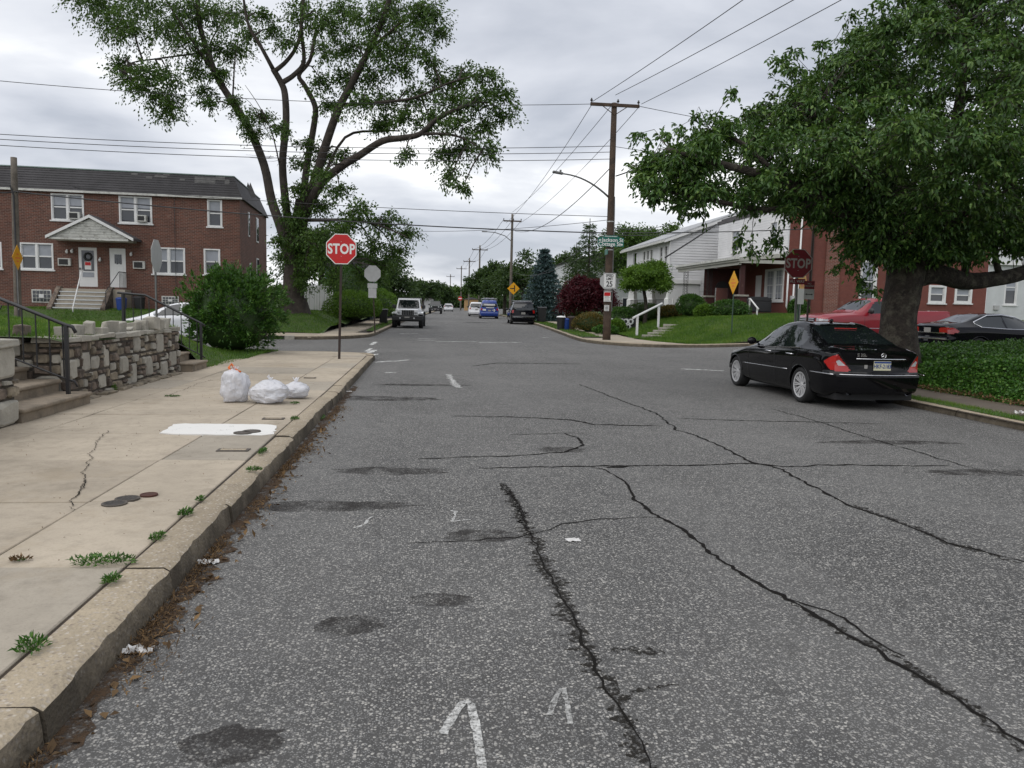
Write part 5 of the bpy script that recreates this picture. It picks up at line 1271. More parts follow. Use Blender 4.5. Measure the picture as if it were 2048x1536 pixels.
def wire(parent, p0, p1, sag, r=0.012, n=24):
    p0, p1 = Vector(p0), Vector(p1); pts = []
    for k in range(n+1):
        t = k/n; q = p0.lerp(p1, t); q.z -= sag*4*t*(1-t); pts.append(q)
    mb = MB(); mb.tube(pts, r, 5, caps=False); return mb.build('cable', M['wire'], parent, smooth=True)
pl = thing('power_line', 'three overhead power wires running from the tall pole out over the street', 'power line')
for (a, b) in (((1185, 203), (1462, 0)), ((1231, 190), (1557, 0)), ((1283, 208), (1652, 0))):
    p0 = at(*a, 34.25); p1 = at(*b, 22.5); p2_ = p0+(p1-p0)*2.6; wire(pl, p0, p2_, 0.25, 0.013)
pl2 = thing('power_line', 'wires strung from the tall pole to the next pole down the street', 'power line')
for (a, b, s_) in (((1182, 212), (1012, 446), .5), ((1228, 205), (1025, 424), .4), ((1278, 214), (1040, 446), .5), ((1224, 332), (1030, 462), 1.0), ((1218, 480), (1030, 545), .8)):
    wire(pl2, at(*a, 34.4), at(*b, 77), s_, 0.014 if s_ < .9 else 0.022)
pl3 = thing('power_line', 'distant wires between the far utility poles', 'power line')
for dx_ in (-0.9, 0, 0.9):
    for A_, B_ in ((P2, P3), (P3, P4), (P4, P5)): wire(pl3, A_+Vector((dx_, 0, -.8)), B_+Vector((dx_, 0, -.8)), .6, 0.02, 10)
pl4 = thing('power_line', 'high single wire crossing the sky from the left to the tall pole', 'power line')
wire(pl4, at(-40, 158, 31.5), at(1182, 208, 34.2), 0.35, 0.013); wire(pl4, at(1276, 212, 34.2), at(2100, 330, 36), 0.3, 0.013)
pl5 = thing('power_line', 'three parallel cables above the brick building roof', 'power line')
for a, b in (((-40, 266), (1222, 292)), ((-40, 276), (1222, 304)), ((-40, 288), (1222, 318))): wire(pl5, at(*a, 31.6), at(*b, 34.4), 0.28, 0.014)
for b in ((1290, 300), (1330, 308)): wire(pl5, at(1222, 292, 34.4), at(b[0]+700, b[1]+60, 36), 0.3, 0.012)
pl6 = thing('telephone_cable', 'thick black cable crossing low from the slim pole to the tall pole', 'cable')
wire(pl6, at(28, 383, 35.4), at(1215, 466, 34.4), 0.28, 0.026); wire(pl6, at(-60, 382, 34), at(28, 384, 35.4), 0.05, 0.026); wire(pl6, at(1215, 466, 34.4), at(2100, 420, 36), 0.3, 0.022)
pl7 = thing('telephone_cable', 'thin cable sloping from the brick building roof to the tall pole', 'cable')
wire(pl7, at(130, 372, 40.6), at(1215, 433, 34.4), 0.18, 0.014); wire(pl7, at(740, 458, 52), at(1215, 440, 34.4), 0.3, 0.012)
pl8 = thing('telephone_cable', 'heavy cable rising from the tall pole through the right-hand tree', 'cable')
p0 = at(1232, 352, 34.4); p1 = at(1480, 236, 24.0); wire(pl8, p0, p0+(p1-p0)*2.3, 0.3, 0.030)
wire(pl8, at(1222, 345, 34.4), at(1222, 352, 34.3), 0.0, 0.03)
pl9 = thing('service_drop', 'service cables from the tall pole to the white sided house', 'cable')
wire(pl9, at(1220, 455, 34.4), at(1350, 444, 53.5), 0.25, 0.02); wire(pl9, at(1220, 470, 34.4), at(1420, 455, 53.8), 0.2, 0.016); wire(pl9, at(1330, 515, 47.5), at(1432, 449, 47.8), 0.03, 0.05)
wire(pl9, at(1040, 560, 76.0), at(1216, 462, 34.4), 0.4, 0.014)

# ================================================================== BINS, BAGS, LITTER
def bin_(label, loc, rz=0.0, s=1.0, mat='darkplastic', lid='darkplastic', wheels=True, round_=False, cat='bin'):
    t = thing('waste_bin', label, cat, loc, rz)
    if round_:
        mb = MB(); mb.lathe([(0, 0.0), (0.23*s, 0.0), (0.29*s, 0.70*s), (0.31*s, 0.70*s), (0.31*s, 0.75*s), (0.28*s, 0.75*s), (0.27*s, 0.6*s), (0, 0.6*s)], 16); mb.build('body', M[mat], t)
        mb = MB(); mb.lathe([(0.31*s, 0.752*s), (0.25*s, 0.82*s), (0, 0.85*s)], 16); mb.build('lid', M[lid], t, smooth=True)
    else:
        mb = MB(); a, b = 0.24*s, 0.29*s
        mb.add([(-a, -a, 0.06), (a, -a, 0.06), (a, a, 0.06), (-a, a, 0.06), (-b, -b, .95*s), (b, -b, .95*s), (b, b, .95*s), (-b, b, .95*s)], [(0,3,2,1),(4,5,6,7),(0,1,5,4),(1,2,6,5),(2,3,7,6),(3,0,4,7)]); mb.build('body', M[mat], t, bevel=0.03)
        mb = MB(); mb.prism([(-b-.03, .95*s), (b+.03, .95*s), (b+.03, .99*s), (b*.5, 1.06*s), (-b*.5, 1.06*s), (-b-.03, 1.0*s)], lambda y_, z_: (-b-.03, y_, z_+.002), lambda y_, z_: (b+.03, y_, z_+.002)); mb.build('lid', M[lid], t, bevel=0.02)
        mb = MB(); mb.cyl((-b*.8, b+.05, .93*s), (b*.8, b+.05, .93*s), .015, n=6); mb.build('handle', M[mat], t)
    if wheels:
        for s_ in (-1, 1): mb = MB(); mb.cyl((s_*.25*s, .22*s, .10), (s_*.29*s, .22*s, .10), .10, n=12); mb.build('wheel', M['rubber'], t)
    return t
q = on_ground(770, 654, .32); bin_('black wheeled bin on the left verge beside the white off-roader', (at(770, 640, 49.5).x-0.1, 49.5, 0.28), s=.9)
q = at(1083, 640, 59.0); bin_('tall black wheeled bin just right of the black van', (q.x, 59.0, 0.35), s=1.15)
for px_, m_, lid_, lab, sc in ((1122, 'darkplastic', 'trim', 'dark round bin with white lid, leftmost by the verge', .95), (1133, 'blueplastic', 'blueplastic', 'narrow blue recycling bin between two dark bins', .8), (1143, 'postbrown', 'postbrown', 'brown round bin, rightmost by the verge', .95)):
    q = at(px_, 650, 45.5); bin_(lab, (q.x, 45.5, 0.27), s=sc, mat=m_, lid=lid_, wheels=False, round_=True)
Mw = Matrix.Translation(bl.location) @ Matrix.Rotation(R(3.3), 4, 'Z')
p = Mw @ Vector((-5.15, -1.9, 0.90)); bin_('blue recycling bin beside the brick building stoop', p, s=0.82, mat='blueplastic', lid='blueplastic', wheels=False, round_=True)
p = Mw @ Vector((-4.6, -1.0, 0.92)); bin_('black round bin in the shade beside the blue bin', p, s=0.9, wheels=False, round_=True)

from mathutils import noise as mnoise
def bag(label, c, r, h, seed, upright=0.3, tie=None):
    n, m_ = 84, 60; t = thing('rubbish_bag', label, 'rubbish bag', c); V = []; F = []
    o_ = Vector((seed*7.3, seed*3.1, seed*1.7))
    for i in range(m_+1):
        v = i/m_; a = math.pi*v
        for k in range(n):
            th = 2*math.pi*k/n
            d = Vector((math.sin(a)*math.cos(th), math.sin(a)*math.sin(th), math.cos(a)))
            box = 1.0/max(abs(d.x)**(3.2 if upright > .5 else 2.5)+abs(d.y)**(3.2 if upright > .5 else 2.5)+abs(d.z)**(4 if upright > .5 else 2.6), .2)**(1/(3.4 if upright > .5 else 2.6))
            q = d*box
            lump = mnoise.noise(d*1.3+o_)*.20+mnoise.noise(d*2.8+o_)*.10
            # creases: ridged noise, stretched towards the knot
            w_ = Vector((d.x*5.5, d.y*5.5, d.z*1.6))
            rid = 1-abs(mnoise.noise(w_+o_*2))*2.2; rid2 = 1-abs(mnoise.noise(Vector((d.x*11, d.y*11, d.z*4))+o_*3))*2.4
            rr = 1+lump+.10*max(0, rid)**4+.035*max(0, rid2)**4-.03
            x_, y_, z_ = q.x*r[0]*rr, q.y*r[1]*rr, h/2+q.z*h/2*(1+lump*.7+.04*max(0, rid)**3)
            if d.z > .80: z_ += (d.z-.80)*h*(.30 if upright > .5 else .8)
            if z_ < .10*h: x_ *= 1+.10*(1-z_/(.1*h)); y_ *= 1+.10*(1-z_/(.1*h))
            V.append((x_, y_, max(.003, z_)))
    for i in range(m_):
        for k in range(n): F.append((i*n+k, (i+1)*n+k, (i+1)*n+(k+1) % n, i*n+(k+1) % n))
    mb = MB(); mb.add(V, F); mb.build('sack', M['bag'], t, smooth=True)
    top = max(p[2] for p in V); ap = V[0]; rr_ = random.Random(seed); mb = MB()
    for k in range(9):                                  # gathered neck, ragged ends
        a = k*.7; b = a+.55; hh = rr_.uniform(.03, .075); w2 = rr_.uniform(.03, .06)
        mb.add([(ap[0]+.008*math.cos(a), ap[1]+.008*math.sin(a), ap[2]-.01), (ap[0]+w2*math.cos(a), ap[1]+w2*math.sin(a), ap[2]+hh), (ap[0]+w2*math.cos(b), ap[1]+w2*math.sin(b), ap[2]+hh*.8), (ap[0]+.008*math.cos(b), ap[1]+.008*math.sin(b), ap[2]-.01)], [(0, 1, 2, 3)])
    mb.build('neck', M['bag'], t)
    if tie:
        z0 = ap[2]-.02; mb = MB(); mb.tube([(-.05, -.02, z0-.01), (-.085, -.02, z0+.06), (-.05, -.01, z0+.105), (-.01, 0, z0+.05), (.03, -.01, z0+.01), (.08, -.02, z0-.005)], .017, 6); mb.build('drawstring', M['orange'], t, smooth=True)
    return t
for lab, px_, py_, r3, h_, sd_, upr, tie in (('tall upright white bin bag with orange drawstring on the pavement', 468, 805, (.175, .17), .43, 3, .9, True),
        ('slumped middle white bin bag on the pavement', 537, 808, (.26, .22), .28, 8, .2, False), ('small white bin bag nearest the kerb', 590, 798, (.19, .17), .21, 5, .2, False)):
    q = on_ground(px_, py_, .15); bag(lab, (q.x, q.y+r3[1]*.6, .156), r3, h_, sd_, upr, tie)

def crumple(name, label, px, py, z, s, seed, mat='paper', flat=0.35, cat='litter'):
    r_ = np.random.default_rng(seed); q = on_ground(px, py, z); n = 9
    P = np.array([[(i/(n-1)-.5)*s[0], (j/(n-1)-.5)*s[1], 0] for j in range(n) for i in range(n)])
    P[:, 2] = np.abs(r_.normal(0, flat*min(s), len(P)))*0.5+0.004; P[:, :2] += r_.normal(0, s[0]*.04, (len(P), 2))
    edge = (np.abs(P[:, 0]) > s[0]*.42) | (np.abs(P[:, 1]) > s[1]*.42); P[edge, :2] *= r_.uniform(.6, 1.0, (edge.sum(), 1))
    mb = MB(); mb.add([(a+q.x, b+q.y, c_+q.z) for a, b, c_ in P], [(j*n+i, j*n+i+1, (j+1)*n+i+1, (j+1)*n+i) for j in range(n-1) for i in range(n-1)])
    return tag(mb.build(name, M[mat], smooth=False), label, cat)
crumple('paper_scrap', 'flattened white paper scrap lying on the asphalt', 1146, 1081, 0, (.12, .09), 1, flat=.10)
crumple('tissue', 'crumpled white tissue in the gutter close to the camera', 275, 1305, 0, (.17, .07), 2)
crumple('tissue', 'small white tissue in the gutter further along the kerb', 415, 1128, 0, (.14, .06), 3)
crumple('plastic_wrapper', 'white wrapper scrap in the road beside the bags', 695, 784, 0, (.16, .10), 4, flat=.15)
crumple('paper_scrap', 'pale scrap on the right pavement by the kerb', 2040, 827, .14, (.20, .14), 6)
crumple('cardboard_scrap', 'brown paper scrap under the ivy on the right', 1985, 782, .15, (.34, .22), 7, mat='litter')

# ================================================================== VEHICLES
def hermite(pts):
    X = np.array([p[0] for p in pts], float); Y = np.array([p[1] for p in pts], float)
    h = np.diff(X); d = np.diff(Y)/h; m_ = np.zeros_like(Y)
    m_[0], m_[-1] = d[0], d[-1]
    for i in range(1, len(X)-1): m_[i] = 0 if d[i-1]*d[i] <= 0 else 2*d[i-1]*d[i]/(d[i-1]+d[i])
    def f(x):
        x = np.clip(np.asarray(x, float), X[0], X[-1]); i = np.clip(np.searchsorted(X, x, 'right')-1, 0, len(h)-1)
        t = (x-X[i])/h[i]; t2, t3 = t*t, t*t*t
        return (2*t3-3*t2+1)*Y[i]+(t3-2*t2+t)*h[i]*m_[i]+(-2*t3+3*t2)*Y[i+1]+(t3-t2)*h[i]*m_[i+1]
    return f
def inpoly(poly, x, y):
    c = np.zeros(np.shape(x), bool); n = len(poly)
    for i in range(n):
        (x0, y0), (x1, y1) = poly[i], poly[(i+1) % n]
        c ^= ((y0 > y) != (y1 > y)) & (x < (x1-x0)*(y-y0)/((y1-y0) if y1 != y0 else 1e-9)+x0)
    return c
class Car:
    """lofted body. s runs from the nose (0) to the tail (L); local +Y is forward, +X the car's right"""
    def __init__(c, sp):
        c.sp = sp; L_ = c.L = sp['L']; ds = sp.get('ds', 0.04)
        top, belt, wm, wr, zb = (hermite(sp[k]) for k in ('top', 'belt', 'wm', 'wr', 'zb'))
        s = np.linspace(0, L_, int(L_/ds)+1)
        T, B, Wm, Wr, Zb = top(s), np.minimum(belt(s), top(s)-0.02), wm(s), np.minimum(wr(s), wm(s)*.97), zb(s)
        zm = Zb+(B-Zb)*sp.get('mid', 0.62); tum = sp.get('shoulder', 0.965)
        rail = T-np.clip((T-B)*sp.get('railk', 0.13), 0.012, 0.09)
        nodes = np.stack([np.stack([0*s, Zb], 1), np.stack([Wm*.80, Zb], 1), np.stack([Wm*.955, Zb+.10*(B-Zb)+.03], 1), np.stack([Wm, zm], 1), np.stack([Wm*tum, B], 1), np.stack([Wr, rail], 1), np.stack([Wr*.62, T-.012], 1), np.stack([0*s, T], 1)], 1)
        seg = [2, 3, 16, 18, 14, 8, 8] if ds < .03 else [2, 3, 8, 8, 10, 6, 6] if ds < .06 else [1, 2, 4, 4, 5, 3, 3]
        pts = []; c.vid = []
        for k in range(7):
            p0 = nodes[:, max(k-1, 0)] if k not in (0,) else nodes[:, 0]; p1, p2 = nodes[:, k], nodes[:, k+1]; p3 = nodes[:, min(k+2, 7)].copy()
            if k == 6: p3 = nodes[:, 6]*[-1, 1]
            if k == 4: p0 = 2*p1-(p2+ (p1-p2)*0.0)+0*p1; p0 = p1-(p2-p1)*.6+np.array([.03, -.05]); p3 = p2+(p2-p1)*.6+np.array([-.05, 0])
            n = seg[k]
            for t in np.arange(n)/n:
                if k in (0,): q = p1+(p2-p1)*t
                else: q = 0.5*((2*p1)+(-p0+p2)*t+(2*p0-5*p1+4*p2-p3)*t*t+(-p0+3*p1-3*p2+p3)*t**3)
                pts.append(q); c.vid.append(k)
        pts.append(nodes[:, 7]); c.vid.append(6)
        G_ = np.stack(pts, 1); G_[..., 0] = np.maximum(G_[..., 0], 0)   # (ns,nv,2)
        c.s, c.G = s, G_
        offr, offf = hermite(sp['tail']), hermite(sp['nose']); bow_r, bow_f = sp.get('bow', (0.10, 0.22))
        c.offr, c.offf, c.bow = offr, offf, (bow_r, bow_f)
        c.wend = (Wm[-1], Wm[0])
        br = ss(L_-0.55, L_, s)[:, None]; bf = (1-ss(0, 0.6, s))[:, None]
        Y_, Z_ = G_[..., 0], G_[..., 1]
        S_ = s[:, None]+br*(offr(Z_)-bow_r*(Y_/c.wend[0])**2)+bf*(offf(Z_)+bow_f*(Y_/c.wend[1])**2)
        c.P = np.stack([Y_, S_, Z_], -1)
    def side(c, s, z):
        i = int(np.clip(np.searchsorted(c.s, s), 1, len(c.s)-1)); Pz = c.P[i]; a = np.array(c.vid)
        m_ = (a >= 1) & (a <= 4); zz_, yy_ = Pz[m_, 2], Pz[m_, 0]; o_ = np.argsort(zz_); return float(np.interp(z, zz_[o_], yy_[o_]))
    def rear(c, y, z): return c.L+float(c.offr(z))-c.bow[0]*(y/c.wend[0])**2
    def front(c, y, z): return float(c.offf(z))+c.bow[1]*(y/c.wend[1])**2
    def W(c, y, s, z): return (y, c.L/2-s, z)
    def build(c, name, label, loc, rz, cat='car', group=None):
        sp = c.sp; t = c.t = thing(name, label, cat, loc, rz, group)
        P = c.P; ns, nv = P.shape[:2]; quads = {}
        C_ = (P[:-1, :-1]+P[1:, :-1]+P[:-1, 1:]+P[1:, 1:])/4
        vid = np.array(c.vid)[:nv-1][None, :].repeat(ns-1, 0)
        key = np.full(vid.shape, 'body', object)
        sC, yC, zC = C_[..., 1], C_[..., 0], C_[..., 2]
        for nm, (a, b) in sp.get('glass', {}).items():
            key[(vid >= 5) & (sC > a) & (sC < b) & (yC < sp.get('gy', 9))] = nm
        for nm, poly in sp.get('win', []): key[(vid == 4) & inpoly(poly, sC, zC)] = nm
        for nm, poly in sp.get('sidezone', []): key[(vid >= 2) & (vid <= 4) & inpoly(poly, sC, zC)] = nm
        for sw in sp['axles']:
            key[((sC-sw)**2+(zC-sp['rw'])**2 < (sp['rw']*1.12)**2) & (vid >= 1) & (vid <= 3) & (yC > 0.35)] = 'cut'
        parts = {}
        def addq(k, q):
            d = parts.setdefault(k, MB()); d.add(q, [(0, 1, 2, 3)])
        for nm in set(key.ravel()):
            if nm == 'cut': continue
            I, J = np.where(key == nm)
            for sg in (1, -1):
                kn = nm if nm in ('body',) or nm in sp.get('glass', {}) else nm+('|R' if sg > 0 else '|L')
                d = parts.setdefault(kn, (MB(), {})); mbq, ix = d
                for i, j in zip(I, J):
                    q = []
                    for a, b in ((i, j), (i+1, j), (i+1, j+1), (i, j+1)):
                        kk = (a, b, sg)
                        if kk not in ix:
                            p = P[a, b]; ix[kk] = len(mbq.v); mbq.v.append(c.W(sg*p[0], p[1], p[2]))
                        q.append(ix[kk])
                    if sg < 0: q = q[::-1]
                    mbq.f.append(tuple(q)); mbq.mi.append(0)
        # tail and nose caps
        nj = 44 if sp.get('ds', .04) < .03 else 16 if sp.get('ds', .04) < .06 else 6
        for end, lim in ((-1, c.rear), (0, c.front)):
            ring = P[end]
            for sg in (1, -1):
                for k in range(nv-1):
                    for j in range(nj):
                        q = []
                        for kk, jj in ((k, j), (k+1, j), (k+1, j+1), (k, j+1)):
                            y_ = ring[kk, 0]*jj/nj; z_ = ring[kk, 2]
                            q.append((y_*sg, lim(y_, z_), z_))
                        cy, cz = abs(sum(a[0] for a in q)/4), sum(a[2] for a in q)/4
                        nm = 'body'
                        for zn, poly in sp.get('rearzone' if end else 'frontzone', []):
                            if inpoly(poly, np.array(cy), np.array(cz)): nm = zn
                        one = nm == 'body' or nm in sp.get('glass', {}) or nm in sp.get('whole', ())
                        kn = nm if one else nm+('|R' if sg > 0 else '|L')
                        d = parts.setdefault(kn, (MB(), {})); V = [c.W(*a) for a in q]
                        f_ = (0, 1, 2, 3) if (sg > 0) == (end == 0) else (3, 2, 1, 0)
                        d[0].add(V, [f_])
        for kn, (mbq, _) in parts.items():
            nm = kn.split('|')[0]; mt = sp['mats'].get(nm, 'carglass' if ('window' in nm or 'screen' in nm) else 'p_black')
            o = mbq.build(nm, M[mt], t, smooth=True)
            if nm == 'body': c.body = o
        # underbody and wheels
        mb = MB(); w_ = sp['wmax']-0.10; mb.b2(-w_+.12, w_-.12, -c.L/2+.25, c.L/2-.25, sp['gc'], sp['gc']+.35)
        for sw in sp['axles']: mb.b2(-w_, w_, c.L/2-sw-.30, c.L/2-sw+.30, sp['rw']*.7, sp['rw']*1.9)
        mb.build('underbody', M['signblack'], t)
        for sw in sp['axles']:
            for sg in (1, -1): c.wheel(sg, sw)
        return t
    def wheel(c, sg, sw):
        sp = c.sp; r = sp['rw']; wd = sp.get('tw', .22); x1 = sp['wmax']-sp.get('inset', .03); ri = sp.get('rim', .68)*r
        y = c.L/2-sw; mb = MB()
        prof = [(ri*.96, wd/2-.02), (ri*1.04, wd/2), (r*.93, wd/2), (r*.99, wd/2-.03), (r, 0), (r*.99, -wd/2+.03), (r*.9, -wd/2), (ri, -wd/2)]
        mb.lathe([(a, sg*(x1-wd/2+b)) for a, b in prof], 32, axis='x', c=(0, y, r)); w_ = mb.build('wheel', M['rubber'], c.t, smooth=True)
        mb = MB(); xo = sg*(x1-.02)
        mb.lathe([(ri*.86, sg*(x1-.015)), (ri*.98, sg*(x1-.006)), (ri*1.0, sg*(x1-.05)), (ri*.9, sg*(x1-.12)), (ri*.88, sg*(x1-.03))], 32, axis='x', c=(0, y, r))
        ns_ = sp.get('spokes', 10)
        for k in range(ns_):
            a0 = 2*math.pi*k/ns_
            for dd in ((-.10, .10) if sp.get('twin') else (0,)):
                a = a0+dd; ww = .0105 if sp.get('twin') else .028
                ca, sa = math.cos(a), math.sin(a); P_ = []
                for rr, hw, xx in ((ri*.14, ww*.8, x1-.045), (ri*.9, ww*1.1, x1-.02)):
                    for q in (-1, 1): P_.append((sg*xx, y+rr*ca-q*hw*sa, r+rr*sa+q*hw*ca))
                    for q in (1, -1): P_.append((sg*(xx-.03), y+rr*ca-q*hw*sa, r+rr*sa+q*hw*ca))
                mb.add(P_, [(0,1,5,4),(1,2,6,5),(2,3,7,6),(3,0,4,7),(4,5,6,7)])
        mb.lathe([(0, sg*(x1-.03)), (ri*.17, sg*(x1-.035)), (ri*.2, sg*(x1-.06))], 16, axis='x', c=(0, y, r))
        mb.build('rim', M[sp.get('rimmat', 'alu')], w_)
        mb = MB(); mb.lathe([(0, sg*(x1-.10)), (ri*.9, sg*(x1-.10))], 20, axis='x', c=(0, y, r)); mb.build('brake_disc', M['darkplastic'], w_)
    def strip(c, name, mat, ptsz, r, parent=None, off=0.004, sides=(1, -1)):
        """trim along the flank: ptsz list of (s,z)"""
        for sg in sides:
            mb = MB(); mb.tube([c.W(sg*(c.side(s, z)+off), s, z) for s, z in ptsz], r, 5); mb.build(name, M[mat], parent or c.t, smooth=True)
    def arch(c, mat='p_black', r=.014, k=1.12):
        for sw in c.sp['axles']:
            for sg in (1, -1):
                pts = []
                for a in np.linspace(R(8), R(172), 20):
                    s, z = sw+c.sp['rw']*k*math.cos(a), c.sp['rw']+c.sp['rw']*k*math.sin(a); pts.append(c.W(sg*(c.side(s, z)-.002), s, z))
                mb = MB(); mb.tube(pts, r, 5); mb.build('wheel_arch', M[mat], c.t, smooth=True)
    def mirror(c, s, z, mat, big=1.0):
        for sg in (1, -1):
            y = c.side(s, z-.05); mb = MB(); mb.blob(c.W(sg*(y+.11*big), s, z+.03), (.10*big, .055*big, .075*big), 12, 8); mb.box(c.W(sg*(y+.02), s, z-.01), (.10, .05, .03))
            mb.build('mirror', M[mat], c.t, smooth=True)
    def plate(c, y, z, txt=None, w_=.305, h_=.155, front=False):
        s = (c.front(y, z)-.012) if front else (c.rear(y, z)+.012); mb = MB(); yy = c.L/2-s; d_ = 1 if front else -1
        mb.b2(y-w_/2, y+w_/2, yy-.006, yy+.006, z-h_/2, z+h_/2); o = mb.build('number_plate', M['plate' if txt else 'signgrey'], c.t, bevel=.003)
        if txt:
            mb = MB(); mb.b2(y-w_/2+.005, y+w_/2-.005, yy-.009, yy-.0065, z+h_/2-.035, z+h_/2-.006); mb.build('plate_band', M['plateblue'], o)
            text('lettering', txt, .095, M['plateblue'], o, (y, yy-.0085, z-.012), bold=.002, ext=.0008, sx=.78)
        return o
def base_spec(L, W, **k):
    w = W/2
    sp = dict(L=L, wmax=w, wm=[(0, w*.78), (.12, w*.88), (.45, w*.965), (1.1, w*.995), (L*.5, w), (L-.9, w*.985), (L-.35, w*.94), (L-.1, w*.88), (L, w*.82)],
              zb=[(0, .24), (.5, .20), (L-.6, .20), (L, .28)], gc=.16, rw=.33, nose=[(0, .06), (.45, 0), (.7, .05), (1.2, .15)], tail=[(.2, -.07), (.45, 0), (.62, -.01), (.68, -.05), (1.2, -.05)], mats={})
    sp.update(k); return sp
# --- black sedan in front of the tree
S1 = base_spec(4.82, 1.82, ds=.022, axles=(.82, 3.67), rw=.322, tw=.235, twin=True, spokes=10, rim=.735,
  top=[(0, .60), (.06, .66), (.3, .76), (.9, .88), (1.38, .955), (1.75, 1.15), (2.15, 1.345), (2.45, 1.42), (2.85, 1.455), (3.2, 1.43), (3.6, 1.32), (4.0, 1.145), (4.22, 1.065), (4.45, 1.035), (4.72, 1.005), (4.82, .975)],
  belt=[(0, .57), (.3, .69), (.9, .80), (1.4, .885), (2.4, .93), (3.4, .965), (4.1, .975), (4.82, .925)],
  wr=[(0, .50), (.4, .60), (1.38, .66), (1.8, .625), (2.3, .575), (2.9, .565), (3.5, .57), (4.1, .62), (4.4, .66), (4.82, .64)],
  nose=[(.2, .05), (.45, 0), (.62, .03), (1.0, .2)], tail=[(.22, -.08), (.36, -.01), (.56, 0), (.60, -.012), (.64, -.065), (.80, -.075), (.95, -.045), (1.05, -.04)], bow=(.16, .26), railk=.11,
  glass={'windscreen': (1.45, 2.12), 'rear_window': (3.42, 4.12)},
  win=[('front_window', [(1.72, .95), (2.20, 1.295), (2.50, 1.355), (2.64, 1.362), (2.66, .955)]), ('rear_side_window', [(2.73, .96), (2.71, 1.363), (3.05, 1.345), (3.35, 1.28), (3.56, 1.17), (3.60, 1.06), (3.48, .985)])],
  rearzone=[('tail_lamp', [(.50, .655), (.66, .645), (.92, .66), (.92, .935), (.72, .93), (.66, .86)]), ('tail_lamp_clear', [(.575, .74), (.69, .74), (.73, .80), (.69, .835), (.64, .80)])],
  sidezone=[('tail_lamp', [(4.40, .80), (4.52, .66), (4.9, .655), (4.9, .935), (4.62, .93), (4.50, .88)])],
  mats={'body': 'p_black', 'tail_lamp': 'tailred', 'tail_lamp_clear': 'lampclear', 'rear_window': 'carglass'})
rl, fl_ = on_ground(1602, 803), on_ground(1478, 773)
sed = Car(S1); sed.build('black_sedan', 'shiny black sedan with chrome trim parked at the right kerb before the tree', (7.56, 14.38, 0), R(0.2))
sed.arch('p_black'); sed.mirror(1.72, .99, 'p_black')
sed.strip('side_moulding', 'chrome', [(s, .545+.012*(s-1.2)) for s in np.linspace(1.22, 3.22, 12)], .009)
sed.strip('bumper_trim', 'chrome', [(s, .598) for s in np.linspace(4.05, 4.68, 8)], .010)
mb = MB(); mb.tube([sed.W(y, sed.rear(y, .598)+.004, .598) for y in np.linspace(-.70, .70, 24)], .010, 5); mb.build('bumper_trim', M['chrome'], sed.t, smooth=True)
mb = MB(); mb.tube([sed.W(y, sed.rear(y, .865)+.012, .865) for y in np.linspace(-.44, .44, 14)], .011, 5); mb.build('boot_trim', M['chrome'], sed.t, smooth=True)
for sg in (1, -1):
    mb = MB(); pts = [(1.70, .925), (2.4, .935), (3.1, .962), (3.58, .99)]; mb.tube([sed.W(sg*(sed.side(s, z)+.004), s, z) for s, z in pts], .006, 5); mb.build('window_trim', M['chrome'], sed.t)
    for s in (2.42, 3.30):
        z = .855; y = sed.side(s, z); mb = MB(); mb.tube([sed.W(sg*(y-.005), s-.11, z), sed.W(sg*(y+.03), s-.08, z+.005), sed.W(sg*(y+.03), s+.08, z+.005), sed.W(sg*(y-.005), s+.11, z)], .013, 6); mb.build('door_handle', M['chrome'], sed.t, smooth=True)
    for s0, pts in ((0, [(1.55, .88), (1.46, .55), (1.50, .27)]), (1, [(2.68, .94), (2.70, .60), (2.70, .25)]), (2, [(3.62, .96), (3.50, .75), (3.22, .55), (3.12, .27)])):
        mb = MB(); f_ = [sed.W(sg*(sed.side(a, b)+.001), a, b) for (a, b) in [tuple(np.array(pts[i])*(1-q)+np.array(pts[i+1])*q) for i in range(2) for q in np.linspace(0, 1, 6)]]; mb.tube(f_, .005, 4); mb.build('door_gap', M['signblack'], sed.t)
    mb = MB(); yy_ = sg*.52; s = sed.rear(.5, .30); mb.lathe([(.052, -.05), (.055, .03), (.042, .03), (.04, -.05)], 16, axis='y', c=sed.W(yy_, s-.06, .300)); o = mb.build('exhaust_tip', M['chrome'], sed.t, smooth=True)
    mb = MB(); mb.tube([sed.W(sg*a, sed.rear(a, b)+.003, b) for a, b in ((.49, .66), (.66, .885), (.70, .95))], .005, 4); mb.build('boot_gap', M['signblack'], sed.t)
sed.plate(.0, .755, 'HKF-2183')
mb = MB(); q = sed.W(0, sed.rear(0, .92)+.014, .925); mb.lathe([(.040+.006*math.cos(t), .006*math.sin(t)) for t in np.linspace(0, 6.283, 7)], 20, axis='y', c=q)
for a in (90, 210, 330): mb.tube([q, (q[0]+.04*math.cos(R(a)), q[1], q[2]+.04*math.sin(R(a)))], .005, 4)
mb.build('emblem', M['chrome'], sed.t)
text('badge', 'E 350', .075, M['chrome'], sed.t, (-.36, sed.W(0, sed.rear(.36, .92)+.012, 0)[1], .925), bold=.002, ext=.003)
mb = MB(); mb.b2(-.30, -.245, sed.W(0, sed.rear(.27, .73)+.008, 0)[1], sed.W(0, sed.rear(.27, .73), 0)[1], .705, .765); mb.build('sticker', M['signgrey'], sed.t)
mb = MB(); mb.b2(-.2, .2, sed.W(0, 3.58, 0)[1], sed.W(0, 3.52, 0)[1], 1.335, 1.350); mb.build('brake_light', M['tailred'], sed.t)
mb = MB(); mb.blob(sed.W(0, 3.05, 1.475), (.03, .06, .03), 10, 6); mb.build('antenna', M['p_black'], sed.t, smooth=True)

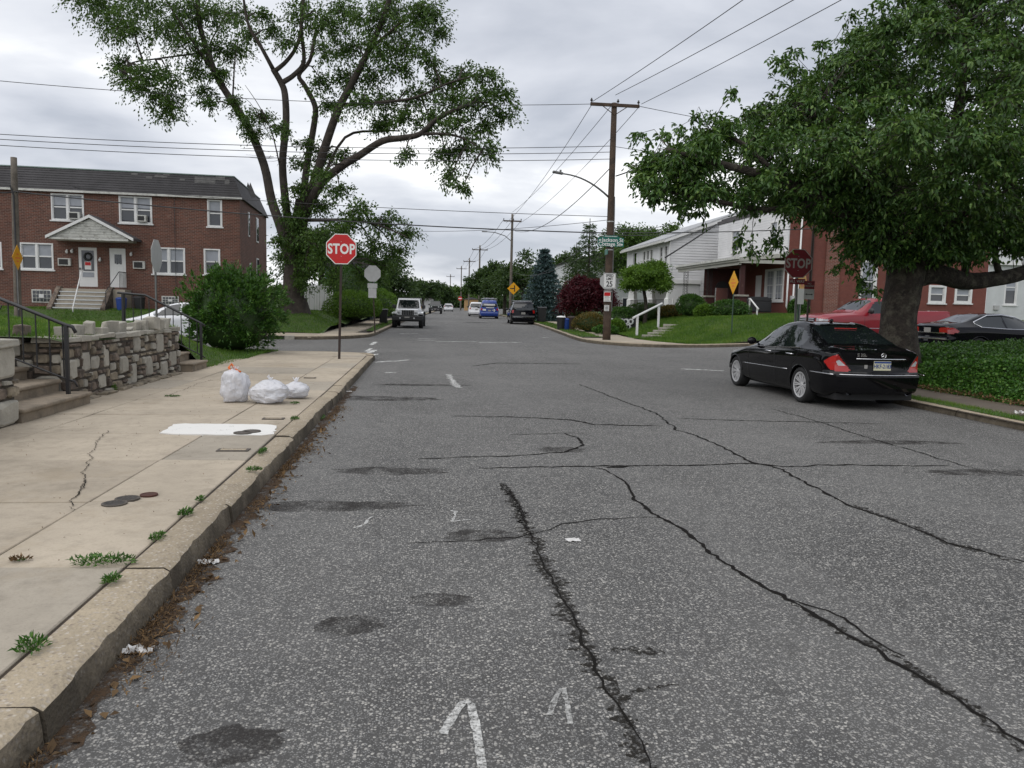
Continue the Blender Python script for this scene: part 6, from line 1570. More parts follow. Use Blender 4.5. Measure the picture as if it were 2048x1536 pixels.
# --- white car on the cross street (left)
S2 = base_spec(4.35, 1.78, ds=.05, axles=(.85, 3.45), rw=.32, spokes=7,
  top=[(0, .62), (.3, .78), (.95, .93), (1.25, 1.02), (2.0, 1.38), (2.5, 1.47), (3.1, 1.42), (3.8, 1.18), (4.15, 1.08), (4.35, 1.0)], belt=[(0, .6), (.9, .86), (2.2, .96), (3.5, 1.06), (4.35, .95)],
  wr=[(0, .5), (1.2, .66), (2.2, .56), (3.2, .54), (4.0, .58), (4.35, .6)], glass={'windscreen': (1.3, 2.0), 'rear_window': (3.3, 4.0)},
  win=[('front_window', [(1.55, .97), (2.05, 1.34), (2.42, 1.395), (2.44, 1.0)]), ('rear_side_window', [(2.50, 1.0), (2.48, 1.40), (2.95, 1.37), (3.45, 1.16), (3.3, 1.07)])], mats={'body': 'p_white'})
wc = Car(S2); wc.build('white_car', 'small white car parked on the cross street before the brick building', (-9.2, 30.0, 0), R(93)); wc.arch('p_white'); wc.mirror(1.62, 1.0, 'p_white')
wc.strip('window_trim', 'darkplastic', [(s, .975+.045*(s-1.6)) for s in np.linspace(1.6, 3.3, 8)], .012)
# --- black saloon at the right edge
S3 = base_spec(4.95, 1.88, ds=.04, axles=(.95, 3.75), rw=.34, spokes=9,
  top=[(0, .64), (.3, .78), (1.0, .92), (1.45, 1.0), (2.2, 1.36), (2.8, 1.46), (3.4, 1.42), (4.2, 1.16), (4.5, 1.12), (4.85, 1.08), (4.95, 1.02)], belt=[(0, .62), (1.0, .84), (2.4, .95), (4.0, 1.0), (4.95, .97)],
  wr=[(0, .5), (1.3, .68), (2.3, .56), (3.3, .56), (4.2, .64), (4.95, .66)], glass={'windscreen': (1.5, 2.2), 'rear_window': (3.55, 4.3)},
  win=[('front_window', [(1.8, .97), (2.3, 1.33), (2.76, 1.39), (2.78, .98)]), ('rear_side_window', [(2.85, .98), (2.83, 1.39), (3.3, 1.36), (3.85, 1.16), (3.75, 1.03)])],
  rearzone=[('tail_lamp', [(.45, .84), (.95, .82), (.95, .98), (.5, .97)])], sidezone=[('tail_lamp', [(4.45, .86), (4.6, .80), (5.0, .78), (5.0, .98), (4.65, .97)])], mats={'body': 'p_navy', 'tail_lamp': 'tailred'})
ac = Car(S3); q = at(1845, 660, 23.4); ac.build('black_saloon', 'black car with chrome window line parked beyond the ivy on the right', (q.x+2.48, 23.35, gzf(17, 23.3)), R(-87)); ac.arch('p_navy'); ac.mirror(1.8, 1.0, 'p_navy')
for sg in (1, -1):
    mb = MB(); pts = [(1.78, .955), (2.8, .965), (3.72, 1.01), (3.86, 1.10), (3.86, 1.17), (3.32, 1.385), (2.8, 1.415), (2.28, 1.345)]
    mb.tube([ac.W(sg*(ac.side(s, z)+.006), s, z) for s, z in pts], .014, 5); mb.build('window_trim', M['chrome'], ac.t)
mb = MB(); mb.tube([ac.W(y, ac.rear(y, .80)+.008, .80) for y in np.linspace(-.7, .7, 14)], .018, 5); mb.build('boot_trim', M['chrome'], ac.t)
mb = MB(); mb.tube([ac.W(y, ac.rear(y, .62)+.01, .62) for y in np.linspace(-.78, .78, 14)], .03, 5); mb.build('bumper_trim', M['chrome'], ac.t)
ac.plate(0, .88)
# --- red pickup on the cross street (right)
S4 = base_spec(5.9, 2.03, ds=.05, axles=(.98, 4.72), rw=.41, tw=.27, spokes=6, gc=.35, mid=.6,
  zb=[(0, .50), (.5, .42), (5.2, .45), (5.9, .55)], wm=[(0, .86), (.12, .96), (.5, 1.0), (1.2, 1.015), (5.0, 1.015), (5.7, 1.0), (5.9, .97)],
  top=[(0, 1.08), (.08, 1.16), (.5, 1.24), (1.6, 1.33), (1.75, 1.40), (2.45, 1.84), (2.8, 1.93), (3.6, 1.93), (3.95, 1.88), (4.05, 1.60), (4.1, 1.46), (4.3, 1.44), (5.8, 1.46), (5.9, 1.42)],
  belt=[(0, 1.02), (.5, 1.12), (1.6, 1.22), (4.0, 1.27), (5.9, 1.33)], wr=[(0, .74), (1.6, .80), (2.5, .70), (3.9, .69), (4.15, .92), (5.9, .94)],
  nose=[(.4, .05), (.7, 0), (1.0, .0), (1.3, .06)], tail=[(.4, -.04), (.7, 0), (1.4, -.02)], bow=(.03, .12), glass={'windscreen': (1.78, 2.44), 'rear_window': (3.93, 4.06)},
  win=[('front_window', [(2.15, 1.30), (2.55, 1.74), (2.95, 1.83), (2.98, 1.30)]), ('rear_side_window', [(3.05, 1.30), (3.05, 1.83), (3.80, 1.80), (3.86, 1.32)])],
  frontzone=[('grille', [(-.1, .68), (.62, .68), (.66, 1.08), (-.1, 1.08)]), ('headlamp', [(.68, .82), (1.0, .82), (1.0, 1.08), (.70, 1.08)])], whole=('grille',),
  sidezone=[('headlamp', [(-.2, .84), (.38, .90), (.46, 1.02), (-.2, 1.06)])], mats={'body': 'p_red', 'grille': 'darkplastic', 'headlamp': 'lampclear'})
tk = Car(S4); q = at(1610, 620, 30.2); tk.build('red_pickup', 'dark red pickup truck behind the tree trunk facing left', (q.x+2.95, 30.3, gzf(18, 30)+.02), R(93), cat='truck'); tk.arch('p_red', .035, 1.16); tk.mirror(2.2, 1.36, 'darkplastic', 1.6)
for k in range(5):
    mb = MB(); z = .74+.075*k; mb.tube([tk.W(y, tk.front(y, z)-.012, z) for y in np.linspace(-.58, .58, 9)], .016, 5); mb.build('grille_bar', M['chrome'], tk.t)
mb = MB(); mb.tube([tk.W(y, tk.front(y, .56)-.05, .56) for y in np.linspace(-.9, .9, 13)], .10, 8); mb.build('bumper', M['chrome'], tk.t, smooth=True)
tk.strip('side_moulding', 'chrome', [(s, .70) for s in np.linspace(1.7, 3.9, 8)], .012)
for s in (2.0, 3.02, 3.95): tk.strip('door_gap', 'signblack', [(s, z) for z in np.linspace(.5, 1.24, 6)], .006, off=.001)
# --- dark people carrier seen from behind (right kerb, further up)
def rear_van(label, name, L, W, H, loc, rz, mat, rw=.34, roofmat=None, glass_z=(1.05, 1.55), lampz=(.85, 1.35), nm_cat='van', ds=.07, lamp=True):
    w = W/2
    sp = base_spec(L, W, ds=ds, axles=(.9, L-1.0), rw=rw, spokes=7, bow=(.06, .25), railk=.12,
      top=[(0, .70), (.3, .86), (1.0, 1.02), (1.4, 1.12), (2.1, H*.92), (2.7, H*.985), (L*.7, H), (L-.25, H*.975), (L-.05, H*.93), (L, H*.90)], belt=[(0, .66), (1.0, .92), (L*.5, 1.04), (L, 1.08)],
      wr=[(0, .5), (1.3, w*.76), (2.2, w*.70), (L-.3, w*.72), (L, w*.70)], wm=[(0, w*.78), (.12, w*.88), (.5, w*.97), (1.2, w), (L-.5, w*.995), (L-.1, w*.95), (L, w*.90)],
      tail=[(.25, -.06), (.45, .02), (.62, .03), (.70, -.03), (1.0, -.04), (H, -.22)], glass={'windscreen': (1.45, 2.15)},
      win=[('front_window', [(1.75, 1.08), (2.2, H*.86), (2.75, H*.9), (2.75, 1.1)]), ('rear_side_window', [(2.85, 1.1), (2.85, H*.9), (3.6, H*.9), (3.6, 1.1)]), ('quarter_window', [(3.7, 1.1), (3.7, H*.9), (L-.35, H*.88), (L-.25, 1.12)])],
      rearzone=[('rear_window', [(-.1, glass_z[0]), (w*.78, glass_z[0]), (w*.70, glass_z[1]), (-.1, glass_z[1])])]+([('tail_lamp', [(w*.80, lampz[0]), (w*1.0, lampz[0]), (w*1.0, lampz[1]), (w*.80, lampz[1])])] if lamp else []), whole=('rear_window',),
      mats={'body': mat, 'tail_lamp': 'tailred', 'rear_window': 'carglass'})
    v = Car(sp); v.build(name, label, loc, rz, cat=nm_cat); v.arch(mat); v.mirror(1.85, 1.1, 'darkplastic', 1.2); v.plate(0, .84)
    return v
v1 = rear_van('black people carrier with silver roof rails parked on the right up the street', 'black_van', 4.9, 1.95, 1.78, (7.42, 60.6, gzf(7, 61)), R(-2.3), 'p_navy')
v1.strip('roof_rail', 'chrome', [(s, 1.62) for s in np.linspace(2.5, 4.5, 5)], .025, off=.02)
mb = MB(); mb.b2(-.72, .72, -1.6, .8, 1.765, 1.80); mb.build('roof_sheen', M['p_sheen'], v1.t, bevel=.015)  # silver sheet painted in for the sheen on the black roof
mb = MB(); mb.tube([v1.W(y, v1.rear(y, .56)+.01, .56) for y in np.linspace(-.8, .8, 9)], .025, 5); mb.build('bumper_trim', M['chrome'], v1.t)
v2 = rear_van('bright blue work van with ladders on the roof', 'blue_van', 4.9, 2.0, 1.95, (at(977, 620, 82).x, 82, gzf(7, 82)), R(-2.3), 'p_blue', glass_z=(1.25, 1.62), lamp=True)
for k in range(2):
    mb = MB()
    for sx_ in (-.55+.6*k, -.1+.6*k): mb.tube([(sx_, -2.3, 2.12), (sx_, 1.4, 2.12)], .025, 5)
    for yy_ in np.arange(-2.2, 1.4, .3): mb.tube([(-.55+.6*k, yy_, 2.12), (-.1+.6*k, yy_, 2.12)], .015, 4)
    mb.build('ladder', M['alu'], v2.t)
for yy_ in (-1.8, .6): mb = MB(); mb.tube([(-.8, yy_, 1.85), (-.8, yy_, 2.06), (.8, yy_, 2.06), (.8, yy_, 1.85)], .02, 5); mb.build('rack_bar', M['alu'], v2.t)
ry = v2.W(0, v2.rear(0, 1.2)+.03, 0)[1]
for x0, x1, z0, z1 in ((-.55, .55, 1.36, 1.52), (-.35, .45, 1.10, 1.17), (-.70, -.35, .82, 1.0), (.25, .62, .86, .92), (.45, .55, .74, 1.0)):
    mb = MB(); mb.b2(x0, x1, ry-.06, ry-.04, z0, z1); mb.build('white_lettering', M['signwhite'], v2.t)
v2side = MB(); v2side.b2(-1.012, -1.0, -1.9, 1.2, .55, 1.5); v2side.build('side_panel', M['p_white'], v2.t)
v3 = rear_van('white sport utility parked ahead of the blue van', 'white_suv', 4.6, 1.9, 1.75, (at(952, 620, 96).x, 96, gzf(7, 96)), R(-2.3), 'p_white', rw=.38, ds=.1)
v4 = rear_van('small white car facing away at the far end of the street', 'white_hatchback', 4.3, 1.8, 1.5, (at(897, 610, 150).x, 150, gzf(7, 150)), R(-2.3), 'p_white', ds=.12, nm_cat='car', glass_z=(.95, 1.3))

# --- boxy off-roaders seen from the front
def offroader(label, name, loc, rz, mat, group=None):
    t = thing(name, label, 'off-roader', loc, rz)     # local +Y forward
    def b(nm, x0, x1, y0, y1, z0, z1, mt, bev=.03, par=None): mb = MB(); mb.b2(x0, x1, y0, y1, z0, z1); return mb.build(nm, M[mt], par or t, bevel=bev)
    b('body', -.80, .80, -2.05, 1.0, .62, 1.16, mat, .04)
    mb = MB(); mb.prism([(1.0, .70), (2.02, .74), (2.06, 1.08), (1.98, 1.16), (1.0, 1.22)], lambda y, z: (-.66, y, z), lambda y, z: (.66, y, z)); hd = mb.build('bonnet', M[mat], t, bevel=.05, seg=3)
    mb = MB(); mb.plate([(-.70, 1.17), (.70, 1.17), (.60, 1.74), (-.60, 1.74)], .60, .66)
    cab = MB(); cab.prism([(-.76, 1.16), (.76, 1.16), (.66, 1.80), (-.66, 1.80)], lambda x, z: (x, .82-(z-1.16)*.42, z), lambda x, z: (x, -1.95, z)); cb_ = cab.build('cabin', M[mat], t, bevel=.03)
    ws = MB(); f = lambda x, z: (x, .82-(z-1.16)*.42+.012, z); ws.add([f(-.66, 1.22), f(.66, 1.22), f(.585, 1.70), f(-.585, 1.70)], [(0, 3, 2, 1)]); ws.build('windscreen', M['carglass'], t)
    b('roof', -.64, .64, -1.9, .50, 1.80, 1.84, 'darkplastic', .015)
    for s_ in (-1, 1):
        mb = MB(); mb.add([(s_*.745, .55, 1.24), (s_*.745, -.5, 1.24), (s_*.675, -.5, 1.72), (s_*.675, .36, 1.72)], [(0, 1, 2, 3) if s_ < 0 else (3, 2, 1, 0)]); o = mb.build('side_window', M['carglass'], t); o.location.x = s_*.012
    for k in range(7): b('grille_slot', -.385+.105*k, -.295+.105*k, 2.04, 2.075, .79, 1.08, 'signblack', 0)
    b('grille_surround', -.64, .64, 1.98, 2.055, .76, 1.12, mat, .02)
    for s_ in (-1, 1):
        mb = MB(); mb.lathe([(0, .02), (.085, .015), (.095, 0), (.10, -.04)], 18, axis='y', c=(s_*.50, 2.07, .96)); mb.build('headlamp', M['lampclear'], t, smooth=True)
        mb = MB(); mb.prism([(.92, 1.0), (2.12, .93), (2.14, .84), (2.0, .86), (1.05, .92), (.80, .72), (.72, .72)], lambda y, z: (s_*.64, y, z), lambda y, z: (s_*.93, y, z)); fd = mb.build('fender', M[mat], t, bevel=.02)
        b('turn_lamp', s_*.70, s_*.88, 2.10, 2.145, .86, .92, 'lampclear', .005)
        mb = MB(); mb.prism([(-.9, .98), (-1.95, .95), (-2.05, .75), (-1.9, .75), (-1.75, .9), (-.95, .9)], lambda y, z: (s_*.70, y, z), lambda y, z: (s_*.93, y, z)); mb.build('rear_fender', M['darkplastic'], t, bevel=.02)
        b('mirror', s_*.80, s_*1.02, .50, .60, 1.18, 1.40, 'darkplastic', .03)
        mb = MB(); mb.blob((s_*.42, 2.36, .60), (.055, .03, .055), 10, 6); mb.build('fog_lamp', M['lampclear'], t)
        for y_ in (1.50, -1.42):
            mb = MB(); x1 = s_*.93; x0 = s_*.67; mb.lathe([(.20, x1*.985), (.24, x1), (.38, x1), (.41, x1-.05*s_), (.41, x0+.05*s_), (.37, x0), (.1, x0)], 24, axis='x', c=(0, y_, .41)); w_ = mb.build('wheel', M['rubber'], t, smooth=True)
            mb = MB(); mb.lathe([(0, x1-.03*s_), (.08, x1-.02*s_), (.20, x1-.04*s_), (.225, x1-.01*s_)], 16, axis='x', c=(0, y_, .41)); mb.build('rim', M['darkplastic'], w_, smooth=True)
    b('front_bumper', -.90, .90, 2.12, 2.36, .46, .74, 'darkplastic', .04)
    b('front_skirt', -.62, .62, 1.8, 2.2, .44, .80, 'darkplastic', .02)
    b('number_plate', -.15, .15, 2.362, 2.372, .62, .70, 'signgrey', 0)
    b('underbody', -.66, .66, -1.9, 2.0, .40, .66, 'signblack', 0)
    b('wiper', -.30, .30, .845, .86, 1.215, 1.235, 'signblack', 0)
    return t
q = at(817, 655, 46.8); offroader('white off-roader with black grille facing the camera on the left', 'white_offroader', (q.x, 49.1, gzf(0, 47)), R(180-2.3), 'p_white')
q = at(871, 627, 112); offroader('dark green off-roader driving towards the camera in the distance', 'green_offroader', (q.x, 112, gzf(0, 110)), R(180-2.3), 'p_green')

# ================================================================== VEGETATION
vr = np.random.default_rng(21)
def unit(n, r_=vr):
    d = r_.normal(size=(n, 3)); return d/np.linalg.norm(d, axis=1, keepdims=True)
def leafmesh(name, P, L_, W_, mat, parent, axis=None, droop=0.5, up=0.8, fold=0.25, r_=vr, ovate=False):
    n = len(P); a = unit(n, r_)*0.9
    if axis is not None: a += axis*0.9
    a[:, 2] -= droop; a /= np.linalg.norm(a, axis=1, keepdims=True)
    u_ = unit(n, r_); u_[:, 2] += up
    b = np.cross(a, u_); b /= np.linalg.norm(b, axis=1, keepdims=True)+1e-9
    nn = np.cross(b, a)
    ln = (L_*r_.uniform(.65, 1.3, n))[:, None]; wd = (W_*r_.uniform(.7, 1.25, n))[:, None]
    if ovate:                                            # 6-gon leaf, bent along the midrib
        V = np.empty((n*6, 3))
        V[0::6] = P; V[1::6] = P+a*ln*.30+b*wd*.48+nn*wd*fold; V[2::6] = P+a*ln*.66+b*wd*.36+nn*wd*fold*.6; V[3::6] = P+a*ln-nn*ln*.12
        V[4::6] = P+a*ln*.66-b*wd*.36+nn*wd*fold*.6; V[5::6] = P+a*ln*.30-b*wd*.48+nn*wd*fold
        k = np.arange(n)[:, None]*6; F = np.concatenate([k+np.array([[0, 1, 2, 3]]), k+np.array([[0, 3, 4, 5]])], 0)
    else:
        V = np.empty((n*4, 3)); V[0::4] = P; V[1::4] = P+a*ln*.45+b*wd*.5+nn*wd*fold; V[2::4] = P+a*ln; V[3::4] = P+a*ln*.45-b*wd*.5+nn*wd*fold
        k = np.arange(n)[:, None]*4; F = np.concatenate([k+np.array([[0, 1, 2]]), k+np.array([[0, 2, 3]])], 0)
    return np_mesh(name, V, F, mat, parent)
def sprays(c, r, ntw, nleaf, droop, r_=vr, flat=1.0, tmin=.2, jit=.05):
    """leaf points along drooping twigs leaving a clump centre"""
    d = unit(ntw, r_); d[:, 2] *= flat; ln = (np.asarray(r).mean() if np.ndim(r) else r)*r_.uniform(.45, 1.1, ntw)
    t = r_.uniform(tmin, 1, (ntw, nleaf)); sc = np.asarray(r) if np.ndim(r) else np.array([r]*3)
    P = np.asarray(c)+d[:, None, :]*sc*(ln/sc.mean())[:, None, None]*t[..., None]
    P[..., 2] -= droop*ln[:, None]*t**2
    P += r_.normal(0, jit, P.shape); A = np.repeat(d[:, None, :], nleaf, 1)
    return P.reshape(-1, 3), A.reshape(-1, 3), d, ln
def limb(mb, pts, r0, r1, n=10, wob=0.0, r_=None):
    P = [Vector(p) for p in pts]; D = []
    for i in range(len(P)-1):
        p0 = P[max(i-1, 0)]; p3 = P[min(i+2, len(P)-1)]
        for k in range(4):
            t = k/4; D.append(0.5*((2*P[i])+(P[i+1]-p0)*t+(2*p0-5*P[i]+4*P[i+1]-p3)*t*t+(3*P[i]-p0-3*P[i+1]+p3)*t**3))
    D.append(P[-1]); m_ = len(D)
    if wob: D = [q+Vector((r_.normal(0, wob), r_.normal(0, wob), 0)) for q in D]
    mb.tube(D, [(r0+(r1-r0)*(k/(m_-1))**.8) for k in range(m_)], n); return D

# ------------------------------------------------------------------ tall street tree, left
TY = 40.0
tb = at(588, 625, TY)
tree = thing('tall_tree', 'tall spreading tree with forked limbs on the far left corner', 'tree', (tb.x, TY, 0.85))
T0 = Vector((tb.x, TY, 0.85))
def TP(px, py, dy=0.0): return at(px, py, TY+dy)-T0
tw = MB()
limb(tw, [Vector((0, 0, -.3)), TP(588, 600), TP(586, 560), TP(592, 500), TP(600, 440), TP(606, 400)], .60, .36, 16)
tw.tube([Vector((0, 0, -.3)), Vector((0, 0, .15)), Vector((0, 0, .9))], [1.15, .85, .62], 16, caps=False)
skel = []
for pts, r0, r1 in [
  ([TP(580, 520), TP(562, 455), TP(543, 400, .5), TP(528, 330, 1), TP(497, 255, 1.2), TP(462, 200, 1.5), TP(432, 150, 1.8), TP(412, 95, 2), TP(398, 40, 2), TP(394, -40, 2.2)], .42, .17),
  ([TP(584, 500), TP(573, 420, -.4), TP(565, 330, -.7), TP(572, 250, -1), TP(570, 190, -1), TP(562, 165, -1), TP(546, 138, -1.2)], .33, .20),
  ([TP(546, 138, -1.2), TP(520, 90, -1.4), TP(497, 50, -1.5), TP(486, -10, -1.6)], .16, .08), ([TP(550, 142, -1.2), TP(575, 120, -1), TP(596, 85, -.8), TP(606, 20, -.8), TP(604, -50, -.8)], .17, .10),
  ([TP(565, 165, -1), TP(590, 148, -.8), TP(608, 120, -.6), TP(602, 50, -.4), TP(610, -40, -.4)], .20, .11),
  ([TP(604, 420), TP(614, 330, .6), TP(628, 250, .8), TP(630, 212, 1), TP(610, 172, 1.2), TP(598, 150, 1.2), TP(620, 120, 1.4), TP(632, 60, 1.5)], .30, .12),
  ([TP(606, 420), TP(630, 360, -.5), TP(648, 300, -.8), TP(676, 220, -1), TP(705, 165, -1.2), TP(738, 100, -1.4), TP(765, 40, -1.6), TP(790, -40, -1.8)], .40, .16),
  ([TP(740, 98, -1.4), TP(790, 55, -2), TP(840, 10, -2.4)], .14, .06),
  ([TP(610, 430), TP(640, 370, -1), TP(680, 335, -1.6), TP(720, 310, -2.2), TP(765, 282, -2.8), TP(805, 276, -3.2), TP(840, 268, -3.6), TP(872, 240, -4), TP(905, 222, -4.2), TP(950, 205, -4.6)], .36, .12),
  ([TP(840, 268, -3.6), TP(890, 268, -4.2), TP(930, 278, -4.6), TP(965, 300, -5)], .12, .05), ([TP(690, 210, -1), TP(760, 205, -2), TP(830, 195, -3), TP(900, 165, -3.6), TP(960, 150, -4)], .15, .05),
  ([TP(640, 370, -1), TP(690, 275, 0), TP(760, 262, 1), TP(800, 262, 1.6)], .14, .05),
  ([TP(430, 150, 1.8), TP(400, 105, 1), TP(360, 45, .4), TP(320, -20, 0)], .14, .06), ([TP(445, 175, 1.8), TP(420, 98, 3), TP(435, 60, 3.4)], .10, .05),
  ([TP(408, 105, 2), TP(370, 110, 1.4), TP(310, 118, .6), TP(265, 125, 0), TP(240, 140, -.3)], .09, .03), ([TP(465, 205, 1.5), TP(470, 120, 2.4), TP(480, 60, 3)], .08, .03),
  ([TP(606, 440), TP(660, 440, -1.6), TP(710, 440, -2.6), TP(770, 455, -3.4), TP(815, 475, -3.8)], .16, .04), ([TP(600, 470), TP(650, 500, -2), TP(700, 520, -3), TP(740, 530, -3.6)], .12, .03),
  ([TP(560, 335, -.7), TP(545, 270, -1.6), TP(520, 215, -2), TP(490, 170, -2.2)], .06, .015), ([TP(545, 280, -1.6), TP(500, 205, -2.4), TP(470, 195, -2.6)], .03, .01)]:
    D = limb(tw, pts, r0*.66, r1*.66, 8 if r0 < .2 else 12); skel += [(q, r0) for q in D[2:]]
tw.build('trunk', M['bark'], tree, smooth=True)
SK = np.array([list(q) for q, _ in skel])
CL = [(175,-10,60),(220,15,75),(255,55,55),(290,10,70),(330,55,70),(370,20,70),(420,30,70),(470,25,65),(500,70,35),(470,95,45),(430,100,50),(380,85,55),
 (250,128,42),(295,145,50),(340,150,50),(300,185,45),(345,200,42),(265,165,35),(395,140,40),(440,150,35),(410,180,30),(330,225,28),(470,205,24),(415,205,22),
 (490,240,35),(520,230,35),(505,265,25),(560,255,24),(545,60,22),(530,30,28),
 (600,20,60),(650,40,60),(690,20,65),(740,30,70),(790,20,70),(840,30,60),(875,60,38),(860,20,45),(650,100,45),(700,95,55),(760,95,60),(815,90,55),(855,115,40),(640,155,38),(690,150,45),(740,150,50),(800,140,45),(570,80,30),
 (660,210,38),(720,200,45),(770,200,50),(830,190,55),(880,165,55),(930,145,50),(970,150,42),(1000,185,42),(1010,225,34),(960,195,50),(905,205,55),(860,235,45),(920,250,55),(970,255,42),(975,300,35),(930,300,42),(890,300,36),(905,345,32),(925,375,22),(810,235,36),(760,250,30),(810,305,25),(770,240,30),
 (620,290,36),(650,310,38),(600,325,30),(690,310,24),(640,350,34),(600,375,32),(640,410,40),(680,380,36),(720,420,44),(770,440,44),(810,465,36),(690,450,44),(640,465,44),(590,440,32),(600,500,34),(650,520,44),(700,500,44),(750,490,44),(790,500,34),(720,545,32),(670,560,30),(760,530,30),(605,555,28),(560,480,24)]
PP, AA = [], []; tg = MB()
for i, (cx, cy, cr) in enumerate(CL):
    base = TP(cx, cy); j = np.argmin(((SK[:, [0, 2]]-np.array([base.x, base.z]))**2).sum(1)); dy = float(np.clip(SK[j][1], -5, 4))+float(vr.normal(0, 1.2)); dy = max(dy, -.8) if cy > 455 and cx > 690 else dy
    c = np.array(TP(cx, cy, dy)); r = cr/1538*TY
    area = (cr/50)**2
    low = cy > 380
    ntw = int((40 if low else 33)*area)+9; P, A, d, ln = sprays(c, r*1.08, ntw, 22, .35, flat=.75, jit=.09); PP.append(P); AA.append(A)
    a = SK[np.argmin(((SK-c)**2).sum(1))]; mid = (a+c)/2+np.array([0, 0, .25*r])
    tg.tube([a, mid, c], [.05, .035, .02], 5)
    for k in range(min(ntw, 9)):
        e = c+d[k]*ln[k]; e2 = e.copy(); e2[2] -= .35*ln[k]; tg.tube([c, (c+e)/2, e2], [.016, .011, .005], 3, caps=False)
for k in range(26):                                      # dead twigs in the fork
    p = np.array(TP(540+vr.uniform(-30, 30), 290+vr.uniform(-70, 40), -1.5)); q = p+np.array([vr.uniform(-1.6, .3), vr.uniform(-.5, .5), vr.uniform(-.2, .6)]); tg.tube([p, (p+q)/2+vr.normal(0, .08, 3), q], [.014, .009, .004], 3, caps=False)
for k in range(20):                                      # foliage and creeper climbing the trunk
    py_ = vr.uniform(400, 590); c = np.array(TP(592+vr.normal(0, 16)+max(0, 450-py_)*.05, py_, -vr.uniform(.3, 1.1))); P, A, _, _ = sprays(c, .75, 7, 18, .5, flat=.7, jit=.08); PP.append(P); AA.append(A)
tg.build('twigs', M['bark'], tree)
leafmesh('crown', np.concatenate(PP), .155, .078, M['leafA'], tree, np.concatenate(AA), droop=.8)

# ------------------------------------------------------------------ spreading cherry, right
CY = 16.3
cb_ = at(1792, 720, CY); C0 = Vector((cb_.x, CY, .55))
cherry = thing('cherry_tree', 'broad leafy tree with thick crooked trunk behind the black sedan', 'tree', C0)
def CP(px, py, dy=0.0): return at(px, py, CY+dy)-C0
tk_ = MB()
# trunk surface: ridged, knotted, flaring at the root
axp = [Vector((0, 0, -.6)), Vector((0, 0, 0)), CP(1794, 700), CP(1796, 650), CP(1801, 600), CP(1808, 565), CP(1816, 525)]
D_ = []
for i_ in range(len(axp)-1):
    for k in range(9): D_.append(axp[i_].lerp(axp[i_+1], k/9))
D_.append(axp[-1]); nn_ = 44; V, F = [], []
for i_, c in enumerate(D_):
    f = i_/(len(D_)-1); r0 = .37+.26*math.exp(-max(0, c.z+.25)*2.6)+.10*max(0, f-.75)*4*.5
    for k in range(nn_):
        th = 6.283*k/nn_; ux, uy = math.cos(th), math.sin(th)
        rid = mnoise.noise(Vector((ux*4.2, uy*4.2, c.z*1.1+3)))*.075+abs(mnoise.noise(Vector((ux*9, uy*9, c.z*2.2))))*-.055+mnoise.noise(Vector((ux*1.6, uy*1.6, c.z*1.7+9)))*.10
        for kx, ky, kz, kr in ((-.7, -.7, 1.0, .20), (.2, -1, .55, .16), (-.9, .1, 1.5, .15), (.6, -.8, 1.35, .18)):
            dd = math.sqrt((ux-kx)**2+(uy-ky)**2+((c.z-kz)*1.6)**2); rid += .07*math.exp(-(dd/kr/1.6)**2)-.05*math.exp(-(dd/kr/.7)**2)
        flare = .10*max(0, math.sin(5*th+.8))*math.exp(-max(0, c.z)*3)
        rr = r0*(1+rid+flare); V.append((c.x+ux*rr, c.y+uy*rr, c.z))
for i_ in range(len(D_)-1):
    for k in range(nn_): F.append((i_*nn_+k, i_*nn_+(k+1) % nn_, (i_+1)*nn_+(k+1) % nn_, (i_+1)*nn_+k))
tk_.add(V, F)
csk = []
for pts, r0, r1 in [([CP(1812, 560), CP(1870, 548, .2), CP(1930, 562, .4), CP(1985, 558, .5), CP(2048, 545, .6), CP(2150, 500, .8)], .26, .15),
  ([CP(1808, 560), CP(1770, 500, -.3), CP(1720, 450, -.8), CP(1650, 400, -1.4), CP(1560, 360, -1.8), CP(1450, 330, -2.0), CP(1340, 300, -2.0)], .24, .04),
  ([CP(1812, 550), CP(1800, 470, .3), CP(1790, 380, .6), CP(1770, 280, .8), CP(1730, 180, 1)], .24, .06), ([CP(1815, 540), CP(1850, 450, -.4), CP(1890, 340, -.8), CP(1920, 200, -1), CP(1935, 60, -1)], .24, .06),
  ([CP(1830, 548), CP(1890, 460, .8), CP(1960, 370, 1.6), CP(2060, 260, 2)], .20, .06), ([CP(1800, 500), CP(1760, 440, 1.4), CP(1690, 390, 2.4), CP(1600, 360, 3), CP(1500, 380, 3.4)], .18, .04),
  ([CP(1810, 520), CP(1780, 440, -1.2), CP(1730, 360, -1.4), CP(1670, 280, -1.4), CP(1630, 220, -1.2)], .18, .04), ([CP(1870, 548, .2), CP(1880, 480, -.6), CP(1940, 420, -1.6), CP(2020, 380, -2.2)], .12, .04),
  ([CP(1560, 360, -1.8), CP(1490, 290, -1.6), CP(1420, 260, -1.2)], .07, .02), ([CP(1650, 400, -1.4), CP(1540, 420, -1.6), CP(1420, 400, -1.8), CP(1320, 380, -1.8)], .09, .02), ([CP(1930, 562, .4), CP(1935, 500, .2), CP(1960, 440, 0)], .10, .05), ([CP(2000, 556, .5), CP(1990, 500, 0), CP(2010, 450, -.6)], .09, .04)]:
    csk += limb(tk_, pts, r0, r1, 10)[2:]
tk_.build('trunk', M['bark2'], cherry, smooth=True)
outline = [(1268,330),(1310,275),(1390,270),(1385,225),(1480,255),(1480,200),(1560,180),(1560,120),(1650,110),(1690,60),(1740,20),(1800,-30),(1900,-60),(2150,-80),(2250,200),(2250,470),(2120,520),(2000,520),(1900,535),(1760,540),(1700,520),(1680,472),(1600,445),(1560,432),(1480,412),(1380,415),(1290,400),(1260,380)]
ox, oy = np.array(outline)[:, 0], np.array(outline)[:, 1]
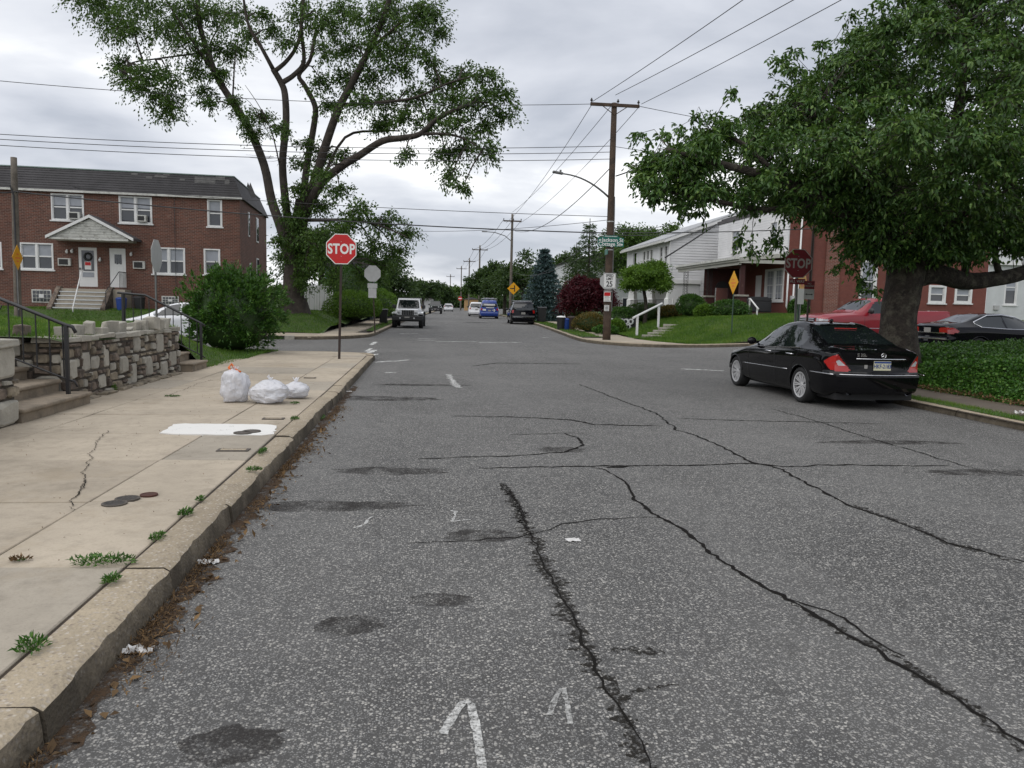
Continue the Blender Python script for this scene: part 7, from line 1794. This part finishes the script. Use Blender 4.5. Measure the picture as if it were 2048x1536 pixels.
def edge_dist(x, y):
    best = 1e9
    for i in range(len(outline)):
        (x0, y0), (x1, y1) = outline[i], outline[(i+1) % len(outline)]; dx_, dy_ = x1-x0, y1-y0
        t = max(0, min(1, ((x-x0)*dx_+(y-y0)*dy_)/(dx_*dx_+dy_*dy_+1e-9))); best = min(best, math.hypot(x-x0-t*dx_, y-y0-t*dy_))
    return best
CSK = np.array([list(q) for q in csk]); PP, AA = [], []; tg = MB(); n = 0
for q in csk[::2]:                                       # sprays hiding the outer limbs
    if q.x > -.2 or q.z < 1.9: continue
    for _ in range(2):
        c = np.array(q)+np.array([vr.normal(0, .22), -.25+vr.normal(0, .2), vr.normal(.05, .2)]); P, A, d, ln = sprays(c, .42, 9, 11, .3, flat=.5, jit=.04, tmin=.1); PP.append(P); AA.append(A)
while n < 760:
    x, y = vr.uniform(1250, 2230), vr.uniform(-70, 545)
    if not inpoly(outline, np.array(x), np.array(y)): continue
    e = edge_dist(x, y)
    if e < 16: continue
    half = min(3.8, .5+e/62); dy = vr.uniform(-1, 1); dy = math.copysign(abs(dy)**.6, dy)*half
    if x < 1500: dy -= .9
    c = np.array(CP(x, y, dy)); r = min(.85, .30+e/150)*vr.uniform(.7, 1.1)
    P, A, d, ln = sprays(c, r, 10 if x < 1680 or y < 150 else 13, 14, .30, flat=.5, jit=.045, tmin=.1); PP.append(P); AA.append(A); n += 1
    a = CSK[np.argmin(((CSK-c)**2).sum(1))]
    tg.tube([a, (a+c)/2+np.array([0, 0, .12])+vr.normal(0, .08, 3), c], [.012, .009, .005], 4, caps=False)
    for k in range(4):
        q = c+d[k]*ln[k]; q[2] -= .3*ln[k]; tg.tube([c, q], [.008, .003], 3, caps=False)
for px_, py_, dy in [(1290,330,-2),(1285,370,-2),(1300,400,-2),(1275,268,-2.0),(1330,268,-2.2),(1390,232,-2),(1470,180,-2),(1560,120,-2.4),(1585,105,-2.6),(1640,90,-2.6),(1700,30,-2),(1760,10,-2),(1355,255,-2),
     (1480,478,-2.4),(1505,505,-2.4),(1540,480,-2),(1560,490,-2),(1700,540,-1),(1720,560,-1),(1680,530,-1),(1740,580,-1.4),(1900,500,-2.5),(1980,510,-2.5),(1950,0,-2),(1960,30,-2),(1850,0,-1),(1315,310,-2),(1360,410,-2),(1400,425,-2)]:
    dy *= .6; c = np.array(CP(px_, py_, dy)); P, A, d, ln = sprays(c, .34, 7, 9, .5, flat=.6, jit=.03, tmin=.0); PP.append(P); AA.append(A)
    a = CSK[np.argmin(((CSK-c)**2).sum(1))]; tg.tube([a, (a+c)/2+np.array([0, 0, .15])+vr.normal(0, .06, 3), c], [.009, .006, .004], 4, caps=False)
    tt = vr.uniform(.35, 1, 14)[:, None]; P = a+(c-a)*tt+vr.normal(0, .05, (14, 3)); PP.append(P); AA.append(np.tile([0, 0, -.3], (14, 1)))
cen = np.array([1800, 330.]); per = []
for i in range(len(outline)):
    (x0, y0), (x1, y1) = outline[i], outline[(i+1) % len(outline)]
    for k in range(max(1, int(math.hypot(x1-x0, y1-y0)/30))): t_ = vr.random(); per.append((x0+(x1-x0)*t_, y0+(y1-y0)*t_))
for x, y in per:                                         # shoots poking out of the outline
    o2 = np.array([x, y])-cen; o2 /= np.linalg.norm(o2); a = np.array(CP(x-o2[0]*26, y-o2[1]*26, vr.uniform(-1.5, .8))); L2 = vr.uniform(.25, .55)
    dr = np.array([o2[0]*.9, vr.normal(0, .3), -o2[1]*.5+.25]); dr /= np.linalg.norm(dr); tt = vr.uniform(0, 1, 17)
    P = a+dr*L2*tt[:, None]; P[:, 2] -= .22*L2*tt**2; PP.append(P+vr.normal(0, .018, P.shape)); AA.append(np.tile(dr, (17, 1))); e2 = a+dr*L2; e2[2] -= .22*L2; tg.tube([a, e2], [.008, .003], 3, caps=False)
tg.build('twigs', M['bark2'], cherry)
leafmesh('crown', np.concatenate(PP), .112, .052, M['leafB'], cherry, np.concatenate(AA), droop=.75, up=1.2, ovate=True)

# ------------------------------------------------------------------ smaller plants
def bush(name, label, c, r, n, mat, leaf=(.09, .045), cat='bush', core=True, stems=True, droop=.0, seed=0, lumps=9, group=None):
    r_ = np.random.default_rng(seed+100); t = thing(name, label, cat, c, group=group); r = np.array(r)
    L_ = [(unit(1, r_)[0], r_.uniform(.05, .22)) for _ in range(lumps)]
    d = unit(n, r_); d[:, 2] = np.where(d[:, 2] < -.55, -d[:, 2], d[:, 2])
    rr = np.ones(n)
    for l_, s_ in L_: rr += s_*np.maximum(0, d@l_)**8
    rr *= 1-.35*r_.random(n)**2.2
    P = d*rr[:, None]*r+np.array([0, 0, r[2]*.92]); P = P[P[:, 2] > .02]; dd = d[:len(P)]
    ax = P-np.array([0, 0, r[2]*.9]); ax /= np.linalg.norm(ax, axis=1, keepdims=True)+1e-9
    leafmesh('foliage', P, leaf[0], leaf[1], M[mat], t, ax, droop=droop, up=.6, r_=r_)
    if core:
        mb = MB(); mb.blob((0, 0, r[2]*.92), r*.80, 14, 9, .08, random.Random(seed)); mb.build('inner_core', M['leafT'], t, smooth=True)  # solid dark core added inside so nothing shows through the leaves
    if stems:
        mb = MB()
        for k in range(5): a = 1.256*k; mb.tube([(0.05*math.cos(a), .05*math.sin(a), -.1), (r[0]*.3*math.cos(a), r[1]*.3*math.sin(a), r[2]*.8)], [.04, .02], 5)
        mb.build('stem', M['bark2'], t)
    return t
def small_tree(name, label, c, h, r, n, mat, leaf, trunk_r=.12, crown_z=None, seed=0, bark='bark2', nclump=14, flat=.7, cat='tree', group=None, droop=.3):
    r_ = np.random.default_rng(seed+300); t = thing(name, label, cat, c, group=group); cz = crown_z or h-r[2]
    mb = MB(); limb(mb, [(0, 0, -.2), (r_.normal(0, .05), 0, cz*.4), (r_.normal(0, .1), 0, cz*.8), (0, 0, cz)], trunk_r, trunk_r*.5, 8)
    PP, AA = [], []
    for k in range(nclump):
        d = unit(1, r_)[0]; d[2] = d[2] if d[2] > -.5 else -d[2]*.5
        cc = d*np.array(r)*r_.uniform(.35, .85)+np.array([0, 0, cz]); mb.tube([(0, 0, cz*.75), (np.array([0, 0, cz*.8])+cc)/2, cc], [trunk_r*.4, trunk_r*.25, .02], 5)
        cr = min(r)*r_.uniform(.38, .62); m_ = max(3, int(n/nclump/9)); P, A, _, _ = sprays(cc, cr, m_, 9, droop, r_, flat=flat, jit=.04*max(r)); PP.append(P); AA.append(A)
    mb.build('trunk', M[bark], t, smooth=True)
    leafmesh('crown', np.concatenate(PP), leaf, leaf*.5, M[mat], t, np.concatenate(AA), droop=.4, r_=r_)
    return t
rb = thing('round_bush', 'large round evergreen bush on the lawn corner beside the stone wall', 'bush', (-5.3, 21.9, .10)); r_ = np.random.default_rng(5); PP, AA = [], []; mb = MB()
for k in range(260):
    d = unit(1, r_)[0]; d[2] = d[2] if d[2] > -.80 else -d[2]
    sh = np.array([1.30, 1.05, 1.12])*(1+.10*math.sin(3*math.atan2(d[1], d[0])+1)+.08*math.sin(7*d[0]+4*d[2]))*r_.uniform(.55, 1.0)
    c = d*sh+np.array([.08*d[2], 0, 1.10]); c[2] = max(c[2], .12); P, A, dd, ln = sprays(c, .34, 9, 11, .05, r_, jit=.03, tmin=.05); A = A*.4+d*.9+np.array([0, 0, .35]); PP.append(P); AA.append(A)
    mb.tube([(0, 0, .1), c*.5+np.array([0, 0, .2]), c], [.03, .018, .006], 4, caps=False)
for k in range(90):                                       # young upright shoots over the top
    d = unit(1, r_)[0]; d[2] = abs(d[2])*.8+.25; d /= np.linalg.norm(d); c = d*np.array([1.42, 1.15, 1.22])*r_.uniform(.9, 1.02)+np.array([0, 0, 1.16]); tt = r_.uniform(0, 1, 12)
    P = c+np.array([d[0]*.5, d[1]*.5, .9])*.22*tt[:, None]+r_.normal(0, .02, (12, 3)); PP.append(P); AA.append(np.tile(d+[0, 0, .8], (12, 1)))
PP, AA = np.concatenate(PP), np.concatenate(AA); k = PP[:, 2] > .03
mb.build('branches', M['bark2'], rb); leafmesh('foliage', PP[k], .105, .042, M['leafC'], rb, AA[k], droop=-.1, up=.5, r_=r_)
mb = MB(); mb.blob((0, 0, 1.0), (.98, .8, .95), 14, 9, .1, random.Random(1)); mb.build('inner_core', M['leafT'], rb, smooth=True)  # dark solid core added to fill the bush behind its leaves
# hedge and shrubs, far left
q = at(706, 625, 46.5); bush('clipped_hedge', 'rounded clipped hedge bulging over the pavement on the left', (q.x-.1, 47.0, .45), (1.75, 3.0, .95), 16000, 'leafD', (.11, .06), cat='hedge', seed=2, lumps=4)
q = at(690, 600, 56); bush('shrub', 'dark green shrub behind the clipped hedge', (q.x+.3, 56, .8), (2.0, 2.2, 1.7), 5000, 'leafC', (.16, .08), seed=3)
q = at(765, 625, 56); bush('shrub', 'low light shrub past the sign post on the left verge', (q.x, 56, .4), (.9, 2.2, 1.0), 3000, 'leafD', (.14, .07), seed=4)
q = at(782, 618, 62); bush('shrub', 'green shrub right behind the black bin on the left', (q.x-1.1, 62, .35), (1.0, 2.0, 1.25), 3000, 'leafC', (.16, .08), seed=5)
q = at(805, 600, 74); small_tree('leafy_tree', 'big dark green tree behind the white off-roader', (q.x-2.6, 74, .2), 7.0, (4.2, 4.0, 2.9), 16000, 'leafT', .30, .3, 3.6, seed=1, nclump=30)
q = at(765, 560, 66); small_tree('leafy_tree', 'willowy green tree left of the white off-roader', (q.x-2.5, 68, .2), 6.6, (2.9, 2.8, 2.3), 9000, 'leafA', .26, .25, 3.8, seed=2, nclump=20, droop=.9)
q = at(650, 520, 60); small_tree('leafy_tree', 'dark tree filling the gap behind the tall tree trunk', (q.x-.5, 62, .6), 8.0, (4.0, 3.5, 3.2), 12000, 'leafT', .28, .3, 4.4, seed=3, nclump=24)
# wooded skyline closing the street
n = 26000; X = vr.uniform(-90, 110, n); Yw = vr.uniform(300, 330, n); top_ = 5.5+1.4*np.sin(X*.21)+1.0*np.sin(X*.53+1)+.8*np.sin(X*1.3); Z = top_*vr.random(n)**.7
o = leafmesh('far_wood', np.stack([X, Yw, Z], 1), 1.7, 1.1, M['leafT'], None, droop=.2); tag(o, 'dim wooded skyline closing the far end of the street', 'wood', kind='stuff')
# far trees along the street
for i, (px_, Y_, h_, rx, mat, lab) in enumerate([(880, 190, 6.5, 5, 'leafT', 'distant dark tree left of the street end'), (905, 260, 7.5, 7, 'leafA', 'pale distant tree at the very end of the street'), (940, 215, 8.5, 6.5, 'leafA', 'distant rounded tree behind the blue van'),
     (845, 150, 7.5, 4.5, 'leafT', 'distant tree above the white garage'), (985, 115, 8.6, 4.0, 'leafT', 'dark bushy tree right behind the blue van'), (1010, 105, 7.0, 3.4, 'leafT', 'dark evergreen beside the yellow junction sign'), (1045, 100, 9.0, 4.5, 'leafT', 'dark tree peeking behind the second utility pole'), (860, 290, 7.5, 9, 'leafT', 'hazy low tree line left at the horizon'), (960, 285, 7.5, 9, 'leafT', 'hazy low tree line right at the horizon'), (1110, 92, 8.5, 4.2, 'leafT', 'dark tree behind the blue spruce')]):
    q = at(px_, 600, Y_); small_tree('far_tree', lab, (q.x, Y_, .1), h_, (rx, rx*.8, h_*.42), 7000 if Y_ < 120 else 4500, mat, .0032*Y_+.1, .3, h_*.56, seed=20+i, nclump=22, group='trees far down the street')
# right side garden
q = at(1290, 600, 44); small_tree('globe_tree', 'lime green umbrella-shaped tree before the white sided house', (q.x, 44, float(h_fr(q.x, 44))), 4.0, (1.85, 1.6, 1.3), 34000, 'leafD', .14, .14, 2.65, seed=41, nclump=46, flat=.5)
q = at(1178, 620, 50); small_tree('maroon_maple', 'dark maroon Japanese maple left of the speed limit sign', (q.x, 50, .5), 3.7, (2.5, 1.9, 1.55), 30000, 'leafM', .16, .1, 1.75, seed=42, nclump=44, droop=.7)
for i, (px_, py_, Y_, r3, mat, lab) in enumerate([(1180, 625, 43.5, (1.0, .8, .55), 'leafO', 'orange tinged shrub left of the utility pole'), (1245, 620, 44.5, (.8, .7, .65), 'leafC', 'dark green shrub right of the utility pole'), (1235, 636, 41.5, (.45, .45, .42), 'leafD', 'yellow-green plant at the foot of the bank'),
      (1290, 625, 46, (1.2, .8, .6), 'leafT', 'dark shrub under the lime green tree'), (1382, 618, 43, (.75, .65, .7), 'leafC', 'clipped round shrub beside the porch piers'), (1460, 628, 40.6, (1.0, .6, .5), 'leafC', 'leafy low shrub before the porch steps'), (1410, 630, 41.0, (.6, .5, .35), 'leafD', 'pale low plant left of the porch shrub'),
      (1215, 640, 40.8, (.6, .5, .25), 'leafI', 'ground cover at the foot of the utility pole'), (1340, 628, 45, (.7, .6, .4), 'leafO', 'reddish low shrub under the white columns'), (1595, 630, 40.4, (.5, .4, .5), 'leafC', 'small shrub at the brick corner by the pipes'),(1150, 628, 52, (.8, .8, .5), 'leafC', 'green shrub behind the dark bins')]):
    q = at(px_, py_, Y_); bush('shrub', lab, (q.x, Y_, float(h_fr(q.x, Y_))-.05), r3, 2600, mat, (.11, .055), seed=50+i)
# blue spruce: tiers of drooping boughs
q = at(1087, 600, 66); sp_ = thing('blue_spruce', 'conical blue spruce behind the black van', 'tree', (q.x, 66, .3)); PP, AA = [], []
mb = MB(); mb.tube([(0, 0, -.2), (0, 0, 6.0)], [.2, .03], 8)
for k in range(15):
    z = .35+.40*k; rad = 2.45*(1-(k/15.2))**.95+.10; nb = int(12+rad*13)
    for j in range(nb):
        a = 2*math.pi*(j+vr.uniform(-.3, .3))/nb; rl_ = rad*vr.uniform(.8, 1.1); t_ = vr.uniform(.15, 1, 34)
        P = np.stack([rl_*t_*math.cos(a), rl_*t_*math.sin(a), z+.10*t_-.34*rl_*t_**1.6*.5], 1)+vr.normal(0, .055, (34, 3)); PP.append(P); AA.append(np.tile([math.cos(a), math.sin(a), .1], (34, 1)))
        mb.tube([(0, 0, z), (rl_*math.cos(a), rl_*math.sin(a), z+.10-.17*rl_)], [.02, .006], 3, caps=False)
mb.build('trunk', M['bark2'], sp_); leafmesh('crown', np.concatenate(PP), .26, .09, M['leafS'], sp_, np.concatenate(AA), droop=.1)
for i, (px_, Y_, h_, lab) in enumerate([(1175, 72, 9.6, 'tall dark fir left of the utility pole'), (1150, 74, 7.5, 'dark fir behind the maroon maple')]):
    q = at(px_, 600, Y_); f_ = thing('fir_tree', lab, 'tree', (q.x, Y_, .3)); PP, AA = [], []; mb = MB(); mb.tube([(0, 0, -.2), (0, 0, h_)], [.22, .03], 8)
    for k in range(18):
        z = .8+(h_-1)*k/18; rad = 2.9*(1-k/18.5)**.8+.15; nb = int(6+rad*5)
        for j in range(nb):
            a = 2*math.pi*(j+vr.uniform(-.4, .4))/nb; rl_ = rad*vr.uniform(.6, 1.15); t_ = vr.uniform(.15, 1, 20)
            P = np.stack([rl_*t_*math.cos(a), rl_*t_*math.sin(a), z-.25*rl_*t_**2], 1)+vr.normal(0, .09, (20, 3)); PP.append(P); AA.append(np.tile([math.cos(a), math.sin(a), -.1], (20, 1)))
    mb.build('trunk', M['bark2'], f_); leafmesh('crown', np.concatenate(PP), .26, .10, M['leafT'], f_, np.concatenate(AA), droop=.4)
for i, (px_, Y_, h_, rx, lab) in enumerate([(1265, 78, 11.5, 4.2, 'broad green tree behind the white sided house roof'), (1235, 84, 10.5, 3.6, 'green tree just right of the utility pole top'), (1320, 82, 12.5, 4.0, 'green tree showing above the white house ridge')]):
    q = at(px_, 600, Y_); small_tree('leafy_tree', lab, (q.x, Y_, .3), h_, (rx, rx*.9, h_*.42), 9000, 'leafA', .32, .3, h_*.58, seed=70+i, nclump=26)
# small ornaments: white vinyl fence, picket fence, low block wall
fa, fb = at(603, 570, 45.5), at(664, 612, 45.5)
ft = thing('vinyl_fence', 'white vinyl panel fence right of the tall tree trunk', 'fence', (fa.x, 45.5, .95))
wf = fb.x-fa.x; hf = fa.z-.95
for k in range(4): mb = MB(); mb.b2(wf*k/3-.06, wf*k/3+.06, -.06, .06, 0, hf+.06); mb.build('post', M['trim'], ft, bevel=.01)
for k in range(12): mb = MB(); mb.b2(wf*k/12+.012, wf*(k+1)/12-.004, -.02, .02, .1, hf-.02); mb.build('board', M['trim'], ft, bevel=.006)
bw_ = thing('block_wall', 'low pierced black and white block wall by the dark bins', 'wall', (at(1155, 640, 46).x, 46, .35), R(-50))
for k in range(12):
    mb = MB(); mb.lathe([(.17, -.05), (.17, .05), (.11, .05), (.11, -.05), (.17, -.05)], 10, axis='y', c=(.34*k, 0, .2)); mb.build('ring_block', M['stucco'], bw_)
    mb = MB(); mb.lathe([(.17, -.05), (.17, .05), (.11, .05), (.11, -.05), (.17, -.05)], 10, axis='y', c=(.34*k+.17, 0, .5)); mb.build('ring_block', M['stucco'], bw_)
mb = MB(); mb.b2(-.2, 4.2, .06, .12, 0, .7); mb.build('backing', M['signblack'], bw_)
pk = thing('porch_lamp_post', 'slim white lamp post by the maroon maple', 'lamp post', (at(1131, 600, 52).x, 52, .3))
mb = MB(); mb.cyl((0, 0, 0), (0, 0, 2.2), .05, .04, n=8); mb.build('post', M['trim'], pk); mb = MB(); mb.box((0, 0, 2.4), (.2, .2, .32)); mb.build('lantern', M['trim'], pk, bevel=.03)
ss_ = thing('stop_sign_far', 'tiny red stop sign far down the right side of the street', 'stop sign', (at(920, 610, 150).x, 150, .2))
mb = MB(); mb.cyl((0, .04, 0), (0, .04, 2.6), .04, n=6); mb.build('post', M['postgrey'], ss_)
zc_ = at(920, 597, 150).z-.2; mb = MB(); mb.plate([(a, zc_+b) for a, b in octa(.42)], -.02, 0); mb.build('plate', M['signred'], ss_); mb = MB(); mb.b2(-.3, .3, -.03, -.021, zc_-.09, zc_+.09); mb.build('lettering', M['signwhite'], ss_)

# ------------------------------------------------------------------ ivy bank, right
def h_iv(x, y): return .10+gz(x, y)+.42*ss(10.15, 11.2, x)*(1-ss(19.2, 22.0, y))+.10*np.sin(x*3.1+y*1.7)*ss(10.3, 11, x)
lawn('ivy_bank', np.arange(10.12, 30, .3), np.arange(-3, 22.4, .3), lambda a, b: h_iv(a, b)-.06, lambda x, y: y < 22.0).data.materials[0] = M['soil']
n = 190000; X = 10.1+vr.random(n)**1.5*8; Y = vr.uniform(7, 22, n); k = (X < 13+.4*(Y-9)) & (Y < 21.9) & ~((X > 12.3) & (Y < 13.5)); X, Y = X[k], Y[k]
P = np.stack([X, Y, h_iv(X, Y)+vr.random(len(X))**1.5*.20*ss(10.1, 10.6, X)+.01], 1)
iv = leafmesh('ivy', P, .055, .055, M['leafI'], None, np.tile([-.5, -.5, .2], (len(P), 1)), droop=.3, up=.9, fold=.12); tag(iv, 'thick ivy covering the bank at the right behind the pavement', 'ivy', kind='stuff')
grass(30000, (12, 24, 9, 21.5), lambda x, y: x > 12.4, h_iv, .09, .02, 'sunlit patch of lawn above the ivy bank')  # same grass colour as the other lawns
n = 1600; X = 9.9+np.abs(vr.normal(0, .28, n)); Y = vr.uniform(7, 19, n); P = np.stack([X, Y, .17+.0*X+gz(X, Y)], 1)
o = leafmesh('leaf_litter', P, .06, .035, M['litter'], None, droop=0, up=3); tag(o, 'dead leaves scattered at the foot of the ivy bank', 'leaf litter', kind='stuff')
# gutter litter, left kerb
mb = MB(); V, F = ribbon([(-1.33, 1.2), (-1.33, 4), (-1.345, 6.5), (-1.36, 10), (-1.37, 15)], lambda t: .20*(1-.55*t), .003, .06, .012, 77); mb.add(V, F); mb.build('gutter_dirt', worn_paint('gutter_dirt', (0.075, 0.05, 0.032), 0.40, 0.56, 8), road)
n = 10500; Y = 2.0+vr.random(n)**1.4*10; X = -1.36+np.abs(vr.normal(0, .075, n))*(1+.5*np.sin(Y*2.3)); k = vr.random(n) < .35+.35*np.sin(Y*1.7+.6)+.35*np.sin(Y*5.3+X*9)
X, Y = X[k], Y[k]; P = np.stack([X, Y, .006+vr.random(len(X))*.012], 1)
o = leafmesh('gutter_litter', P, .030, .007, M['litter'], None, droop=0, up=5); tag(o, 'brown dry needles and leaf bits along the left gutter', 'leaf litter', kind='stuff')
n = 260; Y = 2.0+vr.random(n)*9; X = -1.30+np.abs(vr.normal(0, .09, n)); P = np.stack([X, Y, .012+0*X], 1)
o = leafmesh('gutter_leaves', P, .055, .03, M['litter'], None, droop=0, up=4); tag(o, 'larger curled dead leaves lying in the left gutter', 'leaf litter', kind='stuff')
n = 420; Y = vr.uniform(2, 16, n); X = vr.uniform(-4.6, -1.7, n); P = np.stack([X, Y, .160+0*X], 1)
o = leafmesh('pavement_bits', P, .016, .007, M['litter'], None, droop=0, up=4); tag(o, 'tiny brown bits scattered over the left pavement', 'leaf litter', kind='stuff')
# weeds in the joints
def weed(label, x, y, z, rx, ry, n, h, seed, mat='leafI'):
    r_ = np.random.default_rng(seed); t = thing('weed', label, 'weed', (x, y, z)); a = r_.uniform(0, 6.28, n); q = np.sqrt(r_.random(n))
    P = np.stack([rx*q*np.cos(a), ry*q*np.sin(a), .004+h*r_.random(n)*(1-.6*q)], 1); leafmesh('foliage', P, .026, .010, M[mat], t, np.stack([np.cos(a), np.sin(a), .6+0*a], 1), droop=-.1, r_=r_)
    mb = MB()
    for k in range(8): mb.tube([(rx*.3*math.cos(k), ry*.3*math.sin(k), 0), (rx*.8*math.cos(k*1.9), ry*.8*math.sin(k*1.9), h)], [.003, .0015], 3)
    mb.build('stem', M['leafI'], t)
for i, (px_, py_, rx, ry, n, h, lab) in enumerate([(205, 1128, .17, .06, 420, .07, 'large flat weed in the slab joint near the kerb'), (62, 1300, .08, .08, 200, .07, 'weed beside the kerb at the lower left corner'), (222, 1165, .05, .07, 150, .05, 'weed in the kerb joint below the large flat weed'),
     (315, 1078, .05, .09, 140, .04, 'weed along the kerb joint past the drain covers'), (372, 1030, .05, .08, 170, .05, 'weed tuft by the kerb beside the rusty cap'), (400, 1003, .03, .05, 80, .05, 'small upright weed by the kerb'), (508, 942, .09, .04, 160, .04, 'weed in the kerb stone joint below the white patch'),
     (525, 905, .03, .18, 190, .03, 'thin line of weeds between slab and kerb'), (590, 840, .06, .10, 160, .05, 'weed clump at the kerb joint beyond the white patch'), (228, 782, .06, .06, 160, .16, 'bright weed growing at the foot of the stone wall'), (130, 812, .06, .05, 130, .10, 'weed tuft at the corner of the stone steps'),
     (590, 808, .09, .03, 120, .03, 'patch of weeds under the small bag'), (345, 794, .16, .03, 150, .03, 'sparse weeds in the cross joint near the wall'), (40, 1122, .08, .03, 90, .02, 'brown withered weed in the slab joint at far left')]):
    q = on_ground(px_, py_, .15); weed(lab, q.x, q.y, .154, rx*(1 if i == 0 else .68), ry*(1 if i == 0 else .75), int(n*.75), h*.75, 900+i, 'litter' if 'withered' in lab else 'leafD' if 'bright' in lab else 'leafI')
for i, (px_, py_, rx, ry, n, h, lab) in enumerate([(432, 1055, .05, .06, 120, .05, 'weed tuft growing in the gutter halfway along'), (470, 1018, .04, .06, 80, .04, 'small weed in the gutter further up'), (640, 838, .05, .25, 180, .05, 'weeds growing along the gutter below the bags')]):
    q = on_ground(px_, py_, 0); weed(lab, q.x, q.y, .004, rx, ry, n, h, 950+i)
